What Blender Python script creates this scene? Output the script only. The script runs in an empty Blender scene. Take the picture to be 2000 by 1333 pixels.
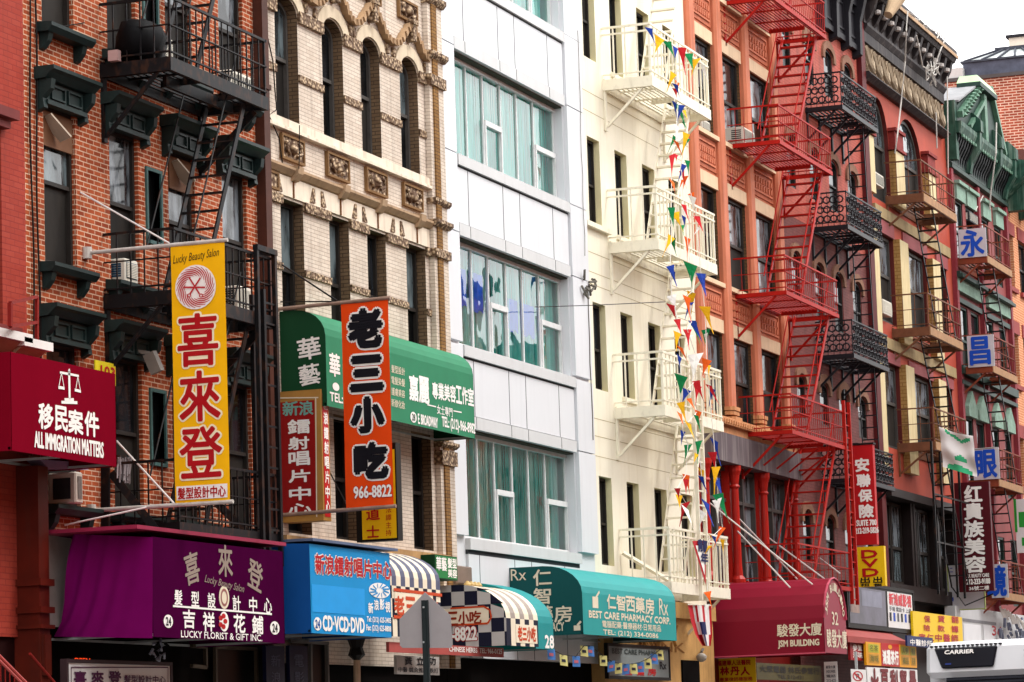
import bpy, bmesh, math, random
from mathutils import Vector, Matrix
random.seed(7)
S = bpy.context.scene
COL = bpy.context.collection
# ------------------------------------------------------------------ camera
FPX, CAMY, CAMZ = 6300.0, -20.4, 1.7
YAW, PITCH, ROLL = 0.35120727, 0.12740159, -0.03257308
fw = Vector((math.cos(PITCH)*math.cos(YAW), math.cos(PITCH)*math.sin(YAW), math.sin(PITCH)))
_r = fw.cross(Vector((0, 0, 1))).normalized(); _u = _r.cross(fw)
rt = _r*math.cos(ROLL) + _u*math.sin(ROLL); up = -_r*math.sin(ROLL) + _u*math.cos(ROLL)
CAM = Vector((0, CAMY, CAMZ))
cd = bpy.data.cameras.new('camera'); cam = bpy.data.objects.new('camera', cd); COL.objects.link(cam)
cd.sensor_width = 36; cd.lens = 36*FPX/2000; cd.clip_end = 3000; cd.clip_start = .3
m = Matrix.Identity(4)
for i in range(3):
    m[i][0], m[i][1], m[i][2], m[i][3] = rt[i], up[i], -fw[i], CAM[i]
cam.matrix_world = m
S.camera = cam
# ------------------------------------------------------------------ sky, sun, exposure
SUN_EL, SUN_AZ = math.radians(52), math.radians(-62)     # azimuth from +X, negative = street side
SUN_E, SKY_E, EXPO = 1.5, 0.15, 0.3
W = bpy.data.worlds.new("World"); S.world = W; W.use_nodes = True
nt = W.node_tree; nt.nodes.clear()
sky = nt.nodes.new('ShaderNodeTexSky'); sky.sky_type = 'NISHITA'; sky.sun_disc = False
sky.sun_elevation = SUN_EL; sky.sun_rotation = math.radians(90) - SUN_AZ
sky.dust_density = 6; sky.air_density = 1.6
hs = nt.nodes.new('ShaderNodeHueSaturation'); hs.inputs['Saturation'].default_value = .12
mixw = nt.nodes.new('ShaderNodeMix'); mixw.data_type = 'RGBA'; mixw.inputs[0].default_value = .8
mixw.inputs[7].default_value = (16.6, 16.6, 16.7, 1)       # the even cloud layer
bg = nt.nodes.new('ShaderNodeBackground'); bg.inputs[1].default_value = SKY_E
wo = nt.nodes.new('ShaderNodeOutputWorld')
nt.links.new(sky.outputs[0], hs.inputs['Color']); nt.links.new(hs.outputs[0], mixw.inputs[6])
nt.links.new(mixw.outputs[2], bg.inputs[0]); nt.links.new(bg.outputs[0], wo.inputs[0])
sl = bpy.data.lights.new('sun', 'SUN'); sl.energy = SUN_E; sl.angle = math.radians(14); sl.color = (1, .96, .9)
so = bpy.data.objects.new('sun', sl); COL.objects.link(so)
sd = Vector((math.cos(SUN_EL)*math.cos(SUN_AZ), math.cos(SUN_EL)*math.sin(SUN_AZ), math.sin(SUN_EL)))
so.rotation_euler = sd.to_track_quat('Z', 'Y').to_euler(); so.location = (60, -40, 60)
S.view_settings.view_transform = 'Standard'; S.view_settings.look = 'None'
S.view_settings.exposure = EXPO; S.view_settings.gamma = 1
# ------------------------------------------------------------------ sight lines -> real points
def ray(px, py): return fw + rt*((px-1000)/FPX) - up*((py-666.5)/FPX)
def F(px, py, Y=0.0):                      # point on a plane parallel to the street
    q = ray(px, py); p = CAM + q*((Y-CAMY)/q.y); return p.x, p.z
def G(px, py, X):                          # point on a plane across the street
    q = ray(px, py); p = CAM + q*(X/q.x); return p.y, p.z
def F3(px, py, Y=0.0):
    x, z = F(px, py, Y); return Vector((x, Y, z))
def G3(px, py, X):
    y, z = G(px, py, X); return Vector((X, y, z))
# ------------------------------------------------------------------ colours and materials
def lin(h):
    if not isinstance(h, str): return h
    c = [int(h[i:i+2], 16)/255 for i in (0, 2, 4)]
    return tuple((v/12.92 if v <= .04045 else ((v+.055)/1.055)**2.4) for v in c)
MATS = {}
def base(name):
    mt = bpy.data.materials.new(name); mt.use_nodes = True
    t = mt.node_tree; return mt, t, t.nodes['Principled BSDF']
def nd(t, k, **kw):
    n = t.nodes.new(k)
    for a, b in kw.items(): setattr(n, a, b)
    return n
def mk(name, col, rough=.6, var=.12, sc=2.2, streak=0.0, bump=0.0, bsc=35, spec=.4, metal=0, dirt=(.03, .025, .02), emit=0, rust=0):
    if name in MATS: return MATS[name]
    c = lin(col); mt, t, b = base(name)
    g = nd(t, 'ShaderNodeNewGeometry')
    n = nd(t, 'ShaderNodeTexNoise'); n.inputs['Scale'].default_value = sc; n.inputs['Detail'].default_value = 7; n.inputs['Roughness'].default_value = .62
    t.links.new(g.outputs['Position'], n.inputs['Vector'])
    mr = nd(t, 'ShaderNodeMapRange'); mr.inputs[1].default_value = .3; mr.inputs[2].default_value = .7
    mr.inputs[3].default_value = 1-var; mr.inputs[4].default_value = 1+var
    t.links.new(n.outputs[0], mr.inputs[0])
    mul = nd(t, 'ShaderNodeVectorMath', operation='SCALE'); mul.inputs[0].default_value = c
    t.links.new(mr.outputs[0], mul.inputs['Scale'])
    out = mul.outputs[0]
    def blend(scale3, lo, hi, amt, colr, out):
        mp = nd(t, 'ShaderNodeMapping'); mp.inputs['Scale'].default_value = scale3
        t.links.new(g.outputs['Position'], mp.inputs[0])
        n2 = nd(t, 'ShaderNodeTexNoise'); n2.inputs['Scale'].default_value = 1; n2.inputs['Detail'].default_value = 5
        t.links.new(mp.outputs[0], n2.inputs['Vector'])
        m2 = nd(t, 'ShaderNodeMapRange'); m2.inputs[1].default_value = lo; m2.inputs[2].default_value = hi
        m2.inputs[3].default_value = 0; m2.inputs[4].default_value = amt
        t.links.new(n2.outputs[0], m2.inputs[0])
        mx = nd(t, 'ShaderNodeMix', data_type='RGBA'); mx.inputs[7].default_value = (*colr, 1)
        t.links.new(m2.outputs[0], mx.inputs[0]); t.links.new(out, mx.inputs[6]); return mx.outputs[2]
    if streak: out = blend((7, 7, .45), .5, .78, streak, dirt, out)
    if rust: out = blend((9, 9, 5), .52, .68, rust, (.13, .045, .015), out)
    t.links.new(out, b.inputs['Base Color'])
    b.inputs['Roughness'].default_value = rough; b.inputs['Metallic'].default_value = metal
    b.inputs['Specular IOR Level'].default_value = spec*.38
    if emit:
        b.inputs['Emission Color'].default_value = (*c, 1); b.inputs['Emission Strength'].default_value = emit
    if bump:
        n3 = nd(t, 'ShaderNodeTexNoise'); n3.inputs['Scale'].default_value = bsc; n3.inputs['Detail'].default_value = 4
        t.links.new(g.outputs['Position'], n3.inputs['Vector'])
        bp = nd(t, 'ShaderNodeBump'); bp.inputs['Strength'].default_value = bump; bp.inputs['Distance'].default_value = .02
        t.links.new(n3.outputs[0], bp.inputs['Height']); t.links.new(bp.outputs[0], b.inputs['Normal'])
    MATS[name] = mt; return mt
def brickmat(name, c1, c2, mortar, bw=.235, bh=.078, ms=.011, rough=.85, var=.22, dirt=.35, bump=.5):
    mt, t, b = base(name)
    g = nd(t, 'ShaderNodeNewGeometry'); s = nd(t, 'ShaderNodeSeparateXYZ'); t.links.new(g.outputs['Position'], s.inputs[0])
    a = nd(t, 'ShaderNodeMath', operation='ADD'); t.links.new(s.outputs[0], a.inputs[0]); t.links.new(s.outputs[1], a.inputs[1])
    cx = nd(t, 'ShaderNodeCombineXYZ'); t.links.new(a.outputs[0], cx.inputs[0]); t.links.new(s.outputs[2], cx.inputs[1])
    br = nd(t, 'ShaderNodeTexBrick'); t.links.new(cx.outputs[0], br.inputs['Vector'])
    for k, v in (('Color1', (*lin(c1), 1)), ('Color2', (*lin(c2), 1)), ('Mortar', (*lin(mortar), 1)), ('Scale', 1), ('Mortar Size', ms),
                 ('Mortar Smooth', .15), ('Bias', -.1), ('Brick Width', bw), ('Row Height', bh)): br.inputs[k].default_value = v
    n = nd(t, 'ShaderNodeTexNoise'); n.inputs['Scale'].default_value = 1.1; n.inputs['Detail'].default_value = 9; n.inputs['Roughness'].default_value = .7
    t.links.new(g.outputs['Position'], n.inputs['Vector'])
    mr = nd(t, 'ShaderNodeMapRange'); mr.inputs[1].default_value = .3; mr.inputs[2].default_value = .7; mr.inputs[3].default_value = 1-var; mr.inputs[4].default_value = 1+var
    t.links.new(n.outputs[0], mr.inputs[0])
    mul = nd(t, 'ShaderNodeVectorMath', operation='SCALE'); t.links.new(br.outputs['Color'], mul.inputs[0]); t.links.new(mr.outputs[0], mul.inputs['Scale'])
    mp = nd(t, 'ShaderNodeMapping'); mp.inputs['Scale'].default_value = (5, 5, .5); t.links.new(g.outputs['Position'], mp.inputs[0])
    n2 = nd(t, 'ShaderNodeTexNoise'); n2.inputs['Scale'].default_value = 1; n2.inputs['Detail'].default_value = 6; t.links.new(mp.outputs[0], n2.inputs['Vector'])
    m2 = nd(t, 'ShaderNodeMapRange'); m2.inputs[1].default_value = .52; m2.inputs[2].default_value = .8; m2.inputs[3].default_value = 0; m2.inputs[4].default_value = dirt
    t.links.new(n2.outputs[0], m2.inputs[0])
    mx = nd(t, 'ShaderNodeMix', data_type='RGBA'); mx.inputs[7].default_value = (.05, .035, .028, 1)
    t.links.new(m2.outputs[0], mx.inputs[0]); t.links.new(mul.outputs[0], mx.inputs[6]); t.links.new(mx.outputs[2], b.inputs['Base Color'])
    b.inputs['Roughness'].default_value = rough; b.inputs['Specular IOR Level'].default_value = .08
    bp = nd(t, 'ShaderNodeBump'); bp.inputs['Strength'].default_value = bump; bp.inputs['Distance'].default_value = .012; bp.invert = True
    t.links.new(br.outputs['Fac'], bp.inputs['Height']); t.links.new(bp.outputs[0], b.inputs['Normal'])
    MATS[name] = mt; return mt
def panemat(name, c, spec=.5, rough=.06, wob=.25, c2=None, sc=1.3):
    mt, t, b = base(name)
    g = nd(t, 'ShaderNodeNewGeometry')
    n = nd(t, 'ShaderNodeTexNoise'); n.inputs['Scale'].default_value = sc; n.inputs['Detail'].default_value = 5
    mp = nd(t, 'ShaderNodeMapping'); mp.inputs['Scale'].default_value = (2.2, 2.2, .7); t.links.new(g.outputs['Position'], mp.inputs[0]); t.links.new(mp.outputs[0], n.inputs['Vector'])
    mx = nd(t, 'ShaderNodeMix', data_type='RGBA'); mx.inputs[6].default_value = (*lin(c), 1); mx.inputs[7].default_value = (*lin(c2 or c), 1)
    m2 = nd(t, 'ShaderNodeMapRange'); m2.inputs[1].default_value = .42; m2.inputs[2].default_value = .6; t.links.new(n.outputs[0], m2.inputs[0])
    t.links.new(m2.outputs[0], mx.inputs[0]); t.links.new(mx.outputs[2], b.inputs['Base Color'])
    b.inputs['Roughness'].default_value = rough; b.inputs['Specular IOR Level'].default_value = spec
    n3 = nd(t, 'ShaderNodeTexNoise'); n3.inputs['Scale'].default_value = 2.0; t.links.new(g.outputs['Position'], n3.inputs['Vector'])
    bp = nd(t, 'ShaderNodeBump'); bp.inputs['Strength'].default_value = wob; bp.inputs['Distance'].default_value = .03
    t.links.new(n3.outputs[0], bp.inputs['Height']); t.links.new(bp.outputs[0], b.inputs['Normal'])
    MATS[name] = mt; return mt
# ------------------------------------------------------------------ mesh helpers
ORG = {}
class MB:
    def __init__(s): s.v = []; s.f = []; s.m = []
    def poly(s, pts, mi=0):
        i = len(s.v); s.v += [Vector(p) for p in pts]; s.f.append(tuple(range(i, i+len(pts)))); s.m.append(mi)
    def box(s, x0, x1, y0, y1, z0, z1, mi=0):
        s.hexa([(x0, y0, z0), (x1, y0, z0), (x1, y1, z0), (x0, y1, z0)], [(x0, y0, z1), (x1, y0, z1), (x1, y1, z1), (x0, y1, z1)], mi)
    def hexa(s, a, b, mi=0):
        i = len(s.v); s.v += [Vector(p) for p in list(a)+list(b)]; n = len(a)
        s.f.append(tuple(range(i+n-1, i-1, -1))); s.f.append(tuple(range(i+n, i+2*n)))
        for k in range(n): s.f.append((i+k, i+(k+1) % n, i+n+(k+1) % n, i+n+k))
        s.m += [mi]*(n+2)
    def prism(s, pts, d, mi=0):
        d = Vector(d); s.hexa([Vector(p) for p in pts], [Vector(p)+d for p in pts], mi)
    def bar(s, p, q, w, h=None, side=None, mi=0):
        p = Vector(p); q = Vector(q); d = (q-p).normalized(); h = h or w
        a = Vector(side) if side is not None else (Vector((0, 1, 0)) if abs(d.y) < .9 else Vector((1, 0, 0)))
        b = d.cross(a).normalized(); a = b.cross(d).normalized()
        o = [a*(w/2)+b*(h/2), a*(w/2)-b*(h/2), -a*(w/2)-b*(h/2), -a*(w/2)+b*(h/2)]
        s.hexa([p+k for k in o], [q+k for k in o], mi)
    def tube(s, pts, r, n=8, mi=0):
        pts = [Vector(p) for p in pts]; i0 = len(s.v)
        for k, p in enumerate(pts):
            d = (pts[min(k+1, len(pts)-1)]-pts[max(k-1, 0)]).normalized()
            a = d.cross(Vector((0, 0, 1)) if abs(d.z) < .95 else Vector((1, 0, 0))).normalized(); b = d.cross(a)
            rr = r[k] if isinstance(r, (list, tuple)) else r
            for j in range(n):
                t = 2*math.pi*j/n; s.v.append(p+a*math.cos(t)*rr+b*math.sin(t)*rr)
        for k in range(len(pts)-1):
            for j in range(n):
                s.f.append((i0+k*n+j, i0+k*n+(j+1) % n, i0+(k+1)*n+(j+1) % n, i0+(k+1)*n+j)); s.m.append(mi)
        s.f.append(tuple(range(i0+n-1, i0-1, -1))); s.f.append(tuple(range(i0+(len(pts)-1)*n, i0+len(pts)*n))); s.m += [mi, mi]
    def lathe(s, c, prof, n=14, mi=0, axis='z'):
        i0 = len(s.v); c = Vector(c)
        for r, h in prof:
            for j in range(n):
                t = 2*math.pi*j/n; s.v.append(c+Vector((math.cos(t)*r, math.sin(t)*r, h)))
        for k in range(len(prof)-1):
            for j in range(n):
                s.f.append((i0+k*n+j, i0+k*n+(j+1) % n, i0+(k+1)*n+(j+1) % n, i0+(k+1)*n+j)); s.m.append(mi)
        s.f.append(tuple(range(i0+n-1, i0-1, -1))); s.f.append(tuple(range(i0+(len(prof)-1)*n, i0+len(prof)*n))); s.m += [mi, mi]
    def disc(s, c, u, v, n=24, mi=0):
        c, u, v = Vector(c), Vector(u), Vector(v)
        s.poly([c+u*math.cos(2*math.pi*k/n)+v*math.sin(2*math.pi*k/n) for k in range(n)], mi)
    def pieces(s, name, mat, parent, gap=.004, **kw):
        """one object for each separate piece (touching islands stay together)"""
        par = list(range(len(s.v)))
        def find(a):
            while par[a] != a: par[a] = par[par[a]]; a = par[a]
            return a
        for f in s.f:
            r = find(f[0])
            for k in f[1:]: par[find(k)] = r
        isl = {}
        for i, f in enumerate(s.f): isl.setdefault(find(f[0]), []).append(i)
        bb = []
        for fs in isl.values():
            ps = [s.v[k] for i in fs for k in s.f[i]]
            bb.append([fs, [min(p[a] for p in ps)-gap for a in range(3)], [max(p[a] for p in ps)+gap for a in range(3)]])
        done = []
        for q in bb:
            q = [list(q[0]), q[1], q[2]]; ch = True
            while ch:
                ch = False
                for r in done:
                    if all(q[1][a] <= r[2][a] and r[1][a] <= q[2][a] for a in range(3)):
                        q = [q[0]+r[0], [min(x, y) for x, y in zip(q[1], r[1])], [max(x, y) for x, y in zip(q[2], r[2])]]; done.remove(r); ch = True; break
            done.append(q)
        out = []
        for fs, _, _ in done:
            m2 = MB()
            for i in fs: m2.poly([s.v[k] for k in s.f[i]], s.m[i])
            # weld shared corners again so that normals and shading stay right
            idx = {}; nv = []; nf = []
            for f in m2.f:
                g = []
                for k in f:
                    key = tuple(round(c, 5) for c in m2.v[k])
                    if key not in idx: idx[key] = len(nv); nv.append(m2.v[k])
                    g.append(idx[key])
                nf.append(tuple(dict.fromkeys(g)))
            keep = [j for j, f in enumerate(nf) if len(f) > 2]; m2.v = nv; m2.f = [nf[j] for j in keep]; m2.m = [m2.m[j] for j in keep]
            out.append(m2.build(name, mat, parent, **kw))
        return out
    def build(s, name, mat, parent=None, smooth=False, label=None, bevel=0, fixn=True):
        me = bpy.data.meshes.new(name); org = ORG[parent.name] if parent else Vector((0, 0, 0))
        me.from_pydata([tuple(v-org) for v in s.v], [], s.f)
        ms = mat if isinstance(mat, (list, tuple)) else [mat]
        for k in ms: me.materials.append(k)
        if len(ms) > 1:
            for p, k in zip(me.polygons, s.m): p.material_index = k
        if fixn:
            b = bmesh.new(); b.from_mesh(me); bmesh.ops.recalc_face_normals(b, faces=b.faces); b.to_mesh(me); b.free()
        if smooth:
            for p in me.polygons: p.use_smooth = True
        o = bpy.data.objects.new(name, me); COL.objects.link(o)
        if parent: o.parent = parent
        ORG[o.name] = org
        if label: o['label'] = label
        if bevel:
            md = o.modifiers.new('bevel', 'BEVEL'); md.width = bevel; md.segments = 1; md.limit_method = 'ANGLE'
        return o
def thing(name, label, cat, loc, group=None):
    o = bpy.data.objects.new(name, None); COL.objects.link(o); o.location = loc; o.empty_display_size = .3
    o['label'] = label; o['category'] = cat
    if group: o['group'] = group
    ORG[o.name] = Vector(loc); return o
def tag(o, label, cat, group=None):
    o['label'] = label; o['category'] = cat
    if group: o['group'] = group
    return o
def struct(name, mb, mat):
    o = mb.build(name, mat); o['kind'] = 'structure'; return o
# ------------------------------------------------------------------ lettering
class Fr:                                  # a sign face: origin, full width vector, full height vector
    def __init__(s, o, u, v):
        s.o, s.u, s.v = Vector(o), Vector(u), Vector(v); s.n = s.u.cross(s.v).normalized()
    def p(s, a, b, d=0): return s.o + s.u*a + s.v*b + s.n*d
def frF(Y, x0, x1, z0, z1): return Fr((x0, Y, z0), (x1-x0, 0, 0), (0, 0, z1-z0))
def frG(X, y0, y1, z0, z1): return Fr((X, y0, z0), (0, y1-y0, 0), (0, 0, z1-z0))    # y0 = wall end (left in view)
GLY = {}
def glyphs(body, shear=0):
    k = (body, shear)
    if k in GLY: return GLY[k]
    cu = bpy.data.curves.new('t', 'FONT'); cu.body = body; cu.resolution_u = 2; cu.shear = shear; cu.fill_mode = 'FRONT'
    o = bpy.data.objects.new('t', cu); COL.objects.link(o)
    me = bpy.data.meshes.new_from_object(o.evaluated_get(bpy.context.evaluated_depsgraph_get()))
    GLY[k] = ([(v.co.x, v.co.y) for v in me.vertices], [tuple(p.vertices) for p in me.polygons])
    bpy.data.objects.remove(o); bpy.data.curves.remove(cu); bpy.data.meshes.remove(me)
    return GLY[k]
def put(mb, body, fr, box, bold=0, d=.006, shear=0, rot=0, n=6):
    """letters laid on the sign face; heavier strokes are the same letters struck again in a small circle"""
    vs, fs = glyphs(body, shear)
    if not vs: return
    x0 = min(a for a, b in vs); x1 = max(a for a, b in vs); y0 = min(b for a, b in vs); y1 = max(b for a, b in vs)
    s0, t0, s1, t1 = box; L, H = fr.u.length, fr.v.length; cs, ct = (s0+s1)/2, (t0+t1)/2
    ks, kt = (s1-s0)/max(x1-x0, 1e-6), (t1-t0)/max(y1-y0, 1e-6)
    r = max(bold, 0)*kt*H                       # metres
    offs = [(0, 0)]+([(r*math.cos(2*math.pi*j/n), r*math.sin(2*math.pi*j/n)) for j in range(n)] if r > .0008 else [])
    c_, s_ = math.cos(rot), math.sin(rot)
    for j, (ox, oy) in enumerate(offs):
        i = len(mb.v)
        for a, b in vs:
            s = s0+(a-x0)*ks+ox/L; t = t0+(b-y0)*kt+oy/H
            if rot:
                dx, dy = (s-cs)*L, (t-ct)*H; s, t = cs+(dx*c_-dy*s_)/L, ct+(dx*s_+dy*c_)/H
            mb.v.append(fr.p(s, t, d+j*.00012))
        for f in fs: mb.f.append(tuple(i+k for k in f)); mb.m.append(0)
def text(parent, body, fr, box, mat, bold=.012, d=.006, outline=None, ow=.03, shear=0, name='lettering', rot=0):
    if outline:
        mb = MB(); put(mb, body, fr, box, bold+ow, d*.45, shear, rot, 14); mb.build(name+'_outline', outline, parent, fixn=False)
    mb = MB(); put(mb, body, fr, box, bold, d, shear, rot); return mb.build(name, mat, parent, fixn=False)
def chars(parent, body, fr, boxes, mat, bold=.012, d=.006, outline=None, ow=.03, shear=0, name='lettering', rots=None):
    for pas in ((1, 0) if outline else (0,)):
        mb = MB()
        for k, (c, bx) in enumerate(zip(body, boxes)):
            rr = rots[k] if rots else 0
            if pas: put(mb, c, fr, bx, bold+ow, d*.45, shear, rr, 14)
            else: put(mb, c, fr, bx, bold, d, shear, rr)
        mb.build(name+('_outline' if pas else ''), outline if pas else mat, parent, fixn=False)
def column(n, s0, s1, t0, t1, gap=.12):     # n boxes from the top down
    h = (t1-t0)/n; return [(s0, t1-h*(k+1)+h*gap/2, s1, t1-h*k-h*gap/2) for k in range(n)]
def row(n, s0, s1, t0, t1, gap=.12):
    w = (s1-s0)/n; return [(s0+w*k+w*gap/2, t0, s0+w*(k+1)-w*gap/2, t1) for k in range(n)]
# ------------------------------------------------------------------ building helpers
def arch_pts(x0, x1, zs, rise, n=12):        # from left spring over the top to right spring
    c = (x0+x1)/2; a = (x1-x0)/2
    return [(c-a*math.cos(math.pi*k/n), zs+rise*math.sin(math.pi*k/n)) for k in range(n+1)]
def wall(parent, X0, X1, Z0, Z1, holes, mat, depth=.14, Y=0.0, name='wall', rmat=None):
    # holes: (x0, x1, z0, z1) or (x0, x1, z0, zspring, rise) for an arched head
    mb = MB(); hs = []
    for h in holes:
        top = h[3]+(h[4] if len(h) > 4 else 0); hs.append((h[0], h[1], h[2], top))
    xs = sorted({X0, X1, *[a for h in hs for a in h[:2]]}); zs = sorted({Z0, Z1, *[a for h in hs for a in h[2:4]]})
    xs = [x for x in xs if X0 <= x <= X1]; zs = [z for z in zs if Z0 <= z <= Z1]
    for a, b in zip(xs, xs[1:]):
        run = None
        for c, d in zip(zs, zs[1:]):
            inside = any(h[0]-1e-4 < (a+b)/2 < h[1]+1e-4 and h[2] < (c+d)/2 < h[3] for h in hs)
            if inside:
                if run: mb.poly([(a, Y, run[0]), (b, Y, run[0]), (b, Y, run[1]), (a, Y, run[1])]); run = None
            else: run = (run[0], d) if run else (c, d)
        if run: mb.poly([(a, Y, run[0]), (b, Y, run[0]), (b, Y, run[1]), (a, Y, run[1])])
    ri = 1 if rmat else 0
    for h in holes:
        x0, x1, z0, z1 = h[:4]; D = Y+depth
        mb.poly([(x1, Y, z0), (x1, D, z0), (x1, D, z1), (x1, Y, z1)], ri); mb.poly([(x0, Y, z0), (x0, Y, z1), (x0, D, z1), (x0, D, z0)], ri)
        mb.poly([(x0, Y, z0), (x0, D, z0), (x1, D, z0), (x1, Y, z0)], ri)
        if len(h) > 4:
            ap = arch_pts(x0, x1, z1, h[4]); top = z1+h[4]; n = len(ap)//2
            mb.poly([(x0, Y, top)]+[(x, Y, z) for x, z in ap[n::-1]]); mb.poly([(x1, Y, top)]+[(x, Y, z) for x, z in ap[:n-1:-1]][::-1])
            for p, q in zip(ap, ap[1:]): mb.poly([(p[0], Y, p[1]), (q[0], Y, q[1]), (q[0], D, q[1]), (p[0], D, p[1])], ri)
        else: mb.poly([(x0, Y, z1), (x1, Y, z1), (x1, D, z1), (x0, D, z1)], ri)
    return mb.build(name, [mat, rmat] if rmat else mat, parent, fixn=False)
def body(parent, X0, X1, Z1, mat, back=12, front=.3, Z0=0, name='side_wall'):
    mb = MB(); mb.box(X0+.01, X1-.01, front, back, Z0, Z1); return mb.build(name, mat, parent)
def sash(parent, x0, x1, z0, z1, Y, fm, up_m, lo_m, rise=0, fwid=.055, meet=.5, bars=0, name='window', label=None):
    """double-hung window: frame > pane"""
    mb = MB(); w = fwid; zm = z0+(z1+rise-z0)*meet
    mb.box(x0, x0+w, Y-.04, Y+.05, z0, z1); mb.box(x1-w, x1, Y-.04, Y+.05, z0, z1)
    mb.box(x0+w, x1-w, Y-.045, Y+.05, z0, z0+w*1.1); mb.box(x0+w, x1-w, Y-.03, Y+.04, zm-w*.5, zm+w*.5)
    if rise:
        ap = arch_pts(x0, x1, z1, rise); c = (x0+x1)/2
        for p, q in zip(ap, ap[1:]):
            f = lambda t: (c+(t[0]-c)*(1-2*w/(x1-x0)), z1+(t[1]-z1)*(1-w/max(rise, .05)))
            a, b = f(p), f(q)
            mb.hexa([(p[0], Y-.04, p[1]), (q[0], Y-.04, q[1]), (b[0], Y-.04, b[1]), (a[0], Y-.04, a[1])], [(p[0], Y+.05, p[1]), (q[0], Y+.05, q[1]), (b[0], Y+.05, b[1]), (a[0], Y+.05, a[1])])
    else: mb.box(x0+w, x1-w, Y-.045, Y+.05, z1-w, z1)
    for k in range(bars):
        xx = x0+(x1-x0)*(k+1)/(bars+1); mb.box(xx-.015, xx+.015, Y-.02, Y+.03, z0+w, z1-w)
    wd = mb.build(name, fm, parent, label=label)
    g = MB(); g.poly([(x0+.01, Y+.025, z0), (x1-.01, Y+.025, z0), (x1-.01, Y+.025, zm), (x0+.01, Y+.025, zm)]); g.build('pane', lo_m, wd, fixn=False)
    g = MB()
    if rise: g.poly([(x0+.01, Y+.01, zm), (x1-.01, Y+.01, zm)]+[(x, Y+.01, z) for x, z in arch_pts(x0+.01, x1-.01, z1, rise)[::-1]])
    else: g.poly([(x0+.01, Y+.01, zm), (x1-.01, Y+.01, zm), (x1-.01, Y+.01, z1), (x0+.01, Y+.01, z1)])
    g.build('pane', up_m, wd, fixn=False)
    return wd
def ac_unit(label, x0, x1, z0, z1, yout, mats, yin=.1, grid='v', group='window air conditioners'):
    """window air conditioner: casing > front grille"""
    t = thing('air_conditioner', label, 'air conditioner', ((x0+x1)/2, (yout+yin)/2, z0), group)
    mb = MB(); mb.box(x0, x1, yout, yin, z0, z1); mb.build('casing', mats[0], t, bevel=.015)
    g = MB(); g.box(x0+.04, x1-.04, yout-.006, yout-.001, z0+.05, z1-.05, 0)
    n = 9
    for k in range(n):
        if grid == 'v': xx = x0+.06+(x1-x0-.12)*k/(n-1); g.box(xx-.007, xx+.007, yout-.02, yout-.006, z0+.05, z1-.05, 1)
        else: zz = z0+.07+(z1-z0-.14)*k/(n-1); g.box(x0+.04, x1-.04, yout-.02, yout-.006, zz-.007, zz+.007, 1)
    g.build('grille', [mats[1], mats[0]], t)
    v = MB()
    for k in range(6):
        zz = z0+.08+(z1-z0-.16)*k/5; v.box(x0-.006, x0-.001, yout+.06, yout+.3, zz-.013, zz+.013)
    v.build('side_vent', mats[1], t); return t
def balcony(t, X0, X1, dep, Z, mat, rail=.95, nb=14, beam=.16, slat=.085, holes=(), brackets=None, drop=.85, double=False, bal=.016, railmat=None, ends=True, y0=-.04, floor_end=None):
    """platform, railing and brackets of one fire escape level, as parts of t"""
    railmat = railmat or mat
    mb = MB(); n = int(dep/slat)
    def cuts(x0, x1, y):
        segs = [(x0, x1)]
        for (a, b, ya, yb) in holes:
            if ya <= y <= yb:
                segs = [s for (p, q) in segs for s in ((p, min(q, a)), (max(p, b), q)) if s[1]-s[0] > .02]
        return segs
    for k in range(n+1):
        y = y0-(dep+y0)*k/n if n else y0
        for a, b in cuts(X0, X1, y): mb.box(a, b, y-slat*.17, y+slat*.17, Z-.03, Z)
    for k in range(5):
        x = X0+(X1-X0)*k/4
        if k in (0, 4) or not any(a < x < b for a, b, _, _ in holes): mb.box(x-.02, x+.02, -dep, y0, Z-.06, Z-.031)
    mb.box(X0, X1, -dep-.05, -dep, Z-beam, Z+.02); mb.box(X0-.05, X0, -dep-.05, 0, Z-beam, Z+.02); mb.box(X1, X1+.05, -dep-.05, 0, Z-beam, Z+.02)
    mb.box(X0, X1, -.04, -.005, Z-beam, Z)
    for a, b, ya, yb in holes:
        mb.box(a-.04, a, ya, yb, Z-.1, Z+.004); mb.box(b, b+.04, ya, yb, Z-.1, Z+.004)
    mb.build('platform', mat, t)
    rb = MB(); zt = Z+rail
    for z, h in ([(zt, .045), (zt-.14, .035), (Z+.12, .025)] if double else [(zt, .036), (Z+.1, .022), (Z+rail*.55, .016)]):
        rb.box(X0, X1, -dep-.04, -dep-.01, z-h/2, z+h/2)
        if ends:
            rb.box(X0-.045, X0-.005, -dep-.045, -.01, z-h/2, z+h/2); rb.box(X1+.005, X1+.045, -dep-.045, -.01, z-h/2, z+h/2)
    for k in range(nb+1):
        x = X0+(X1-X0)*k/nb; w = bal*(1.8 if k in (0, nb) else 1); rb.box(x-w/2, x+w/2, -dep-.03, -dep-.03+w, Z, zt)
    ne = max(3, int(dep/((X1-X0)/nb)))
    if ends:
        for k in range(1, ne):
            y = -dep*k/ne
            for x in (X0-.03, X1+.03): rb.box(x-bal/2, x+bal/2, y-bal/2, y+bal/2, Z, zt)
    rb.build('railing', railmat, t)
    for x in (brackets or (X0+.02, X1-.02)):
        b = MB(); b.bar((x, -dep*.82, Z-beam), (x, -.05, Z-drop), .05, .05); b.box(x-.05, x+.05, -.05, -.004, Z-drop-.08, Z+.05); b.box(x-.03, x+.03, -dep, -.05, Z-beam, Z-beam+.05)
        b.build('bracket', mat, t)
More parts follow.
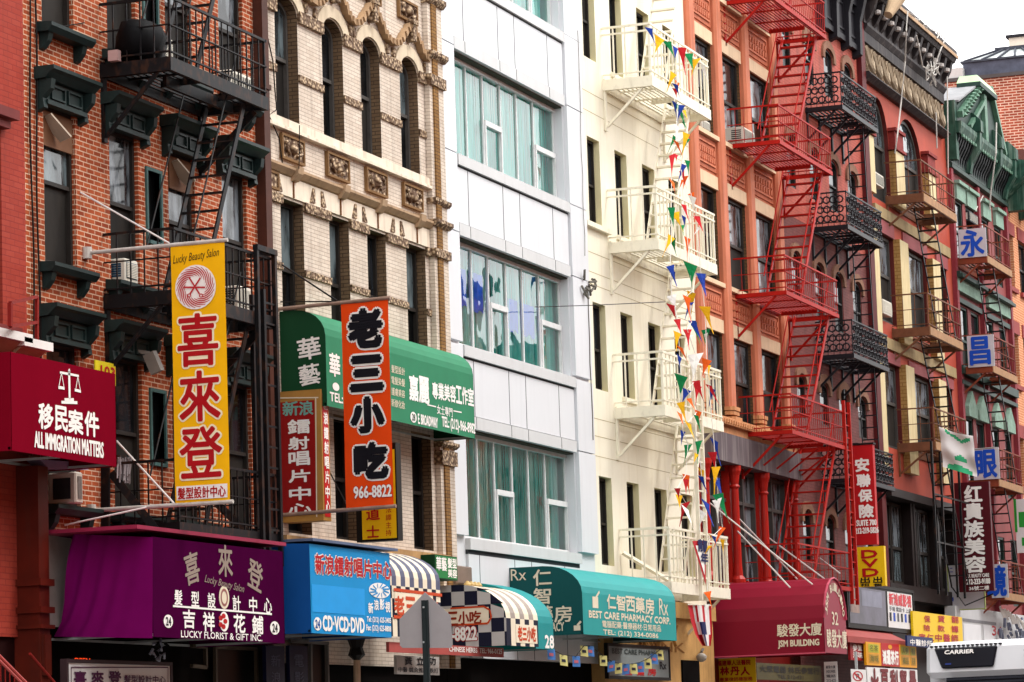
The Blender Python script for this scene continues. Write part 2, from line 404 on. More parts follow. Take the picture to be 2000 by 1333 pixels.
def stair(t, pb, pt, wy, mat, n=9, w=.11, tread=.16, rail=0, name='stair', th=.02, railmat=None):
    """steep iron stair from pb (foot, wall side) to pt (head, wall side); the width runs towards the street"""
    pb, pt = Vector(pb), Vector(pt); o = Vector((0, -wy, 0)); mb = MB()
    sd = Vector((0, 1, 0))
    mb.bar(pb, pt, .025, w, sd); mb.bar(pb+o, pt+o, .025, w, sd)
    for k in range(1, n):
        p = pb.lerp(pt, k/n); mb.box(p.x-tread/2, p.x+tread/2, p.y-wy, p.y, p.z-th/2, p.z+th/2)
    s = mb.build(name, mat, t)
    if rail:
        r = MB(); uz = Vector((0, 0, rail))
        for q in (Vector((0, 0, 0)), o):
            r.tube([pb+q+uz*.9, pt+q+uz], .016, 6)
            for f in (.1, .5, .9): a = pb.lerp(pt, f)+q; r.tube([a, a+uz*.95], .011, 5)
        r.build('handrail', railmat or mat, t)
    return s
# ================================================================== materials
M_IRON = mk('black_iron', '0b0b0e', .5, .25, 6, spec=.5, rust=.25)
M_GREENM = mk('dark_green_metal', '1b2928', .45, .25, 4, spec=.5)
M_FRAMED = mk('dark_frame', '2b2724', .5, .2, 5)
M_FRAMEG = mk('grey_frame', '4a4744', .5, .2, 5)
M_FRAMEW = mk('white_frame', 'd2d3d2', .45, .08, 5)
P_DARK = panemat('dark_pane', '08090a', .22, .08, .3, '23262a')
P_SCREEN = panemat('screened_pane', '211f1d', .06, .5, .1, '2b2825')
P_SKY = panemat('sky_reflecting_pane', '23282b', .5, .05, .5, '626e72', 1.6)  # opaque; paler patches put reflected sky into the pane colour
P_CURT = panemat('curtained_pane', '787f85', .3, .1, .2, '1e2124', 2.2)
P_BLACK = panemat('black_pane', '050607', .1, .3, .1, '0c0d0e')
M_ACW = mk('cream_plastic', 'cfcabd', .5, .08, 5); M_ACG = mk('grille_grey', '2d3033', .5, .15, 8); M_ACB = mk('grille_blue', '27485f', .45, .15, 8)
M_ALU = mk('grey_aluminium', 'a8adad', .4, .1, 5, spec=.5)
M_POLE = mk('pale_pole', 'b9b3ac', .4, .12, 6, spec=.5, rust=.2)
M_BLACKD = mk('black_interior', '0a0909', .8, .2, 3)
M_CABLE = mk('black_cable', '151312', .6, .1, 3)
# ================================================================== ground
mb = MB(); mb.box(-60, 420, -60, 200, -.6, -.004); struct('ground', mb, mk('ground_dirt', '4a4744', .9, .15, .5))
mb = MB(); mb.box(-60, 420, -19.0, -3.6, -.003, 0); struct('road', mb, mk('asphalt', '3a3a3b', .9, .2, .8, bump=.3))
mb = MB(); mb.box(-60, 420, -3.6, .2, -.003, .14); struct('pavement', mb, mk('concrete', '8a8680', .85, .12, 1.2))
mb = MB(); mb.box(-60, 420, -26, -19.0, -.003, .14); struct('pavement', mb, MATS['concrete'])
# ================================================================== painted red building at the far left
B = thing('red_painted_building', 'red painted brick building behind the maroon immigration awning', 'building', (33, 0, 0))
M_REDP = brickmat('red_painted_brick', '94382c', '9c4033', '87322a', .235, .078, .008, .6, .12, .15, .35)
M_MAROON = mk('maroon_paint', '4f1414', .45, .2, 2, streak=.3)
wall(B, 29, 37.2, 3.4, 16, [(34.9, 36.56, 7.4, 10.05)], M_REDP, .14)
sash(B, 34.9, 36.56, 7.4, 10.05, .12, M_MAROON, P_DARK, P_SCREEN)
mb = MB()
for z in (10.2, 7.33):
    mb.box(34.6, 36.72, -.2, 0, z-.08, z+.05); mb.box(34.7, 36.62, -.12, 0, z-.2, z-.08)
mb.pieces('sill', mk('dull_red_stone', '6e2f2d', .6, .15), B)
mb = MB(); mb.box(29, 37.15, .05, .3, 0, 3.4); mb.build('shop_front', mk('deep_maroon', '1c0303', .6, .3, 1.5), B)
mb = MB()
for a, b, z0, z1 in ((36.85, 37.12, 0, 5.6), (36.8, 37.17, 4.05, 4.14), (36.8, 37.17, 3.7, 3.78), (36.8, 37.17, 3.5, 3.55), (36.9, 37.06, 2.9, 3.42)): mb.box(a, b, -.32 if z1 > 5 else -.37, .06, z0, z1)
mb.build('pilaster', mk('brown_red_paint', '521509', .5, .25, 2, streak=.35), B)
body(B, 29, 37.2, 16, M_REDP)
# handrail and small iron frame
t = thing('red_iron_frame', 'open red iron frame standing on top of the maroon law office awning', 'railing', (36.6, -.5, 7))
M_REDI = mk('dark_red_iron', '7d1d18', .5, .2, 4)
mb = MB(); A = [F3(20, 592, -.9), F3(72, 580, -.3), F3(20, 638, -.9), F3(72, 630, -.3), F3(72, 690, -.3)]
mb.bar(A[0], A[1], .04); mb.bar(A[2], A[3], .04); mb.bar(A[0], A[2], .05); mb.bar(A[1], A[4], .04); mb.build('frame_bars', M_REDI, t)
t = thing('stair_railing', 'red painted stair railing in the bottom left corner', 'railing', (36.5, -1, 2.5))
mb = MB()
for off in (0, .06): mb.tube([F3(-20, 1262+off*160, -1.2), F3(62, 1345+off*160, -1.2)], .018, 6)
mb.build('handrail', mk('pink_red_paint', 'c05a55', .4, .1), t)
mb = MB(); mb.tube([F3(58, 1277, -.5), F3(112, 1340, -.5)], .018, 6)
for k in range(7): p = F3(-8+k*9, 1290+k*8, -1.2); mb.tube([p, p-Vector((0, 0, .9))], .009, 5)
mb.build('spindles', M_REDI, t)
# projecting pale ledges with a warm underside over the maroon awning
for k, (a, b, y0, y1) in enumerate(((-30, 64, 636, 692), (48, 104, 664, 706))):
    t = thing('pale_ledge', ['long pale ledge above the maroon awning, at the photo edge', 'short pale ledge above the maroon awning, beside the green window hood'][k], 'lamp', F3((a+b)/2, y0, -.5), 'pale ledges over the awning')
    x0, z1 = F(a, (y0 if k == 0 else y0-3), -.75); x1, _ = F(b, y0, -.75)
    mb = MB(); mb.hexa([(x0, -.75, z1-.09), (x1, -.75, z1-.09), (x1, -.1, z1-.09), (x0, -.1, z1-.09)], [(x0, -.75, z1+.02), (x1, -.75, z1+.02), (x1, -.1, z1+.1), (x0, -.1, z1+.1)]); mb.build('trough', mk('white_ledge_paint', 'd9d6d2', .5, .1), t)
    mb = MB(); mb.prism([(x0+.03, -.7, z1-.095), (x0+.03, -.12, z1-.095), (x0+.03, -.12, z1-.42), (x0+.03, -.25, z1-.42)], (x1-x0-.12, 0, 0)); mb.build('ledge_underside', mk('warm_grey_underside', 'a08a70', .5, .15), t)
# ================================================================== red brick tenement
B = thing('brick_tenement', 'red brick tenement with dark green window hoods and a black fire escape', 'building', (41, 0, 0))
M_BRICK = brickmat('red_brick', 'a4502f', '7f3620', 'c2a189', .205, .0695, .0085, .85, .24, .28, .6)
COLS = [(37.72, 38.62), (39.62, 40.5), (41.45, 42.33), (43.26, 44.12)]; ROWS = [(11.65, 13.75), (8.4, 10.55), (5.18, 7.35)]
NAR = [(40.76, 41.17, 12.2, 13.2), (40.76, 41.17, 9.12, 10.13), (40.76, 41.17, 5.95, 6.95)]
wall(B, 37.2, 44.75, 4.6, 17, [(a, b, c, d) for a, b in COLS for c, d in ROWS]+[(a, b, 14.85, 16.9) for a, b in COLS]+NAR, M_BRICK, .13)
body(B, 37.2, 44.75, 17, M_BRICK)
mb = MB(); mb.box(37.2, 44.75, .1, .28, 0, 4.6); mb.build('shop_front', mk('shop_dark', '0d0a09', .85, .3, 2, spec=.08), B)  # near-black colour carries the shade under the awnings
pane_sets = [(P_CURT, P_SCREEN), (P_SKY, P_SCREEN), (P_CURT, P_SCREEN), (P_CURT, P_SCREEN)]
k = 0
for ri, (z0, z1) in enumerate(ROWS+[(14.85, 16.9)]):
    for ci, (a, b) in enumerate(COLS):
        up_, lo_ = pane_sets[(ci+ri) % 4] if ri != 2 else (P_DARK, P_SCREEN)
        w = sash(B, a, b, z0, z1, .1, M_FRAMED, up_, lo_, meet=.52); k += 1
        if ri < 3:
            zt = z1+.46
            h = MB(); h.prism([(a-.24, 0, zt), (a-.24, -.3, zt), (a-.24, -.3, zt-.05), (a-.24, -.25, zt-.08), (a-.24, -.16, zt-.16), (a-.24, 0, zt-.17)], (b-a+.5, 0, 0))
            h.box(a-.08, b+.1, -.1, 0, z1-.02, zt-.17); h.box(a-.1, b+.12, -.135, 0, z1-.03, z1+.03)
            c = (a+b)/2+.01
            for p0, p1 in ((a+.03, c-.04), (c+.04, b-.01)):
                for q in ((p0, p1, z1+.06, z1+.085), (p0, p1, z1+.225, z1+.25), (p0, p0+.025, z1+.085, z1+.225), (p1-.025, p1, z1+.085, z1+.225)): h.box(q[0], q[1], -.128, -.1, q[2], q[3])
            for x in (a-.19, b+.07):
                h.prism([(x, 0, zt-.17), (x, -.24, zt-.17), (x, -.22, zt-.3), (x, -.1, zt-.42), (x, -.12, zt-.55), (x, 0, zt-.6)], (.11, 0, 0))
            h.build('hood', M_GREENM, w)
            s = MB(); s.prism([(a-.17, 0, z0-.01), (a-.17, -.24, z0-.03), (a-.17, -.24, z0-.08), (a-.17, -.18, z0-.15), (a-.17, 0, z0-.15)], (b-a+.38, 0, 0))
            for x in (a-.09, b-.02):
                s.prism([(x, 0, z0-.15), (x, -.16, z0-.15), (x, -.13, z0-.26), (x, -.05, z0-.36), (x, 0, z0-.38)], (.12, 0, 0))
            s.build('sill', M_GREENM, w)
for a, b, c, d in NAR:
    mb = MB(); g = .05
    mb.box(a-g, a, -.03, .1, c-g, d+g); mb.box(b, b+g, -.03, .1, c-g, d+g); mb.box(a, b, -.03, .1, d, d+g); mb.box(a, b, -.05, .1, c-g, c)
    w = mb.build('window', mk('blue_green_trim', '3c5a58' if c > 9 else '1c3a33', .5, .15), B)
    mb = MB(); mb.poly([(a, .08, c), (b, .08, c), (b, .08, d), (a, .08, d)]); mb.build('pane', P_BLACK, w, fixn=False)
# tilted ventilator boards in the window heads
for i, (a, b, top) in enumerate(((37.78, 38.4, 10.5), (41.6, 42.3, 10.5))):
    mb = MB(); mb.box(a-.04, b+.2, .03, .07, top-.5, top-.02); mb.build('transom_board', mk('brown_board', '6b4a35', .7, .2), B)
    mb = MB(); mb.bar((a+.05, .02, top-.1), (a+.35, -.12, top-.38), .2, .03); mb.build('vent_flap', mk('pale_board', 'a59684', .6, .15), B)
# drain pipe and cables
t = thing('drain_pipe', 'brown drain pipe between the red brick and the cream building', 'pipe', (44.62, -.1, 4.6))
mb = MB(); mb.box(44.5, 44.72, -.16, -.005, 4.9, 17)
for z in (6, 9, 12, 15): mb.box(44.47, 44.75, -.18, -.004, z, z+.08)
mb.build('pipe', mk('brown_pipe', '4a2a20', .6, .25, 3, streak=.3), t)
t = thing('wall_cables', 'thin dark cables running down the left end of the red brick facade', 'cable', (37.4, -.03, 7))
mb = MB()
for dx in (0, .16): mb.tube([(37.33+dx+.03*math.sin(z*1.7+dx*9), -.03, z) for z in [16.5-.45*i for i in range(24)]], .014, 5)
mb.tube([F3(165, 45, -.02), F3(72, 60, -.03)], .008, 5)
mb.build('cable_runs', M_CABLE, t)
# security lamp + mop + plate
t = thing('wall_lamp', 'grey box floodlight tilted under a green window hood', 'lamp', F3(303, 710, -.2))
mb = MB(); p = F3(292, 690, -.25); q = F3(308, 728, -.35); mb.bar(p, q, .17, .12); mb.bar(p+Vector((-.05, .25, .05)), p, .05); mb.build('lamp_body', mk('lamp_grey', '8a8580', .5, .12), t)
t = thing('mop', 'grey string mop head hung up to dry by the lower window', 'mop', F3(243, 900, -.2))
mb = MB()
for i in range(26):
    x = 231+i*1.0; p = F3(x, 893+random.random()*3, -.25+random.random()*.1); q = F3(x+random.uniform(-3, 3), 925+random.random()*22, -.25+random.random()*.1)
    mb.tube([p, p.lerp(q, .5)+Vector((random.uniform(-.02, .02), 0, 0)), q], .012, 5)
mb.build('mop_strings', mk('mop_grey', '8f8688', .9, .2), t)
mb = MB(); mb.bar(F3(231, 893, -.2), F3(257, 895, -.2), .05); mb.build('mop_bar', M_IRON, t)
t = thing('small_sign', 'small yellow plate with red figures above the maroon awning', 'sign', F3(205, 720, -.1))
x0, z0 = F(184, 732, -.1); x1, z1 = F(223, 712, -.1)
mb = MB(); mb.box(x0, x1, -.12, -.1, z0-.1, z1); mb.build('plate', mk('yellow_plate', 'd9c81e', .5, .1), t)
text(t, '103', frF(-.12, x0, x1, z0-.1, z1), (.25, .3, .95, .8), mk('red_letter', 'b01217', .5, .05), .03)
# yellowish board & purple-grey bundle under maroon awning
t = thing('air_conditioner', 'window air conditioner with a mesh front, low beside the maroon awning', 'air conditioner', F3(130, 980, -.1), 'window air conditioners')
x0, _ = F(101, 940, 0); x1, z1 = F(162, 932, -.35); _, z0 = F(126, 980, -.35)
mb = MB(); mb.box(x0, x1, -.35, .06, z0, z1+.06); mb.build('casing', M_ACW, t, bevel=.02)
mb = MB(); mb.box(x0+.06, x1-.05, -.36, -.351, z0+.06, z1); mb.build('grille', mk('dusty_mesh', '77736d', .8, .2, 20), t)
mb = MB(); mb.box(x0-.008, x0-.002, -.28, -.02, z0+.06, z1-.02); mb.build('side_vent', M_ACG, t)
mb = MB(); mb.prism([F3(78, 898, -.3), F3(180, 905, -.3), F3(172, 918, -.3), F3(95, 915, -.3)], (0, .2, 0)); tag(mb.build('rolled_cloth', mk('mauve_cloth', '8f7c95', .8, .15)), 'mauve rolled cloth showing under the maroon awning', 'cloth')
def acpx(label, a, c, b, yt, yb, mats, grid='v', extra=0):
    x0, _ = F(a, yt, 0); x0c, _ = F(c, yt, 0); y = CAMY*(1-x0/x0c)*-1 if False else -(1-x0/x0c)*-CAMY
    y = CAMY*(1-x0/x0c)
    x1, zt = F(b, yt, y); _, zt = F(c, yt, y); _, zb = F(c, yb, y)
    return ac_unit(label, x0, x1, zb, zt, y, mats, .1+extra, grid)
acpx('air conditioner with a blue grille behind the pale banner pole', 225, 243.6, 269, 504, 549, [M_ACW, M_ACB], 'h')
acpx('white ribbed air conditioner just right of the yellow banner', 445, 465, 490, 557, 602, [M_ACW, M_ACG])
acpx('white ribbed air conditioner on the topmost black fire escape', 426, 451, 490, 135, 172, [M_ACW, M_ACG])
acpx('grey backed air conditioner beside the black bundle', 300, 309, 337, 66, 112, [M_ACW, mk('slate_grille', '55585e', .6, .15, 9)], 'h')
# black covered bundle standing on the top fire escape platform
t = thing('covered_bundle', 'round bundle under black plastic on the top black fire escape', 'bundle', (39.9, -.4, 11.4))
mb = MB(); c = F3(274, 92, -.45); n = 14
for i in range(7):
    ph = math.pi*i/6
    for j in range(n): pass
prof = [(.02, .0), (.3, .02), (.42, .2), (.44, .42), (.36, .56), (.2, .63), (.02, .65)]
i0 = 0
for r, h in prof:
    for j in range(n):
        tt = 2*math.pi*j/n; rr = r*(1+.08*math.sin(3*tt+h*9)); mb.v.append(Vector((c.x+math.cos(tt)*rr, c.y+math.sin(tt)*rr*.75, 11.4+h+.02*math.sin(5*tt))))
for k in range(len(prof)-1):
    for j in range(n): mb.f.append((k*n+j, k*n+(j+1) % n, (k+1)*n+(j+1) % n, (k+1)*n+j)); mb.m.append(0)
mb.build('plastic_cover', mk('black_plastic', '08080a', .6, .2, 6, spec=.2), t, smooth=True)
mb = MB(); mb.box(c.x-.5, c.x-.4, -.35, -.2, 11.4, 11.55); mb.build('pale_box', mk('pink_box', 'b08f8b', .7, .1), t)
# ---- black fire escape
FE = thing('fire_escape', 'black iron fire escape on the red brick tenement', 'fire escape', (41, -.5, 4.9), 'fire escapes')
for Z, hole in ((11.38, (40.7, 41.9, -.95, -.3)), (8.13, (40.6, 41.9, -.95, -.3)), (4.95, None), (14.6, (40.7, 41.9, -.95, -.3))):
    balcony(FE, 39.42, 42.55, 1.05, Z, M_IRON, .87, 15, .17, .1, [hole] if hole else (), drop=1.0, bal=.018)
for Z in (4.95, 8.13, 11.38):
    h = 3.2
    stair(FE, (40.5, -.33, Z), (42.1, -.33, Z+h-.1), .6, M_IRON, 11, .09, .06, .0, th=.03, name='ladder')
    mb = MB()
    for y in (-.28, -.98): mb.tube([(40.15, y, Z+.75), (41.75, y, Z+h+.55)], .014, 5)
    mb.build('handrail', M_IRON, FE)
for Z in (11.38, 8.13): # long inner joist and diagonal brace
    mb = MB(); mb.box(40.2, 42.4, -.62, -.56, Z-.2, Z-.04); mb.bar((42.45, -.95, Z-.2), (42.45, -.05, Z-1.0), .09, .05); mb.build('joist', M_IRON, FE)
mb = MB()
for x, y in ((42.0, -1.12), (42.62, -1.12), (42.2, -1.12), (42.62, -.75)): mb.box(x-.035, x+.035, y-.03, y+.03, 4.5, 9.1 if y < -1 and x != 42.2 else 8.5)
mb.box(41.97, 42.66, -1.16, -1.08, 9.05, 9.13); mb.box(42.58, 42.66, -1.12, -.7, 9.05, 9.13)
for k in range(13): mb.box(42.2, 42.6, -1.13, -1.11, 4.7+k*.3, 4.73+k*.3)
mb.build('drop_ladder', M_IRON, FE)
mb = MB(); mb.bar(F3(218, 925, -.06), F3(312, 1045, -1.0), .11, .05); mb.bar(F3(425, 985, -.06), F3(492, 1050, -.9), .1, .05); mb.bar(F3(205, 890, -.05), F3(205, 1030, -.05), .14, .05); mb.pieces('brace', M_IRON, FE)
# ================================================================== cream ornate building
B = thing('cream_brick_building', 'cream brick building with round headed windows and carved brown ornament', 'building', (48.5, 0, 0))
M_CREAM = brickmat('cream_brick', 'd2c5b6', 'c4b5a5', 'a39486', .26, .062, .006, .85, .12, .4, .25)
M_TAN = brickmat('tan_brick', '8f6b40', '7c5a35', '5c4530', .2, .062, .008, .85, .2, .3, .4)
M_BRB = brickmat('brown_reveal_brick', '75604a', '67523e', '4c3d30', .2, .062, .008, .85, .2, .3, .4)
M_STONE = mk('cream_stone', 'e0d2be', .75, .1, 3, streak=.45, dirt=(.2, .11, .05), bump=.15)
def ornmat(name, hi, lo, sc):
    mt, t, b = base(name); g = nd(t, 'ShaderNodeNewGeometry'); v = nd(t, 'ShaderNodeTexVoronoi'); v.feature = 'F1'; v.inputs['Scale'].default_value = sc
    t.links.new(g.outputs['Position'], v.inputs['Vector']); mr = nd(t, 'ShaderNodeMapRange'); mr.inputs[1].default_value = .15; mr.inputs[2].default_value = .6
    t.links.new(v.outputs['Distance'], mr.inputs[0]); mx = nd(t, 'ShaderNodeMix', data_type='RGBA'); mx.inputs[6].default_value = (*lin(hi), 1); mx.inputs[7].default_value = (*lin(lo), 1)  # shade in the carved crevices is mixed into the colour
    t.links.new(mr.outputs[0], mx.inputs[0]); t.links.new(mx.outputs[2], b.inputs['Base Color']); b.inputs['Roughness'].default_value = .8
    bp = nd(t, 'ShaderNodeBump'); bp.invert = True; bp.inputs['Strength'].default_value = 1; bp.inputs['Distance'].default_value = .04; t.links.new(v.outputs['Distance'], bp.inputs['Height']); t.links.new(bp.outputs[0], b.inputs['Normal'])
    MATS[name] = mt; return mt
M_ORN = ornmat('carved_terracotta', 'c9ae8c', '5f4630', 15); M_ORN2 = ornmat('carved_medallion', 'cbb190', '553a24', 11)
UW = [(45.32, 46.19), (47.16, 48.01), (48.76, 49.59), (50.49, 51.31)]; LW = [(45.38, 46.25), (47.28, 48.08), (48.85, 49.65), (50.56, 51.44)]
holes = [(a, b, 11.72, 13.45, .27) for a, b in UW]+[(a, b, 8.6, 10.44) for a, b in LW]+[(a, b, 15.0, 16.7) for a, b in UW]+[(45.4, 46.3, 5.2, 7.2), (47.25, 48.13, 5.2, 7.2), (50.55, 51.44, 5.2, 7.2)]
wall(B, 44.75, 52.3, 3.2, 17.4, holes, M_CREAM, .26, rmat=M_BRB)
body(B, 44.75, 52.3, 17.4, M_CREAM, front=.4)
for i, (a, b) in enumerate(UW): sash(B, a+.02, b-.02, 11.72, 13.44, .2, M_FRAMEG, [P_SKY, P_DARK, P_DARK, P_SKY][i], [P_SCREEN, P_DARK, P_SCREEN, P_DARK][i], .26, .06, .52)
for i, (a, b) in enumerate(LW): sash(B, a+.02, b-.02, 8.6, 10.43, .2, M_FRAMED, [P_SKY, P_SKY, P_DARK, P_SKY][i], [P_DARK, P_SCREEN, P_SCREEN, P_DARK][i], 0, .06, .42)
for a, b in [(45.4, 46.3), (47.25, 48.13), (50.55, 51.44)]: sash(B, a+.02, b-.02, 5.2, 7.19, .2, M_FRAMED, P_BLACK, P_BLACK, 0, .06, .5)
def segs(ws, x0, x1): 
    e = [x0]+[v for w in ws for v in w]+[x1]; return list(zip(e[::2], e[1::2]))
mb = MB(); mb.box(44.75, 51.62, -.06, 0, 11.57, 11.71); mb.box(44.75, 51.62, -.1, 0, 11.52, 11.57); mb.build('sill_course', M_STONE, B)
mb = MB(); mb.prism([(44.75, 0, 10.96), (44.75, -.13, 10.94), (44.75, -.13, 10.9), (44.75, -.06, 10.82), (44.75, 0, 10.8)], (6.9, 0, 0))
for a, b in LW: c = (a+b)/2+.02; mb.prism([(c-.1, 0, 11.0), (c-.1, -.18, 10.97), (c-.1, -.16, 10.86), (c-.1, -.09, 10.76), (c-.1, 0, 10.74)], (.2, 0, 0))
mb.build('ledge', mk('brown_stone_ledge', 'a98d70', .8, .2, 3, streak=.4), B)
mb = MB(); mb.box(44.75, 51.6, -.03, 0, 10.485, 10.8); mb.build('lintel_course', M_STONE, B)
mb = MB(); ob = MB()
for a, b in LW:
    c = (a+b)/2; mb.box(c-.015, c+.015, -.05, -.03, 10.485, 10.78)
for a, b in segs(LW, 44.75, 51.6):
    if b-a < .5: continue
    c = (a+b)/2
    for s in (-1, 1): ob.prism([(c+s*.13, -.03, 10.52), (c+s*.31, -.03, 10.52), (c+s*.2, -.03, 10.76), (c+s*.13, -.03, 10.76)], (0, -.02, 0))
mb.pieces('lintel_joint', mk('rust_stain', '6b4524', .8, .3), B); ob.pieces('lintel_ornament', M_ORN, B)
ob = MB()
for a, b in segs(LW, 44.8, 51.62):
    ob.box(a, b, -.055, 0, 10.33, 10.48); ob.box(a, b, -.03, 0, 9.29, 9.4)
for a, b in segs(UW, 44.8, 51.62):
    ob.box(a, b, -.055, 0, 13.38, 13.57); ob.box(a, b, -.03, 0, 12.42, 12.54)
ob.pieces('carved_band', M_ORN, B)
ob = MB(); fr = MB()
for a, b, z0, z1 in [(45.43, 46.22, 11.1, 11.43), (47.2, 48.03, 11.1, 11.43), (48.83, 49.65, 11.1, 11.43), (50.46, 51.26, 11.1, 11.43), (50.48, 51.26, 14.4, 14.68), (48.76, 49.6, 14.4, 14.72), (47.1, 47.9, 14.4, 14.72), (45.35, 46.1, 14.4, 14.72), (44.92, 45.2, 10.55, 10.76), (51.98, 52.26, 13.62, 13.82), (51.98, 52.26, 10.55, 10.78)]:
    ob.box(a, b, -.035, 0, z0, z1)
    for q in ((a-.04, b+.04, z1, z1+.04), (a-.04, b+.04, z0-.04, z0), (a-.04, a, z0, z1), (b, b+.04, z0, z1)): fr.box(q[0], q[1], -.06, 0, q[2], q[3])
    # a carved mask in the middle of each square
    if b-a > .5:
        c, zc = (a+b)/2, (z0+z1)/2
        ob.lathe((c, -.04, zc-.1), [(.02, 0), (.09, .03), (.1, .1), (.07, .17), (.02, .2)], 10)
        for s in (-1, 1): ob.tube([(c+s*.14, -.05, zc-.1), (c+s*.28, -.07, zc-.04), (c+s*.3, -.06, zc+.07), (c+s*.2, -.05, zc+.1)], .03, 6)
ob.pieces('medallion', M_ORN2, B); fr.pieces('medallion_frame', mk('brown_frame_stone', '7a5c3c', .8, .25), B)
# scalloped label mould over the arched windows + arch stones + little finials
mb = MB(); st = MB(); br = MB()
pts = []
for i, (a, b) in enumerate(UW):
    c = (a+b)/2; h = (b-a)/2
    st_ap = arch_pts(a-.02, b+.02, 13.45, .29); st_bp = arch_pts(a-.24, b+.24, 13.48, .46)
    for p, q, r, s in zip(st_ap, st_ap[1:], st_bp[1:], st_bp): st.prism([(p[0], 0, p[1]), (q[0], 0, q[1]), (r[0], 0, r[1]), (s[0], 0, s[1])], (0, -.035, 0))
    lo = 13.83; mid = [(c-.78, lo), (c-.62, lo+.03), (c-.5, lo+.1), (c-.36, 14.06), (c-.2, 14.17), (c-.1, 14.27), (c+.1, 14.27), (c+.2, 14.17), (c+.36, 14.06), (c+.5, lo+.1), (c+.62, lo+.03), (c+.78, lo)]
    pts += mid
    br.box(c-.07, c+.07, -.15, 0, 14.0, 14.36); br.box(c-.11, c+.11, -.17, 0, 14.3, 14.38)
    for s in (-1, 1): br.box(c+s*.72-.05, c+s*.72+.05, -.05, 0, 13.6, 13.76)
pts = [(44.76, 13.83)]+pts+[(51.64, 13.83)]
for p, q in zip(pts, pts[1:]):
    if abs(p[0]-q[0]) > 1e-3: mb.bar((p[0], -.08, p[1]), (q[0], -.05, q[1]), .12, .1, (0, 1, 0))
mb.build('label_mould', mk('brown_mould', 'a08263', .8, .2, 4, streak=.3), B); st.pieces('arch_stone', mk('arch_cream', 'cdbda4', .8, .12, 3, streak=.4, dirt=(.2, .12, .06)), B); br.pieces('finial', M_ORN, B)
# right hand pilaster
mb = MB(); mb.box(51.62, 52.29, -.1, -.003, 3.2, 17.4); mb.build('pilaster', M_CREAM, B, fixn=True)
mb = MB(); mb.box(51.76, 51.98, -.13, -.1, 3.2, 17.4); mb.build('pilaster_strip', M_TAN, B)
mb = MB()
for z, h, e in ((14.85, .14, .1), (13.86, .13, .12), (11.27, .1, .08), (10.87, .12, .12), (7.0, .1, .1)): mb.prism([(51.58, 0, z+h), (51.58, -.13-e*.6, z+h), (51.58, -.13-e*.6, z+h*.5), (51.58, -.13, z), (51.58, 0, z)], (.76, 0, 0))
for z0, z1 in ((13.38, 13.57), (10.33, 10.48), (6.7, 6.95)): mb.box(51.58, 52.3, -.16, 0, z0, z1)
mb.pieces('pilaster_cap', M_ORN, B)
mb = MB(); mb.box(44.78, 51.6, -.25, 0, 4.92, 5.12); mb.box(44.78, 51.6, -.18, 0, 4.75, 4.92); mb.build('base_course', mk('tan_base_stone', 'b08a5c', .8, .25, 2.5, streak=.5), B)
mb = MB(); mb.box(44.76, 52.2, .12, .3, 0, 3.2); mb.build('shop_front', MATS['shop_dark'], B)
t = thing('facade_wire', 'thin slack wire looping down the left end of the cream facade', 'cable', (45.1, -.05, 11))
mb = MB(); mb.tube([F3(515, 10, -.05), F3(520, 60, -.05), F3(533, 120, -.05), F3(538, 190, -.05), F3(540, 215, -.07), F3(525, 225, -.06), F3(545, 270, -.05), F3(553, 330, -.05)], .011, 5); mb.tube([F3(585, 245, -.2), F3(584, 330, -.2)], .008, 5); mb.pieces('wire', M_CABLE, t)
# ================================================================== grey panel building
B = thing('grey_panel_building', 'modern building of pale grey metal panels with wide banks of teal curtained windows', 'building', (56, 0, 0))
M_PAN = mk('grey_panel', 'd3d5d8', .42, .03, .7, spec=.4, streak=.08, dirt=(.3, .3, .3)); M_PAN2 = mk('grey_panel_trim', 'c6c7c7', .45, .04, .9, streak=.12, dirt=(.25, .24, .22))
M_JOINT = mk('panel_joint', '33363a', .7, .1); M_DKH = mk('window_head_shadow_gap', '2c2c22', .7, .1)
GR = [(12.36, 14.3), (8.95, 10.9), (5.5, 7.46), (15.8, 17.7)]
wall(B, 52.3, 60.0, 3.4, 18.5, [(52.95, 58.95, a, b) for a, b in GR], M_PAN, .4)
body(B, 52.3, 60.0, 18.5, M_PAN, front=1.6)
mb = MB(); jb = MB(); tb = MB()
for zs, zh in GR:
    z0 = zh; z1 = zs+3.43       # spandrel above this window bank
    mb.box(52.97, 58.93, -.05, 0, z0+.24, z1-.24); tb.box(52.97, 58.93, -.075, 0, z0+.004, z0+.222); tb.box(52.95, 58.95, -.1, 0, z1-.2, z1-.004)
    jb.box(52.93, 58.98, -.045, 0, z1-.24, z1-.2); jb.box(52.97, 58.93, -.01, 0, z0+.222, z0+.24)
    for x in (53.5, 55.3, 56.2, 58.05): jb.box(x-.009, x+.009, -.054, -.049, z0+.24, z1-.24); jb.box(x-.006, x+.006, -.079, -.07, z0+.01, z0+.222)
    for x0, x1 in ((52.31, 52.9), (59.0, 59.99)):
        mb.box(x0, x1, -.09, 0, z0-1.92, z0+.03); mb.box(x0, x1, -.09, 0, z0+.052, zs+3.43-.02)
mb.box(52.97, 58.93, -.05, 0, 3.4, 5.22); tb.box(52.95, 58.95, -.1, 0, 5.3, 5.496); jb.box(52.95, 58.95, -.045, 0, 5.22, 5.3)
for x in (53.5, 55.3, 56.2, 58.05): jb.box(x-.009, x+.009, -.054, -.049, 3.4, 5.22)
mb.pieces('panel', M_PAN, B); tb.pieces('trim_band', M_PAN2, B); jb.pieces('joint', M_JOINT, B)
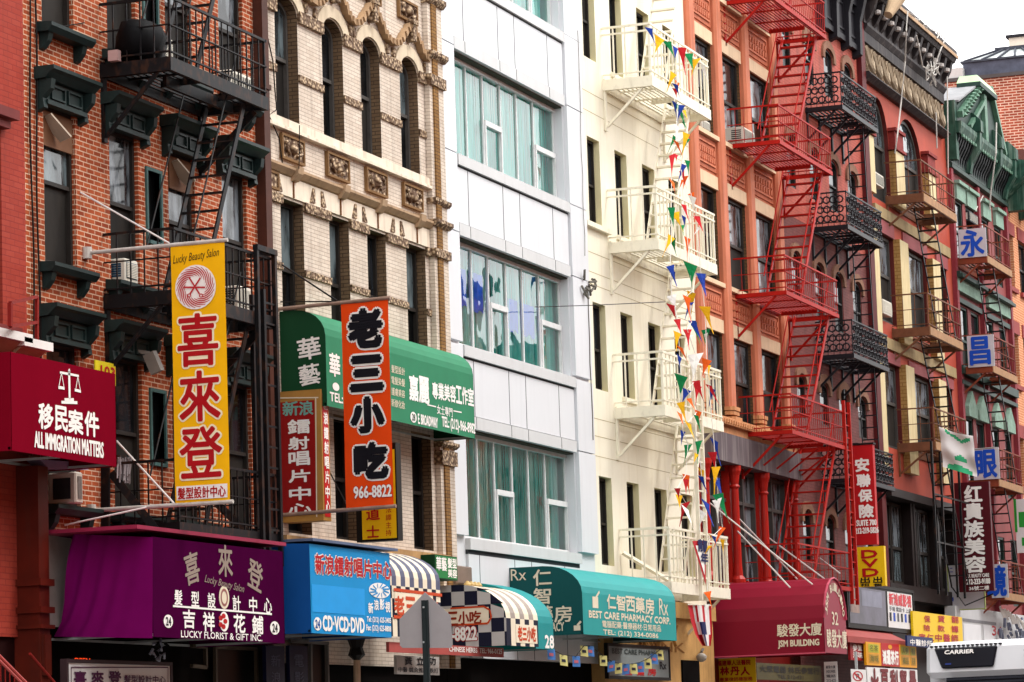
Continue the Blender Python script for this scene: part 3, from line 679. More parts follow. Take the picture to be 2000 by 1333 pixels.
# window banks: frame, glass, curtains behind
mt, t_, b_ = base('coated_glass'); n1 = nd(t_, 'ShaderNodeBsdfTransparent'); n1.inputs[0].default_value = (.98, 1, 1, 1); n2 = nd(t_, 'ShaderNodeBsdfGlossy'); n2.inputs['Roughness'].default_value = .015; n2.inputs[0].default_value = (.97, 1, 1, 1)
fz = nd(t_, 'ShaderNodeFresnel'); fz.inputs['IOR'].default_value = 1.65; mxs = nd(t_, 'ShaderNodeMixShader')
gg = nd(t_, 'ShaderNodeNewGeometry'); nn = nd(t_, 'ShaderNodeTexNoise'); nn.inputs['Scale'].default_value = .9; t_.links.new(gg.outputs['Position'], nn.inputs['Vector']); bb = nd(t_, 'ShaderNodeBump'); bb.inputs['Strength'].default_value = .22; bb.inputs['Distance'].default_value = .05
t_.links.new(nn.outputs[0], bb.inputs['Height']); t_.links.new(bb.outputs[0], n2.inputs['Normal'])
t_.links.new(fz.outputs[0], mxs.inputs[0]); t_.links.new(n1.outputs[0], mxs.inputs[1]); t_.links.new(n2.outputs[0], mxs.inputs[2]); t_.links.new(mxs.outputs[0], t_.nodes['Material Output'].inputs[0]); M_GLASS = mt
mt, t_, b_ = base('teal_curtain'); g_ = nd(t_, 'ShaderNodeNewGeometry'); mp = nd(t_, 'ShaderNodeMapping'); mp.inputs['Scale'].default_value = (3.4, 1, .35); t_.links.new(g_.outputs['Position'], mp.inputs[0])
n_ = nd(t_, 'ShaderNodeTexNoise'); n_.inputs['Scale'].default_value = 1.2; n_.inputs['Detail'].default_value = 6; t_.links.new(mp.outputs[0], n_.inputs['Vector']); cr = nd(t_, 'ShaderNodeValToRGB')
for p, c in ((.3, '2fa8a2'), (.47, '74f2e6'), (.64, 'd8fff8')):
    e = cr.color_ramp.elements.new(p); e.color = (*lin(c), 1)
cr.color_ramp.elements.remove(cr.color_ramp.elements[0]); cr.color_ramp.elements.remove(cr.color_ramp.elements[-1])
t_.links.new(n_.outputs[0], cr.inputs[0]); t_.links.new(cr.outputs[0], b_.inputs['Base Color']); b_.inputs['Roughness'].default_value = .9; M_TEAL = mt
MU = [52.95, 53.3, 54.16, 55.02, 55.94, 56.83, 57.78, 58.62, 58.95]; MU = [52.95, 53.27, 54.16, 55.02, 55.95, 56.83, 57.77, 58.95]
for ri, (z0, z1) in enumerate(GR):
    mb = MB(); Y = .2; ft = .04
    mb.box(52.955, 58.945, Y-.05, Y+.05, z0+.004, z0+.07); mb.box(52.955, 58.945, Y-.05, Y+.05, z1-.1, z1-.004)
    for x in MU[1:-1]+[52.98, 58.92]: mb.box(x-ft/2, x+ft/2, Y-.02, Y+.04, z0+.07, z1-.1)
    zt = z0+.96
    for a, b in ((0, 1), (3, 4), (6, 7)): 
        mb.box(MU[a]+ft/2, MU[b]-ft/2, Y-.055, Y+.05, zt-.05, zt+.05)
        mb.box(MU[a]+ft/2, MU[a]+ft/2+.05, Y-.05, Y+.04, z0+.07, zt-.05); mb.box(MU[b]-ft/2-.05, MU[b]-ft/2, Y-.05, Y+.04, z0+.07, zt-.05)
    w = mb.build('window', M_FRAMEW, B)
    mb = MB(); mb.poly([(52.96, Y+.01, z0), (58.94, Y+.01, z0), (58.94, Y+.01, z1), (52.96, Y+.01, z1)]); mb.build('pane', M_GLASS, w, fixn=False)
    mb = MB(); n = 260; prev = None
    for k in range(n+1):
        x = 52.96+5.98*k/n; y = Y+.17+.045*math.sin(k*.62+ri)+.03*math.sin(k*.23+2*ri)
        if prev: mb.poly([(prev[0], prev[1], z0), (x, y, z0), (x, y+.02*math.sin(k), z1), (prev[0], prev[1], z1)])
        prev = (x, y)
    mb.build('curtain', M_TEAL, w, fixn=False)
    mb = MB(); mb.box(52.96, 58.94, .005, .15, z1-.03, z1-.003); mb.build('head_shade', mk('olive_head_shade', '2f2f1e', .6, .15), w)  # dark slab paints the soffit shade under the window head
    mb = MB(); mb.box(52.9, 59.0, 1.2, 1.25, z0-.1, z1+.1); mb.box(52.9, 59, .62, 1.2, z1+.02, z1+.1); mb.build('room', M_BLACKD, w)
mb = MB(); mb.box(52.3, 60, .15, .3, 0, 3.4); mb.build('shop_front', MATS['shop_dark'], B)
# blue paper notices hung inside the middle bank of windows
for i, (a, b, z0, z1) in enumerate(((53.5, 54.1, 9.75, 10.45), (54.35, 54.95, 9.75, 10.45), (56.3, 56.8, 9.6, 10.2), (57.15, 57.7, 9.6, 10.2))):
    t = thing('blue_cloth', ['blue cloth hung inside the second pane from the left, grey building', 'blue cloth hung in the third pane of the grey building', 'blue cloth hung inside the grey building, fifth pane', 'blue cloth hung inside the right end pane of the grey building'][i], 'cloth', ((a+b)/2, .3, z0), 'blue cloths in the window')
    mb = MB(); n = 8
    for k in range(n):
        xa, xb = a+(b-a)*k/n, a+(b-a)*(k+1)/n; f = lambda j: .285+.012*math.sin(j*1.3); e = lambda j: z0+.04*math.sin(j*1.1+i)
        mb.hexa([(xa, f(k), e(k)), (xb, f(k+1), e(k+1)), (xb, f(k+1)+.004, e(k+1)), (xa, f(k)+.004, e(k))], [(xa, f(k), z1), (xb, f(k+1), z1), (xb, f(k+1)+.004, z1), (xa, f(k)+.004, z1)])
    mb.build('cloth_panel', mk('blue_cloth', '3f86ff', .8, .2, 4), t)
# ================================================================== white painted building
B = thing('white_painted_building', 'narrow cream white painted building with small deep windows', 'building', (64, 0, 0))
M_WHITE = mk('cream_paint', 'e9e2cd', .55, .05, 1.0, streak=.22, dirt=(.5, .4, .2), bump=.12, bsc=14)
M_WREV = mk('shaded_cream_reveal', 'dcd2a8', .6, .08, 2)  # darker, yellower copy of the wall paint: reveal shade in the colour
WC = [(60.42, 61.2), (62.17, 62.95), (64.0, 64.85), (65.83, 66.68)]; WR = [(15.62, 17.36), (12.2, 13.98), (8.86, 10.61), (5.36, 7.12)]
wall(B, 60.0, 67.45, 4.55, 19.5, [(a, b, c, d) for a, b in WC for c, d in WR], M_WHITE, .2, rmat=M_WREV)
body(B, 60.0, 67.45, 19.5, M_WHITE, front=.35)
for i, (a, b) in enumerate(WC):
    for j, (c, d) in enumerate(WR): sash(B, a+.02, b-.02, c, d-.01, .16, M_FRAMED, [P_DARK, P_SCREEN][(i+j) % 3 == 0], P_DARK if (i*j) % 2 else P_SCREEN, 0, .05, .48)
mb = MB(); mb.box(60.02, 61.55, -.1, 0, 12.1, 12.2)
for z in (12.1, 8.76, 15.5): 
    for a, b in WC[1:]: mb.box(a-.06, b+.06, -.05, 0, z, z+.09)
mb.pieces('sill', M_WHITE, B)
jb = MB()
for z in (14.9, 14.5, 11.6, 11.2, 10.95, 8.25, 7.9, 7.5):
    jb.box(60.02, 67.4, -.003, -.001, z, z+.012)
jb.pieces('render_joint', mk('joint_tan', 'a8996f', .8, .3), B)
M_SAND = mk('sand_stone', 'b98f58', .8, .18, 2, streak=.35, dirt=(.12, .07, .03), bump=.3)
mb = MB(); mb.box(60.02, 67.44, -.12, .2, 0, 4.5); mb.build('ground_floor', M_SAND, B)
mb = MB(); mb.box(60, 67.44, -.2, -.12, 4.42, 4.75); mb.build('ground_cornice', M_SAND, B)
x0, z1 = F(1266, 1252, -.12); x1, z0 = F(1345, 1274, -.12)
text(B, 'BANK', frF(-.12, x0-.6, x1-.3, z0-.02, z1), (0, 0, 1, 1), mk('carved_letter', '8a5c2c', .8, .2), .01, .01)
mb = MB()
for i in range(46):
    x = random.uniform(61.9, 64.6); z = random.uniform(3.75, 4.35); mb.bar((x, -.15, z), (x+random.uniform(-.1, .1), -.2, z+random.uniform(-.25, .25)), .06, .05)
mb.pieces('carved_relief', mk('carved_relief_tan', '9a6f3a', .8, .2), B)
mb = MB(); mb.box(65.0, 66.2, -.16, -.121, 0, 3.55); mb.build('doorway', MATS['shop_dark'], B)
t = thing('wall_cable', 'ragged dark crack along the seam of the grey and white buildings', 'cable', (60, -.1, 9))
mb = MB(); rr = random.Random(3); pts = [F3(1127+(y-0)*.031+rr.uniform(-1, 1), y, -.11) for y in range(60, 540, 40)]; mb.tube(pts, .007, 5)  # thin tubes stand in for the crack along the seam
pts = [F3(1143+(y-540)*.036+rr.uniform(-1, 1)+4, y, -.1) for y in range(560, 910, 50)]; mb.tube(pts, .01, 5)
for k in range(9): p = F3(1146+rr.uniform(-6, 10), 552+rr.uniform(-10, 30), -.12); mb.tube([p, p+Vector((rr.uniform(-.2, .2), -.05, rr.uniform(-.2, .2))), p+Vector((rr.uniform(-.25, .25), 0, rr.uniform(-.2, .2)))], .025, 5)
mb.build('cable_run', mk('grey_crack', '6e6a62', .7, .3), t)
# ---- cream fire escape
M_CRI = mk('cream_iron', 'e8e1cc', .45, .06, 3, rust=.14, spec=.45)
FE = thing('fire_escape', 'cream painted fire escape with pennants on the white building', 'fire escape', (63.5, -.5, 5), 'fire escapes')
for Z in (15.3, 11.93, 8.55, 5.0):
    balcony(FE, 61.6, 65.62, 1.02, Z, M_CRI, 1.1, 16, .2, .1, [(63.9, 65.1, -.95, -.3)], drop=.95, double=True, bal=.028)
for Z, h in ((11.93, 3.3), (8.55, 3.3), (5.0, 3.45), (15.3, 3.3)): stair(FE, (62.95, -.34, Z), (64.7, -.34, Z+h), .55, M_CRI, 12, .1, .12, 0, th=.035)
mb = MB()
for x in (63.45, 63.95): mb.box(x-.035, x+.035, -1.13, -1.06, 4.7, 9.55)
for k in range(15): mb.box(63.48, 63.92, -1.11, -1.09, 4.85+k*.3, 4.88+k*.3)
mb.bar((62.3, -.9, 5.0), (61.6, -.05, 5.65), .07); mb.build('drop_ladder', M_CRI, FE)
# ================================================================== terracotta building
B = thing('terracotta_building', 'orange terracotta building with round piers and pale stone lintels', 'building', (71, 0, 0))
M_TER = mk('terracotta', 'c27355', .6, .12, 1.4, streak=.4, dirt=(.1, .03, .015), bump=.15); M_TER2 = mk('terracotta_panel', 'b5664a', .65, .15, 2, streak=.25, bump=.3)
M_LINT = mk('pale_lintel', 'd9bd9c', .7, .1, 2, streak=.2, dirt=(.2, .12, .06)); M_REVT = brickmat('mossy_reveal', '6f5138', '5b4a33', '4a3b2c')
BAY = [(67.95, 69.46), (69.96, 71.78), (72.24, 74.2)]; TR = [(15.47, 17.61), (12.1, 14.24), (9.0, 10.96)]
wall(B, 67.45, 75.0, 8.62, 21.5, [(a, b, c, d) for a, b in BAY for c, d in TR]+[(a, b, 18.85, 20.8) for a, b in BAY], M_TER, .14, rmat=M_REVT)
body(B, 67.45, 75.0, 21.5, M_TER, front=.4, Z0=8)
lb = MB(); pb = MB(); gb = MB()
for i, (a, b) in enumerate(BAY):
    for j, (c, d) in enumerate(TR+[(18.85, 20.8)]):
        sash(B, a+.02, b-.02, c, d, .1, M_FRAMED, [P_CURT, P_DARK, P_CURT][(i+j) % 3], [P_SCREEN, P_CURT, P_DARK][(i+2*j) % 3], 0, .07, .5)
        lb.box(a-.06, b+.06, -.05, 0, d, d+.3); lb.box(a-.06, b+.06, -.12, 0, c-.1, c)
        if j != 2:
            z0, z1 = c-.86, c-.12
            pb.box(a-.02, b+.02, -.03, 0, z0+.02, z1)
            q = ((a+.1, b-.1, z1-.14, z1-.1), (a+.1, b-.1, z0+.12, z0+.16), (a+.1, a+.14, z0+.16, z1-.14), (b-.14, b-.1, z0+.16, z1-.14))
            for r in q: gb.box(r[0], r[1], -.06, -.03, r[2], r[3])
            for k in range(8):
                for l in range(2):
                    x = a+.22+(b-a-.44)*k/7; z = z0+.2+l*.17; gb.prism([(x-.05, -.03, z), (x+.02, -.03, z), (x+.06, -.03, z+.13), (x-.01, -.03, z+.13)], (0, -.03, 0))
lb.pieces('lintel', M_LINT, B); pb.pieces('spandrel', M_TER2, B); gb.pieces('spandrel_ornament', M_TER, B)
cb = MB()
def octa(x0, x1, y, e): return [(x0, 0), (x0, y+e), (x0+e*.9, y), (x1-e*.9, y), (x1, y+e), (x1, 0)]
PIERS = ((67.48, 67.93, -.12), (69.48, 69.94, -.15), (71.8, 72.22, -.15), (74.22, 74.68, -.15))
for x0, x1, y in PIERS: cb.prism([(x, yy, 9.3) for x, yy in octa(x0, x1, y, .06)], (0, 0, 12.2))
cb.pieces('pier', M_TER, B)
bb = MB()
for x0, x1, y in PIERS:
    for z, e in ((8.985, .1), (9.12, .05), (9.22, .07)): bb.prism([(x, yy, z) for x, yy in octa(x0-e, x1+e, y-e, .07)], (0, 0, .085))
bb.box(67.46, 75, -.3, 0, 8.82, 8.98); bb.box(67.46, 75, -.2, 0, 8.64, 8.82)
for k in range(40): bb.box(67.55+k*.185, 67.63+k*.185, -.34, -.3, 8.85, 8.93)
bb.build('base_moulding', mk('tan_moulding', 'c58a5e', .7, .15, 3, streak=.25), B)
mb = MB(); mb.box(67.5, 74.9, -.28, .1, 7.98, 8.62); mb.build('fascia', mk('weathered_purple_grey', '5c5155', .6, .15, 1.2, streak=.55, dirt=(.4, .36, .33)), B)
mb = MB(); mb.box(67.45, 75.0, .25, .35, 3.0, 8.0); mb.box(67.46, 74.99, -.18, .25, 5.15, 5.32); mb.build('second_storey_wall', mk('dull_red_paint', '6d1511', .5, .2), B)
M_REDC = mk('red_iron_paint', 'a81f16', .4, .12, 3, spec=.5, rust=.1)
mb = MB()
for px in (1380, 1437, 1493, 1552):
    x = F(px, 1000, -.12)[0]; mb.lathe((x, -.12, 0), [(.17, 5.32), (.17, 5.42), (.11, 5.5), (.095, 5.75), (.085, 7.45), (.12, 7.5), (.09, 7.55), (.12, 7.75), (.16, 7.85), (.16, 7.97)], 12)
    mb.box(x-.12, x+.12, -.02, .25, 5.32, 7.98)
mb.pieces('column', M_REDC, B, smooth=False)
for a, b in ((67.75, 69.55), (69.85, 71.8), (72.1, 74.4)):
    w = MB(); c = (a+b)/2
    for q in ((a, a+.08), (c-.05, c+.05), (b-.08, b)): w.box(q[0], q[1], .05, .2, 5.32, 7.98)
    for z in (5.36, 6.35, 7.2, 7.9): w.box(a, b, .06, .19, z-.04, z+.04)
    o = w.build('window', M_FRAMEG, B); w = MB(); w.poly([(a, .15, 5.3), (b, .15, 5.3), (b, .15, 7.95), (a, .15, 7.95)]); w.build('pane', P_CURT, o, fixn=False)
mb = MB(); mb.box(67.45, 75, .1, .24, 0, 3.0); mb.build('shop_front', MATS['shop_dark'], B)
# ---- red fire escape
M_REDF = mk('bright_red_iron', 'a11a12', .5, .15, 3, spec=.25)
FE = thing('fire_escape', 'bright red fire escape with steep stairs on the terracotta building', 'fire escape', (73, -.6, 5.3), 'fire escapes')
for Z in (18.85, 15.47, 11.97, 8.78, 5.38):
    balcony(FE, 70.6, 75.25, 1.2, Z, M_REDF, .84, 26 if Z != 5.38 else 12, .075, .085, [(73.9, 75.15, -1.08, -.2)], drop=.95, bal=.011, ends=True)
for Z0, Z1 in ((5.38, 8.78), (8.78, 11.97), (11.97, 15.47), (15.47, 18.85), (18.85, 22)):
    a = 71.5; b = 74.7
    stair(FE, (72.4, -.22, Z0), (75.05, -.22, Z1), .85, M_REDF, 12, .11, .15, .75, th=.035, name='stair')
mb = MB()
for x in (75.35, 75.85): mb.box(x-.035, x+.035, -1.28, -1.2, 5.0, 9.9)
for k in range(16): mb.box(75.38, 75.82, -1.25, -1.23, 5.1+k*.3, 5.13+k*.3)
mb.build('drop_ladder', M_REDF, FE)
mb = MB()
for k in range(4): x = 71.5+k*1.1; mb.bar((x, -1.0, 8.62), (x-.1, -.3, 8.1), .035)
mb.pieces('strut', M_REDF, FE)
# guy wires of the big maroon canopy
t = thing('guy_wires', 'pale steel wires staying the maroon canopy below the red fire escape', 'wire', (70, -1, 6))
mb = MB()
for a, b, ya, yb in (((1380, 978), (1587, 1142), -.05, -2.2), ((1437, 1034), (1543, 1148), -.1, -1.9), ((1500, 1050), (1625, 1142), -.1, -2.3), ((1440, 1010), (1560, 1135), -.1, -1.0), ((1600, 1090), (1640, 1120), -.1, -2.4)): mb.tube([F3(*a, ya), F3(*b, yb)], .018, 5)
mb.pieces('wire_run', mk('wire_steel', 'c9c2bd', .35, .1, spec=.6), t)
# ================================================================== pink red house with small arched windows
B = thing('pink_red_house', 'pink red painted house with small arched windows and black balconies', 'building', (79.5, 0, 0))
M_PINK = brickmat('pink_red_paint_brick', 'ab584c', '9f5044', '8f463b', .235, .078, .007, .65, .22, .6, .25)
M_PINK2 = M_PINK
AW = [(75.75, 76.5), (77.9, 78.72), (79.8, 80.68), (81.75, 82.65)]; AR = [(18.35, 19.42), (15.35, 16.49), (12.19, 13.54), (9.6, 10.5), (6.1, 7.17)]
M_MAUVE = brickmat('mauve_brown_brick', '704340', '673c3a', '593432', .235, .078, .007, .65, .25, .6, .25)  # lower storeys in a darker, browner tone
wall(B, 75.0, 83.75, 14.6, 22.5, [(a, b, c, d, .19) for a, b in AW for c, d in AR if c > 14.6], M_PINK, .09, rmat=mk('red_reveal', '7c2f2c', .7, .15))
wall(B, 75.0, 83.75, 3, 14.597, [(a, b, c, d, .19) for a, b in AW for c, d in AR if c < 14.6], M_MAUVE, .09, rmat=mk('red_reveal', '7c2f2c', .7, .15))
body(B, 75.0, 83.75, 22.5, M_PINK, front=.35)
M_BROWN = mk('worn_brownstone', '7d5a48', .8, .25, 3, bump=.3)
for i, (a, b) in enumerate(AW):
    for j, (c, d) in enumerate(AR):
        w = sash(B, a+.01, b-.01, c, d-.01, .055, M_FRAMED, P_DARK, P_BLACK, .185, .04, .5)
        h = MB(); ap = arch_pts(a-.02, b+.02, d, .22); bp = arch_pts(a-.22, b+.22, d, .42)
        for p, q, r, s in zip(ap, ap[1:], bp[1:], bp): h.prism([(p[0], 0, p[1]), (q[0], 0, q[1]), (r[0], 0, r[1]), (s[0], 0, s[1])], (0, -.06, 0))
        for s in (-1, 1):
            x = a-.12 if s < 0 else b+.12; h.box(x-.1, x+.1, -.06, 0, d-.1, d)
        h.build('hood', M_BROWN, w)
M_CORN = mk('black_cornice_paint', '1d1b20', .55, .25, 3, spec=.4)
mb = MB(); mb.box(79.2, 83.2, -.16, 0, 20.1, 20.25); mb.box(79.2, 83.2, -.1, 0, 20.25, 21.3); mb.box(79.1, 83.3, -.2, 0, 21.3, 21.5); mb.prism([(79.1, 0, 22.4), (79.1, -.6, 22.3), (79.1, -.6, 22.1), (79.1, -.3, 21.7), (79.1, 0, 21.5)], (4.2, 0, 0))
for x in (79.3, 80.55, 81.8, 83.0):
    mb.prism([(x-.12, 0, 22.1), (x-.12, -.55, 22.1), (x-.12, -.42, 21.5), (x-.12, -.26, 20.9), (x-.12, -.24, 20.0), (x-.12, 0, 19.9)], (.24, 0, 0))
for a in (79.5, 80.75, 82.0):
    for q in ((a, a+.95, 20.4, 20.46), (a, a+.95, 21.1, 21.16), (a, a+.06, 20.46, 21.1), (a+.89, a+.95, 20.46, 21.1)): mb.box(q[0], q[1], -.13, -.1, q[2], q[3])
mb.build('cornice', M_CORN, B)
mb = MB(); mb.box(83.35, 83.8, -.14, 0, 3, 22.5); mb.build('party_strip', mk('dark_red_strip', '54181a', .6, .2), B)
# ---- black ornate balconies
FE = thing('fire_escape', 'ornate black balconies stacked on the pink red house', 'fire escape', (79.5, -.5, 8), 'fire escapes')
M_ORNI = mk('black_wrought_iron', '1b1a1f', .45, .2, 6, spec=.5)
for Z in (17.6, 14.55, 11.3, 8.2):
    balcony(FE, 77.75, 81.35, .92, Z, M_ORNI, .86, 26, .09, .11, [(80.0, 81.0, -.8, -.25)], drop=.75, bal=.014, brackets=(77.8, 79.0, 80.2, 81.3))
    mb = MB()
    def ring(c, u, r):
        mb.tube([c+u*math.cos(q*math.pi/4)*r+Vector((0, 0, 1))*math.sin(q*math.pi/4)*r for q in range(9)], .02, 4)
    for k in range(21):
        for l in range(3): ring(Vector((77.86+k*.17, -.95, Z+.2+l*.24)), Vector((1, 0, 0)), .085 if (k+l) % 2 else .06)
    for k in range(5):
        for l in range(3):
            for x in (77.72, 81.38): ring(Vector((x, -.1-k*.17, Z+.2+l*.24)), Vector((0, 1, 0)), .085)
    mb.build('scrollwork', M_ORNI, FE)
    if Z > 9: stair(FE, (80.95, -.3, Z-3.1), (80.75, -.3, Z), .42, M_ORNI, 10, .05, .04, 0, th=.03, name='ladder')
# ================================================================== arched window building
B = thing('arched_window_building', 'tall red building with two great arched windows, cream piers and a dark bracketed cornice', 'building', (89, 0, 0))
M_RED7 = mk('red_stucco', 'a44634', .65, .1, 1.2, streak=.2, dirt=(.15, .03, .03)); M_CRM7 = mk('cream_pier_paint', 'cbb98d', .6, .1, 2, streak=.5, dirt=(.35, .2, .05))
M_TANB = brickmat('tan_pier_brick', 'ad8652', '9c7744', '8a6536', .3, .1, .012, .8, .15, .4, .3)
hol = [(84.5, 86.6, 16.4, 18.12, 1.2), (87.7, 90.6, 16.4, 18.12, 1.2)]+[(a, b, c, d) for a, b in ((84.5, 86.6), (87.7, 90.6)) for c, d in ((13.05, 15.5), (9.6, 11.93))]+[(91.9, 93.2, 13.05, 15.5), (91.9, 93.2, 9.6, 11.93)]
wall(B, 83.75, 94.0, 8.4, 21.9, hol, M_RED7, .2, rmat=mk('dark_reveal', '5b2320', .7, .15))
body(B, 83.75, 94.0, 21.9, M_RED7, front=.6)
for h in hol:
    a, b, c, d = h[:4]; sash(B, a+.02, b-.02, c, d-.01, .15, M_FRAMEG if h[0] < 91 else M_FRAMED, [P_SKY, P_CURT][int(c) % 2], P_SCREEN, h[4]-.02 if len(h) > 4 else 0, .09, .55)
pb = MB(); tb = MB(); lb = MB()
P7 = ((83.78, 84.42, -.12), (86.62, 87.62, -.19), (90.65, 91.6, -.19))
for x0, x1, y in P7:
    for z0, z1 in ((16.45, 18.0), (12.6, 15.5), (9.0, 12.0)):
        pb.box(x0+.02, x1, y, 0, z0, z1); tb.box(x0, x0+.018, y+.01, 0, z0, z1)
    lb.box(x0-.08, x1+.08, y-.06, 0, 18.02, 18.1); lb.box(x0-.08, x1+.08, y-.06, 0, 18.55, 18.64); lb.box(x0, x1, y, 0, 18.1, 18.55)
pb.pieces('pier', M_CRM7, B); tb.pieces('pier_brick', M_TANB, B); lb.pieces('capital', mk('dark_red_terracotta', '7d2a26', .7, .2, 6, bump=.8, bsc=18), B)
lb = MB()
for z0, z1 in ((15.5, 15.86), (11.93, 12.22)):
    for a, b in ((84.45, 86.6), (87.64, 90.63), (91.8, 93.3)): lb.box(a, b, -.05, 0, z0, z1)
lb.pieces('lintel', mk('mauve_lintel', '8c4a4c', .7, .12), B)
mb = MB()
for z in (15.9, 12.3): mb.box(84.4, 93.6, -.08, 0, z, z+.3)
mb.build('sill_band', mk('tan_band', '9c8864', .7, .15, 2, streak=.3), B)
mb = MB(); mb.box(83.8, 94, .3, .45, 3, 8.4); mb.box(83.8, 94, -.3, .3, 8.2, 8.42); mb.box(83.8, 94, -.15, .3, 5.5, 5.9)
for x in (83.9, 86.95, 87.3, 90.2, 92.2): mb.box(x, x+.22, -.05, .3, 5.9, 8.2)
mb.build('second_storey_front', mk('black_brown_front', '1f1615', .5, .25), B)
for i, (a, b) in enumerate(((84.35, 85.6), (85.7, 86.9), (87.6, 88.8), (88.9, 90.1), (90.5, 92.1))):
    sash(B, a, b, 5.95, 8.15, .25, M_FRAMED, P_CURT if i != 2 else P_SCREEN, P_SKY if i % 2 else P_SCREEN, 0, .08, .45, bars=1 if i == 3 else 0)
# cornice
mb = MB(); X0, L = 83.8, 9.7
mb.prism([(X0, 0, 19.72), (X0, -.22, 19.72), (X0, -.3, 19.62), (X0, -.12, 19.5), (X0, 0, 19.5)], (L, 0, 0))
mb.box(X0, X0+L, -.14, 0, 20.55, 20.85); mb.prism([(X0, 0, 21.05), (X0, -.24, 21.05), (X0, -.24, 20.98), (X0, -.15, 20.84), (X0, 0, 20.84)], (L, 0, 0))
mb.box(X0-.1, X0+L, -.18, 0, 21.05, 21.6)
mb.prism([(X0-.1, .2, 22.15), (X0-.1, -.6, 22.1), (X0-.1, -.6, 21.9), (X0-.1, -.52, 21.75), (X0-.1, 0, 21.6)], (L+.1, 0, 0))
for k in range(13):
    x = X0+.2+k*.77; mb.prism([(x-.11, -.18, 21.68), (x-.11, -.5, 21.72), (x-.11, -.42, 21.45), (x-.11, -.28, 21.2), (x-.11, -.18, 21.1)], (.22, 0, 0))
mb.build('cornice', mk('dark_cornice_paint', '2b2526', .6, .3, 4, streak=.3, dirt=(.3, .25, .22)), B)
mb = MB(); mb.box(X0-.1, X0+L, -.64, -.61, 21.86, 21.96); mb.build('cornice_edge', mk('weathered_edge', 'a88a6c', .7, .25), B)
mb = MB()
for k in range(12): mb.lathe((X0+.6+k*.77, -.4, 21.36), [(.01, 0), (.09, .03), (.09, .12), (.01, .15)], 8)
mb.pieces('cornice_knob', mk('pale_knob', 'b5ada8', .6, .2), B)
mb = MB(); mb.box(X0+.05, X0+L-.05, -.06, 0, 19.74, 20.54); mb.build('frieze', M_ORN, B)
mb = MB()
for k in range(11):
    x = X0+.5+k*.86; mb.tube([(x-.3, -.1, 20.45), (x-.1, -.16, 20.0), (x+.05, -.2, 19.82), (x+.25, -.14, 20.1), (x+.3, -.1, 20.45)], .075, 6)
mb.build('frieze_festoon', mk('tan_festoon', '9f8e78', .75, .25, 6), B)
t = thing('cornice_ropes', 'white ropes tangled round the end of the dark cornice', 'rope', (88, -1, 20))
mb = MB(); rr = random.Random(5)
for a in ([(1773, 22, -.66), (1770, 60, -.66), (1768, 120, -.4), (1760, 200, -.3), (1752, 270, -.3), (1748, 300, -.2)], [(1790, 70, -.6), (1802, 130, -.4), (1820, 140, -.4)], [(1852, 62, -.66), (1836, 100, -.6), (1822, 140, -.4)], [(1830, 75, -.66), (1838, 62, -.66)]):
    mb.tube([F3(*p) for p in a], .022, 5)
for k in range(30): p = F3(1818+rr.uniform(-8, 14), 138+rr.uniform(-14, 22), -.45); mb.tube([p, p+Vector((rr.uniform(-.25, .25), rr.uniform(-.1, .1), rr.uniform(-.15, .15))), p+Vector((rr.uniform(-.3, .3), 0, rr.uniform(-.25, .25)))], .016, 4)
for k in range(26): p = F3(1770+k*3+rr.uniform(-3, 3), 22+k*2+rr.uniform(-2, 6), -.62); mb.tube([p, p+Vector((rr.uniform(.2, .6), rr.uniform(-.1, .1), rr.uniform(-.12, .12)))], .014, 4)
mb.pieces('rope', mk('white_rope', 'c4bfb8', .8, .15), t)
t = thing('tan_drum', 'tan drum hanging at the top edge of the dark cornice', 'drum', F3(1745, 15, -.7))
mb = MB(); c = F3(1746, 16, -.8); mb.tube([c+Vector((-.3, .1, -.25)), c+Vector((.25, -.05, .35))], [.12, .24], 14); mb.build('drum_body', mk('tan_canvas', 'ad9477', .7, .2), t)
# ---- rust brown fire escape
M_RUST = mk('rusty_brown_iron', '6d4530', .6, .25, 4, rust=.4); M_RUSTL = mk('lit_iron_edge', '9c744e', .6, .2, 4, rust=.2)
FE = thing('fire_escape', 'rusty brown fire escape on the arched window building', 'fire escape', (88, -.5, 9), 'fire escapes')
for Z in (16.6, 12.9, 9.75):
    balcony(FE, 86.0, 90.1, 1.0, Z, M_RUST, .95, 9, .22, .12, [(88.2, 89.5, -.9, -.25)], drop=.8, bal=.018)
    mb = MB(); mb.box(86.0, 90.1, -1.07, -1.051, Z-.2, Z+.02); mb.build('lit_beam_face', M_RUSTL, FE)  # thin plate on the beam front, light painted in as tan
for Z0, Z1 in ((12.9, 16.55), (9.75, 12.85), (6.0, 9.7)): stair(FE, (90.3, -.35, Z0), (87.9, -.35, Z1), .5, M_IRON, 12, .08, .12, 0, th=.035, name='ladder')
mb = MB()
for x in (85.6, 86.6, 88.0, 88.9): mb.box(x-.03, x+.03, -1.05, -.99, 5.6, 9.75)
for z in (7.0, 8.3): mb.box(85.6, 90, -1.04, -1.0, z, z+.04)
mb.pieces('post', M_IRON, FE)

acpx('air conditioner in the upper arched window of the red corniced building', 1701, 1710, 1725, 335, 359, [M_ACW, M_ACG])
acpx('white air conditioner in a lower window left of the rusty fire escape', 1714, 1725, 1741, 584, 612, [M_ACW, M_ACW])
acpx('air conditioner in the first window column of the terracotta building', 1362, 1371, 1386, 231, 253, [M_ACW, M_ACG])
acpx('wide white air conditioner behind the red fire escape railing', 1421, 1452, 1473, 247, 279, [M_ACW, M_ACG])
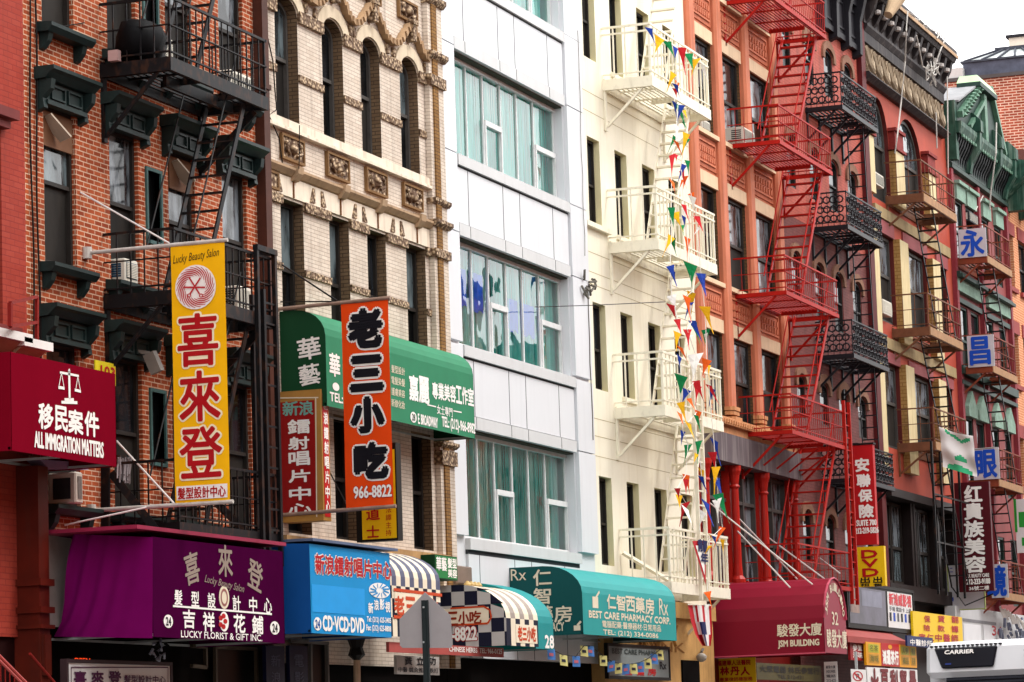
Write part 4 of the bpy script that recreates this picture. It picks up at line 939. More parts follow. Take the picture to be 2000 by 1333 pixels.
# ================================================================== green corniced building
B = thing('green_corniced_building', 'dark pink building under a tall green metal cornice and gable', 'building', (98, 0, 0))
M_PK8 = mk('dusty_pink_paint', '84403f', .65, .14, 1.4, streak=.3, dirt=(.12, .03, .04)); M_G8 = mk('green_copper', '27483b', .55, .4, 4, streak=.35, dirt=(.5, .62, .5)); M_G8D = mk('dark_green_copper', '22362f', .5, .25, 4); M_PG = mk('pale_green_stone', '7d9888', .7, .22, 5, bump=.4)
GC = [(94.95, 95.95), (96.4, 97.55), (98.7, 99.7), (100.6, 101.6)]; GRW = [(16.0, 17.9), (12.6, 14.65), (9.2, 11.3), (5.8, 7.9)]
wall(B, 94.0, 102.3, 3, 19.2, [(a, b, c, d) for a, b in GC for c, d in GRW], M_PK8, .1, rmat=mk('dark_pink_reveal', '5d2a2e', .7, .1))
body(B, 94.0, 102.3, 20, M_PK8, front=.4)
for i, (a, b) in enumerate(GC):
    for j, (c, d) in enumerate(GRW): sash(B, a+.02, b-.02, c, d, .07, M_G8D, P_DARK, P_SCREEN if (i+j) % 2 else P_DARK, 0, .07, .5)
hb = MB()
for a, b in GC:
    c = (a+b)/2
    hb.box(a-.1, b+.1, -.1, 0, 17.9, 18.4); hb.box(a-.15, b+.15, -.2, 0, 18.36, 18.46)
    hb.prism([(a-.1, 0, 11.3), (b+.1, 0, 11.3), (b+.1, 0, 11.6), (c+.3, 0, 11.85), (c, 0, 12.1), (c-.3, 0, 11.85), (a-.1, 0, 11.6)], (0, -.14, 0))
for a, b in ((94.1, 97.6), (98.5, 101.8)): hb.box(a, b, -.15, 0, 15.02, 15.4)
hb.pieces('window_hood', M_PG, B)
mb = MB()
for a, b in ((94.05, 97.7), (98.4, 101.9)): mb.box(a, b, -.32, 0, 15.4, 15.5); mb.box(a, b, -.24, 0, 15.5, 15.58); mb.box(a, b, -.1, 0, 14.7, 14.85)
mb.box(94.05, 102.2, -.2, 0, 12.55-.05, 12.75); mb.box(94.05, 102.2, -.16, 0, 12.2, 12.32); mb.pieces('string_course', M_G8D, B)
mb = MB()
for x in (94.0, 97.75, 102.0): mb.box(x, x+.28, -.14, -.003, 3, 18.7)
mb.pieces('pier', mk('deep_red_pier', '7f2f36', .65, .2, 3, bump=.5, bsc=12), B)
# cornice: dark coved soffit of ribs, pale top rail, gable
mb = MB(); X0, L = 94.0, 8.3
mb.prism([(X0, 0, 18.72), (X0, -.18, 18.72), (X0, -.18, 18.84), (X0, 0, 18.9)], (L, 0, 0)); mb.box(X0, X0+L, -.12, 0, 18.9, 19.2)
mb.build('cornice_base', M_G8D, B)
mb = MB()
for k in range(27):
    x = X0+.15+k*.31; mb.prism([(x, 0, 18.95), (x, -.12, 18.95), (x, -.18, 19.2), (x, -.32, 19.45), (x, -.4, 19.65), (x, -.4, 19.75), (x, 0, 19.75)], (.13, 0, 0))
mb.pieces('console', mk('black_green_console', '12181a', .5, .25), B)
mb = MB(); mb.prism([(X0, 0, 20.15), (X0, -.52, 20.1), (X0, -.52, 19.96), (X0, -.44, 19.75), (X0, 0, 19.75)], (L, 0, 0))
mb.box(93.97, 94.3, -.34, .3, 18.95, 20.75); mb.build('cornice_top', M_G8, B)
mb = MB()
for k in range(24): mb.box(X0+.3+k*.34, X0+.48+k*.34, -.5, -.44, 19.66, 19.75)
mb.pieces('dentil_row', mk('pale_green_metal', '587a66', .5, .3, 4), B)
mb = MB()
for x in (96.3, 99.4, 101.6):
    mb.prism([(x, 0, 20.15), (x, -.6, 20.15), (x, -.56, 19.6), (x, -.3, 19.2), (x, -.22, 18.9), (x, 0, 18.9)], (.28, 0, 0)); mb.box(x-.05, x+.33, -.64, 0, 20.15, 20.5); mb.prism([(x-.05, 0, 20.5), (x-.05, -.64, 20.5), (x-.05, -.4, 20.75), (x-.05, 0, 20.75)], (.38, 0, 0))
mb.pieces('cornice_bracket', M_G8, B)
YG = -.35; A, Bq, T0, T1 = F3(1866, 226, YG), F3(1958, 290, YG), F3(1903, 172, YG), F3(1930, 172, YG)
mb = MB(); mb.prism([(94.2, YG, 20.15), (Bq.x, YG, 20.15), (T1.x, YG, T1.z), (T0.x, YG, T0.z), (94.2, YG, 20.6)], (0, .45, 0)); mb.build('gable', M_G8D, B)
mb = MB(); mb.prism([(94.1, YG-.1, 20.7), (T0.x-.1, YG-.1, T0.z), (T0.x-.1, .5, T0.z), (94.1, .5, 20.7)], (0, 0, .06)); mb.build('gable_roof', mk('grey_slate', '8b8b8d', .7, .15, 3), B)
mb = MB(); mb.bar((Bq.x, YG-.06, 20.2), (T1.x, YG-.06, T1.z), .16); mb.bar((94.3, YG-.06, 20.35), (T0.x, YG-.06, T0.z-.1), .2); mb.bar((95.6, YG-.08, 20.2), ((T0.x+T1.x)/2, YG-.08, T0.z-.2), .12); mb.box((T0.x+T1.x)/2-.2, (T0.x+T1.x)/2+.15, YG-.12, YG, 20.15, T0.z-.05)
for k in range(9): f = k/8; mb.lathe((94.6+f*2.6, YG-.12, 20.3+f*1.25), [(.02, 0), (.14, .06), (.06, .16), (.12, .24), (.02, .3)], 8)
mb.pieces('gable_trim', mk('pale_green_metal', '587a66'), B)
mb = MB(); mb.box(T0.x-.25, T1.x+.15, YG-.25, .15, T0.z, T0.z+.14); mb.build('gable_cap_base', M_G8D, B); mb = MB(); mb.hexa([(T0.x-.25, YG-.25, T0.z+.14), (T1.x+.15, YG-.25, T0.z+.14), (T1.x+.15, .15, T0.z+.14), (T0.x-.25, .15, T0.z+.14)], [(T0.x, YG-.1, T0.z+.4), (T1.x-.1, YG-.1, T0.z+.4), (T1.x-.1, .1, T0.z+.4), (T0.x, .1, T0.z+.4)]); mb.build('gable_cap', mk('pale_lime_metal', 'a9c79b', .5, .12), B)
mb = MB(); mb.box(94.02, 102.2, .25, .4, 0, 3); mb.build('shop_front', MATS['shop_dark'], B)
acpx('air conditioner under a pale green hood, far right', 1886, 1893, 1909, 411, 431, [M_ACG, M_ACW])
t = thing('hanging_ropes', 'two long white ropes hanging over the green cornice', 'rope', (96, -1.2, 18))
mb = MB(); mb.tube([F3(1850, 150, -.45), F3(1851, 240, -.45), F3(1852, 340, -.3)], .02, 5); mb.tube([F3(1946, 240, -.6), F3(1945, 300, -.6), F3(1935, 375, -.3), F3(1933, 410, -.2)], .025, 5); mb.tube([F3(1828, 220, -.7), F3(1830, 290, -.6)], .02, 5); mb.tube([F3(1920, 383, -.1), F3(1905, 412, -.1)], .02, 5)
mb.pieces('rope', MATS['white_rope'], t)
# ---- rust red fire escape
FE = thing('fire_escape', 'rust red fire escape carrying blue lettered boards on the green corniced building', 'fire escape', (96, -.5, 6), 'fire escapes')
M_RUSTR = mk('rust_red_iron', '7c3a26', .6, .2, 4, rust=.3)
for Z in (16.0, 12.7, 9.3, 5.95):
    balcony(FE, 94.4, 98.0, .95, Z, M_RUSTR, .95, 8, .2, .12, [(96.4, 97.5, -.85, -.25)], drop=.8, bal=.018)
    mb = MB(); mb.box(94.4, 98.0, -1.02, -1.001, Z-.19, Z+.02); mb.build('lit_beam_face', mk('lit_iron_edge', '9c744e', .6, .2, 4, rust=.2), FE)  # beam front again carries its light as a tan colour
for Z0, Z1 in ((12.7, 15.95), (9.3, 12.65), (5.95, 9.25)): stair(FE, (97.9, -.35, Z0), (95.9, -.35, Z1), .5, M_IRON, 12, .08, .12, 0, th=.035, name='ladder')
# ================================================================== orange brick building
B = thing('orange_brick_building', 'orange brick building with dark red lintels beyond the green corniced building', 'building', (108, 0, 0))
M_ORB = brickmat('orange_brick', 'c9805a', 'c0734e', 'ddb08a', .26, .085, .012, .8, .1, .15, .3)
OC = [(101.75+.85, 103.6), (104.4, 106.0), (107, 108.6)]; ORW = [(16.2, 17.95), (13.0, 14.7), (9.7, 11.3), (6.3, 7.9)]
wall(B, 102.3, 114, 3, 19.0, [(a, b, c, d) for a, b in OC for c, d in ORW], M_ORB, .2)
body(B, 102.3, 114, 19.0, M_ORB, front=.4)
lb = MB()
for i, (a, b) in enumerate(OC):
    for j, (c, d) in enumerate(ORW):
        sash(B, a+.02, b-.02, c, d, .16, M_FRAMED, P_DARK, P_DARK, 0, .07, .5); lb.box(a-.15, b+.15, -.04, 0, d, d+.42); lb.box(a-.1, b+.1, -.1, 0, c-.14, c)
lb.pieces('lintel', mk('dark_red_lintel', '8c3c3a', .7, .15), B)
mb = MB(); mb.prism([(102.3, 0, 19.0), (102.3, -.9, 19.9), (102.3, -.9, 20.2), (102.3, 0, 20.4)], (11.7, 0, 0))
for k in range(6): mb.box(102.9+k*1.8, 103.3+k*1.8, -1.0, -.003, 18.7, 20.3)
mb.build('cornice', M_G8, B)
mb = MB(); mb.box(102.3, 114, .1, .4, 0, 3); mb.build('shop_front', mk('grey_shop_front', '8b8a88', .6, .15), B)
# ================================================================== taller building behind
B = thing('taller_brick_building', 'taller brick building behind with a blank side wall and roof lantern', 'building', (113, 5, 0))
M_RB = brickmat('rear_brick', '9a4a36', '803a2c', 'c8a794', .3, .1, .018, .85, .3, .35, .3)
mb = MB(); mb.box(113, 125, .5, 26, 0, 25.25); mb.build('wall', M_RB, B)
mb = MB(); mb.box(112.9, 125, .4, 26.1, 25.25, 25.38); mb.build('coping', mk('dark_coping', '4a4544', .7, .2), B)
mb = MB(); mb.box(112.95, 120, 3.35, 26, 25.38, 25.75); mb.build('parapet', mk('grey_parapet', 'b6b3b0', .7, .12), B)
mb = MB(); mb.box(112.7, 112.99, .6, 1.5, 22.0, 22.5); mb.build('wall_patch', mk('dark_patch', '5a3a34', .8, .2), B)
t = thing('roof_lantern', 'dark glazed roof lantern with sloping glass on the rear brick building', 'skylight', (113.6, 2, 25.4))
mb = MB(); mb.box(113.3, 116.5, .2, 3.4, 25.38, 26.0); mb.build('curb', mk('blue_grey_lead', '494b58', .6, .35, 2.5), t)
mb = MB(); mb.hexa([(113.3, .2, 26.0), (116.5, .2, 26.0), (116.5, 3.4, 26.0), (113.3, 3.4, 26.0)], [(114.3, 1.2, 26.5), (115.5, 1.2, 26.5), (115.5, 2.3, 26.5), (114.3, 2.3, 26.5)]); mb.build('sloping_glass', mk('milky_glass', 'bcc1c0', .15, .1, spec=.6), t)
mb = MB(); mb.box(114.25, 115.55, 1.1, 2.4, 26.5, 26.62); mb.box(114.32, 115.5, 1.2, 2.3, 26.3, 26.5)
for y in (.25, .9, 1.5, 2.1, 2.7, 3.35): mb.bar((113.28, y, 26.03), (114.28, 1.2+(y-.2)/3.2*1.1, 26.53), .06)
mb.box(113.22, 116.55, .12, 3.48, 25.96, 26.03); mb.build('lantern_frame', mk('lead_frame', '3b3d46', .55, .2), t)
t = thing('rooftop_block', 'beige rooftop block with a dark edge at the top right corner', 'building', (118, 0, 25))
mb = MB(); mb.box(118, 124, .6, 2.6, 25.39, 27.75); mb.build('block_wall', mk('beige_render', 'cdbfb0', .7, .08), t)
mb = MB(); mb.box(117.9, 124.1, .52, 2.7, 27.75, 27.85); mb.build('roof_edge', M_CORN, t)
# ================================================================== houses across the street (far ones reflected in the glass, near ones unseen, there for the light)
for i, (x0, x1, h) in enumerate(((96, 112, 17.5), (112.2, 124, 20.5), (124.2, 142, 18.2), (142.2, 165, 21), (62, 95.8, 18.5), (28, 61.8, 17), (-8, 27.8, 18), (-45, -8.2, 19))):
    B = thing('street_tenement', ['brown brick house across the street, seen only as a reflection in the glass', 'taller dark brick house across the street, seen as a reflection', 'low grey house across the street, seen as a reflection', 'far tall brick house across the street, seen as a reflection', 'long row house across the street, opposite the terracotta building', 'row house across the street, opposite the brick tenement', 'row house across the street beside the photographer', 'row house across the street behind the photographer'][i], 'building', ((x0+x1)/2, -27, 0))
    hs_ = [(x0+1+k*2.4, x0+2.1+k*2.4, z, z+1.8) for k in range(int((x1-x0-1)/2.4)) for z in (5, 8.4, 11.8, 15.2) if z+2 < h]
    wall(B, x0, x1, 0, h, hs_, M_BRICK if i != 2 else mk('grey_stucco', '77736e', .8, .15), -.15, Y=-26)
    mb = MB(); mb.box(x0, x1, -38, -26.2, 0, h); mb.build('mass', M_MAROON if i == 1 else M_BLACKD, B)
    mb = MB(); mb.box(x0, x1, -26.2, -25.4, h, h+.5); mb.build('cornice', M_CORN, B)
# ================================================================== signs, awnings, banners
def loc(fr, px, py):
    q = ray(px, py); p = CAM + q*((fr.o-CAM).dot(fr.n)/q.dot(fr.n)) - fr.o
    return p.dot(fr.u)/fr.u.length_squared, p.dot(fr.v)/fr.v.length_squared
def PX(fr, x0, y0, x1, y1):
    xc, yc = (x0+x1)/2, (y0+y1)/2
    return (loc(fr, x0, yc)[0], loc(fr, xc, y1)[1], loc(fr, x1, yc)[0], loc(fr, xc, y0)[1])
class WFr(Fr):                             # a cloth face with a slight ripple
    amp = .004
    def p(s, a, b, d=0): return s.o+s.u*a+s.v*b+s.n*(d+s.amp*math.sin(a*9+1.5*math.sin(b*7))+s.amp*.8*math.sin(b*13+a*3))
def cloth(fr, name, mat, parent, nu=14, nv=40, th=.006):
    mb = MB(); i0 = 0
    for sgn in (0, -th):
        for j in range(nv+1):
            for i in range(nu+1): mb.v.append(fr.p(i/nu, j/nv, sgn))
    N = (nu+1)*(nv+1)
    for k in (0, N):
        for j in range(nv):
            for i in range(nu):
                a = k+j*(nu+1)+i; mb.f.append((a, a+1, a+nu+2, a+nu+1)); mb.m.append(0)
    return mb.build(name, mat, parent, smooth=True)
def disc(parent, fr, box, mat, name, d=.006, n=28, ring=0):
    s0, t0, s1, t1 = box; mb = MB(); cs, ct, rs, rt_ = (s0+s1)/2, (t0+t1)/2, (s1-s0)/2, (t1-t0)/2
    P = [(math.cos(2*math.pi*k/n), math.sin(2*math.pi*k/n)) for k in range(n)]
    if ring:
        for (a, b), (c, e) in zip(P, P[1:]+P[:1]): mb.poly([fr.p(cs+a*rs, ct+b*rt_, d), fr.p(cs+c*rs, ct+e*rt_, d), fr.p(cs+c*rs*(1-ring), ct+e*rt_*(1-ring), d), fr.p(cs+a*rs*(1-ring), ct+b*rt_*(1-ring), d)])
    else: mb.poly([fr.p(cs+a*rs, ct+b*rt_, d) for a, b in P])
    return mb.build(name, mat, parent, fixn=False)
def rect(parent, fr, box, mat, name, d=.004):
    s0, t0, s1, t1 = box; mb = MB(); mb.poly([fr.p(s0, t0, d), fr.p(s1, t0, d), fr.p(s1, t1, d), fr.p(s0, t1, d)]); return mb.build(name, mat, parent, fixn=False)
def line(parent, fr, pts, w, mat, name='line', d=.007):
    mb = MB()
    P = [fr.p(*loc(fr, *p), d) for p in pts]
    for a, b in zip(P, P[1:]):
        k = (b-a).cross(fr.n).normalized()*(w/2); mb.poly([a-k, b-k, b+k, a+k])
    return mb.build(name, mat, parent, fixn=False)
L_WHITE = mk('white_letter', 'ece8e2', .5, .04); L_RED = mk('red_letter', 'b01217', .5, .05); L_BLACK = mk('black_letter', '101018', .5, .05); L_CREAM = mk('cream_letter', 'd9cdb4', .5, .06)
def awning(t, X0, X1, prof, mat, side=None, name='canopy', left=True):
    mb = MB()
    for a, b in zip(prof, prof[1:]): mb.poly([(X0, a[0], a[1]), (X0, b[0], b[1]), (X1, b[0], b[1]), (X1, a[0], a[1])])
    mb.build(name, mat, t, fixn=False)
    zb = prof[-1][1]
    for x, nm in ((X0, 'side_panel'), (X1, 'side_panel'))[0 if left else 1:]:
        mb = MB(); mb.prism([(x, 0, zb)]+[(x, y, z) for y, z in prof], (.012 if x == X0 else -.012, 0, 0)); mb.build(nm, side or mat, t)
    mb = MB(); y1 = prof[-1][0]
    for x in (X0+.03, (X0+X1)/2, X1-.03): mb.bar((x, 0, zb+.03), (x, y1+.02, zb+.03), .03); 
    mb.bar((X0, y1+.03, zb+.03), (X1, y1+.03, zb+.03), .035); mb.bar((X0, -.03, zb+.03), (X1, -.03, zb+.03), .03); mb.build('awning_frame', M_ALU, t)
def arc(y0, z0, y1, z1, n=8, full=True):     # quarter curve from the wall to the front edge
    return [(y0+(y1-y0)*math.sin(math.pi/2*k/n), z1+(z0-z1)*math.cos(math.pi/2*k/n)) for k in range(n+1)]
# ---------------------------------------------------------------- maroon law office awning
M_MAR = mk('maroon_canvas', '740a1e', .7, .06, 1.5, spec=.0)
Y = -1.0; x0, zt = F(20, 690, Y); x1, zt2 = F(225, 728, Y); _, zb = F(225, 908, Y); _, zb2 = F(20, 884, Y); zt = (zt+zt2)/2; zb = (zb+zb2)/2
t = thing('awning_sign', 'maroon box awning with white scales of justice and immigration lettering', 'awning', (x0, Y/2, zb))
awning(t, x0, x1, [(0, zt), (Y, zt), (Y, zb)], M_MAR)
fr = frF(Y, x0, x1, zb, zt)
chars(t, '移民案件', fr, [PX(fr, 75, 790, 103, 838), PX(fr, 107, 795, 131, 842), PX(fr, 133, 802, 161, 847), PX(fr, 165, 806, 192, 852)], L_WHITE, .035)
text(t, 'ALL IMMIGRATION MATTERS', fr, PX(fr, 67, 854, 201, 884), L_WHITE, .03)
mb = MB(); q = lambda x, y, d=.008: fr.p(*loc(fr, x, y), d)
for pts, w in (([(134, 725), (135, 780)], 7), ([(116, 728), (134, 731), (153, 735)], 4), ([(119, 786), (150, 787)], 5), ([(125, 781), (143, 781)], 5), ([(119, 729), (114, 755)], 2), ([(119, 729), (124, 757)], 2), ([(151, 736), (147, 761)], 2), ([(151, 736), (156, 763)], 2), ([(113, 757), (125, 759)], 5), ([(145, 762), (157, 765)], 5), ([(133, 722), (135, 727)], 6)):
    for a, b in zip(pts, pts[1:]):
        A, Bp = q(*a), q(*b); k = (Bp-A).cross(fr.n).normalized()*w*.0068/2*1.1; mb.poly([A-k, Bp-k, Bp+k, A+k])
mb.build('scales_emblem', L_WHITE, t, fixn=False)
# ---------------------------------------------------------------- yellow banner
M_YEL = mk('yellow_cloth', 'f0b50c', .65, .05, 3, spec=.25)
t = thing('banner', 'tall yellow beauty salon banner with red characters and a scissors emblem', 'banner', (38.85, -1.7, 5.1))
fr = WFr((38.85, -1.3, 5.13), (0, -.8, 0), (0, 0, 3.53)); cloth(fr, 'cloth', M_YEL, t)
for z, y0, y1 in ((8.67, .0, -2.15), (5.15, 0, -2.15)):
    mb = MB(); mb.tube([(38.85, y0, z-(.0)), (38.85, y1, z)], .028, 8); mb.lathe((38.85, -.03, z-.08), [(.07, 0), (.07, .16)], 10); mb.build('pole', M_POLE, t)
mb = MB(); mb.tube([(38.75, 0, 9.5), (38.85, -1.28, 8.7)], .014, 6); mb.tube([F3(228, 862, 0), (38.85, -1.28, 5.17)], .014, 6); mb.tube([F3(126, 1026, 0), (38.85, -.9, 5.15)], .014, 6); mb.pieces('stay_rod', mk('bright_rod', 'cfc8c4', .35, .1), t)
Y_OUT = mk('pale_yellow_outline', 'f3e6c4', .6, .04); L_REDB = mk('deep_red_letter', 'a80f16', .55, .06)
chars(t, '喜來登', fr, [PX(fr, 349, 614, 425, 714), PX(fr, 352, 726, 430, 822), PX(fr, 353, 835, 433, 932)], L_REDB, .02, .012, Y_OUT, .035)
text(t, 'Lucky Beauty Salon', fr, PX(fr, 338, 492, 429, 513), mk('brown_letter', '4a3412', .6, .1), 0, .008, shear=.4, rot=.08)
rect(t, fr, PX(fr, 346, 948, 445, 975), L_WHITE, 'white_strip', .014); text(t, '髮型設計中心', fr, PX(fr, 349, 951, 442, 973), L_REDB, .02, .02)
bx = PX(fr, 343, 518, 423, 605); disc(t, fr, bx, L_WHITE, 'emblem_disc', .016)
mb = MB(); cs, ct, rs, r_ = (bx[0]+bx[2])/2, (bx[1]+bx[3])/2, (bx[2]-bx[0])/2, (bx[3]-bx[1])/2
for k in range(22):
    a0 = 2*math.pi*k/22; P = []
    for i in range(9):
        f = i/8; r = .5+.43*f; a = a0+1.25*f; w = .085*(.45+.55*math.sin(math.pi*min(1, f*1.05)))
        P.append(((cs+rs*r*math.cos(a-w), ct+r_*r*math.sin(a-w)), (cs+rs*r*math.cos(a+w), ct+r_*r*math.sin(a+w))))
    for (a, b), (c, d) in zip(P, P[1:]): mb.poly([fr.p(*a, .022), fr.p(*c, .022), fr.p(*d, .022), fr.p(*b, .022)])
def stroke(mb, fr, a, b, w, d=.026):
    A, Bp = fr.p(*loc(fr, *a), d), fr.p(*loc(fr, *b), d); k = (Bp-A).cross(fr.n).normalized()*w/2; mb.poly([A-k, Bp-k, Bp+k, A+k])
for a, b in (((371, 543), (391, 575)), ((393, 543), (372, 576)), ((361, 562), (402, 562))): stroke(mb, fr, a, b, .022)
mb.build('scissors_emblem', mk('emblem_red', 'b5262f', .55, .06), t, fixn=False)
for x in (371, 394): disc(t, fr, PX(fr, x-4, 574, x+4, 582), mk('emblem_red', 'b5262f'), 'scissor_loop', .026, 16, .45)
# ---------------------------------------------------------------- orange banner
t = thing('banner', 'tall orange snack shop banner with big black characters', 'banner', (45.25, -1.5, 5.4))
M_OR = mk('orange_cloth', 'e2470f', .65, .05, 3, spec=.25); fr = WFr((45.2, -1.06, 5.47), (0, -.78, 0), (0, 0, 3.2)); cloth(fr, 'cloth', M_OR, t)
for z in (8.68, 5.49):
    mb = MB(); mb.tube([(45.2, 0, z-.03), (45.2, -1.88, z)], .03, 8); mb.build('pole', mk('rusty_pole', '8d7466', .5, .25, 5), t)
mb = MB(); mb.tube([F3(547, 515, 0), (45.2, -1.0, 8.7)], .014, 6); mb.tube([F3(548, 590, 0), (45.2, -.9, 8.7)], .012, 6); mb.tube([F3(640, 915, 0), (45.2, -1.1, 5.5)], .012, 6); mb.tube([F3(632, 985, 0), (45.2, -.6, 5.5)], .012, 6); mb.pieces('stay_rod', M_IRON, t)
chars(t, '老三小吃', fr, [PX(fr, 684, 607, 744, 676), PX(fr, 688, 699, 745, 760), PX(fr, 689, 779, 748, 842), PX(fr, 696, 868, 755, 932)], L_BLACK, .075, .014, L_WHITE, .045)
text(t, '966-8822', fr, PX(fr, 692, 949, 765, 972), L_WHITE, .025, .012, mk('red_outline', 'a51d18', .6, .05), .03)
# ---------------------------------------------------------------- red box sign with tan frame
t = thing('box_sign', 'upright red box sign in a tan wooden frame with white characters', 'sign', (45.3, -.35, 5.3))
M_TANF = mk('tan_frame_paint', 'a5793c', .55, .15, 3); M_REDS = mk('sign_red', '8d1413', .5, .06, 1.5)
mb = MB(); mb.box(45.2, 45.5, -.68, 0, 5.34, 7.36); mb.build('box', M_TANF, t)
fr = frG(45.2, 0, -.68, 5.34, 7.36); fb = PX(fr, 548, 784, 617, 1004)
rect(t, fr, fb, M_REDS, 'face', .006)
for k in range(2): line(t, fr, [[(543, 778), (622, 777)], [(617, 778), (619, 1010)]][k], .018, L_CREAM, 'beading', .008)
chars(t, '新浪', fr, [PX(fr, 553, 785, 583, 812), PX(fr, 585, 784, 612, 811)], mk('teal_letter', '6f9e92', .5, .06), .03, .012)
chars(t, '鐳射唱片中心', fr, [PX(fr, 563, 820, 605, 847), PX(fr, 564, 854, 604, 878), PX(fr, 565, 883, 605, 909), PX(fr, 565, 918, 606, 942), PX(fr, 566, 952, 607, 977), PX(fr, 565, 984, 608, 1004)], L_WHITE, .035, .012)
fs = frF(-.68, 45.2, 45.5, 5.34, 7.36); rect(t, fs, (.15, .03, .85, .97), mk('sign_red_bright', 'b51a20', .5, .06), 'side_face', .006)
chars(t, '新浪鐳射唱片中心', fs, column(8, .25, .78, .05, .95, .2), L_WHITE, .03, .012)
# ---------------------------------------------------------------- green upper awning
t = thing('awning', 'green second floor awning with white hair salon lettering on the cream building', 'awning', (48.4, -.4, 7.1))
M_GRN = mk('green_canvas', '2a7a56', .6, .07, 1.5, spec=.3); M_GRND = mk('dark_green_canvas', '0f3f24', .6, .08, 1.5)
awning(t, 45.25, 51.6, [(0, 8.62)]+arc(-.25, 8.62, -.76, 8.2, 6)+[(-.76, 7.1)], M_GRN, M_GRND)  # side panels in a darker green, their shade put into the canvas colour
fs = frG(45.25, 0, -.76, 7.1, 8.6); chars(t, '華藝', fs, [PX(fs, 582, 660, 626, 702), PX(fs, 585, 712, 625, 752)], L_WHITE, .02, .01, rots=[.1, .1])
fr = frF(-.76, 45.25, 51.6, 7.1, 8.2)
chars(t, '華', fr, [PX(fr, 643, 692, 663, 735)], L_WHITE, .03); text(t, 'TEL: 2', fr, PX(fr, 644, 770, 680, 787), L_WHITE, .03)
disc(t, fr, PX(fr, 649, 748, 662, 764), L_WHITE, 'number_disc')
chars(t, '嘉麗', fr, [PX(fr, 799, 735, 816, 782), PX(fr, 818, 738, 837, 787)], L_WHITE, .035)
chars(t, '專業美容工作室', fr, [PX(fr, 844+k*11.6, 748+k*1.9, 854.5+k*11.6, 779+k*2.2) for k in range(7)], L_WHITE, .03)
text(t, '女士專門', fr, PX(fr, 853, 794, 883, 812), L_WHITE, .01); line(t, fr, [(834, 791), (851, 795)], .02, L_WHITE); line(t, fr, [(885, 803), (901, 806)], .02, L_WHITE)
for k in range(4): text(t, ['髮型設計', '電髮染髮', '護膚美容', '新娘化妝'][k], fr, PX(fr, 764, 716+k*22, 790, 731+k*22), L_CREAM, .01)
disc(t, fr, PX(fr, 801, 805, 813, 826), L_WHITE, 'number_disc'); text(t, '28', fr, PX(fr, 804, 809, 810, 822), M_GRND, .02, .01); text(t, 'E. BROADWAY', fr, PX(fr, 816, 813, 854, 832), L_WHITE, .03); text(t, 'TEL: (212)-966-8982', fr, PX(fr, 863, 821, 927, 846), L_WHITE, .03)
# ---------------------------------------------------------------- yellow sign in black frame
t = thing('box_sign', 'small yellow sign in a black frame below the orange banner', 'sign', (46.6, -.5, 5.2))
XS = 46.3; ya, za = G(697, 1060, XS); yb, _ = G(778, 1060, XS); _, zt = G(697, 870, XS)
mb = MB(); mb.box(XS, XS+.2, yb, ya, za, zt); mb.build('box', mk('black_frame_paint', '16130f', .5, .1), t)
fr = frG(XS, ya, yb, za, zt); rect(t, fr, PX(fr, 706, 880, 773, 1053), mk('sign_yellow', 'e8c010', .5, .05), 'face', .006)
chars(t, '道士', fr, [PX(fr, 716, 990, 742, 1016), PX(fr, 717, 1027, 741, 1050)], L_RED, .02, .012); chars(t, '法譚主持', fr, [PX(fr, 754, 990+k*15, 765, 1002+k*15) for k in range(4)], L_RED, 0, .012)
# ---------------------------------------------------------------- purple florist awning
t = thing('awning', 'purple florist and beauty salon awning with white lettering', 'awning', (39.8, -.75, 3.3))
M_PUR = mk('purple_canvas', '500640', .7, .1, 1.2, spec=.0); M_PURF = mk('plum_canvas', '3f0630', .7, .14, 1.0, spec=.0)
XA, XB, Y, zb, zt = 37.72, 41.85, -1.5, 3.36, 4.66
awning(t, XA, XB, [(0, 4.74), (Y, zt), (Y, zb)], M_PURF, M_PUR, left=False)
mb = MB(); LE = [(148, 1044), (141, 1090), (137, 1130), (132, 1175), (122, 1215), (106, 1244)]; nu = 36; nv = 10; M_PURS = mk('magenta_canvas_side', '720c58', .7, .12, 1.2, spec=0)
for j in range(nv+1):
    f = j/nv*(len(LE)-1); k = min(int(f), len(LE)-2); lx, ly = [LE[k][c]+(LE[k+1][c]-LE[k][c])*(f-k) for c in (0, 1)]; rx, ry = 299, 1050+(1247-1050)*j/nv
    for i in range(nu+1):
        u = i/nu; w = (1-u)**1.5; p = G3(lx+(rx-lx)*u, ly+(ry-ly)*u, XA); p.x += -.10*w*(.5+.5*math.sin(u*30+j*.5))-.02*math.sin(u*9+j*.35)*(1-u)-.015; mb.v.append(p)
for j in range(nv):
    for i in range(nu): a_ = j*(nu+1)+i; mb.f.append((a_, a_+1, a_+nu+2, a_+nu+1)); mb.m.append(0)
mb.build('side_panel', M_PURS, t, smooth=True)
mb = MB(); mb.box(37.25, 41.9, Y-.03, 0, 4.74, 4.79); mb.build('awning_top', mk('plum_red_edge', '8c2340', .5, .15, 2), t)
fr = frF(Y, XA, XB, zb, zt); L_TAUPE = mk('taupe_letter', '8f7f74', .6, .08)
chars(t, '喜來登', fr, [PX(fr, 360, 1080, 388, 1140), PX(fr, 426, 1066, 453, 1126), PX(fr, 484, 1096, 512, 1152)], L_TAUPE, .02, rots=[.22, 0, -.22])
text(t, 'Lucky Beauty Salon', fr, PX(fr, 399, 1133, 476, 1152), L_TAUPE, 0, shear=.4, rot=-.08)
chars(t, '髮型設計中心', fr, [PX(fr, 340+[0, 33, 65, 114, 146, 175][k], 1153+[0, 3, 6, 11, 14, 16][k], 355+[0, 33, 65, 114, 146, 175][k], 1182+[0, 3, 6, 11, 14, 16][k]) for k in range(6)], L_WHITE, .02)
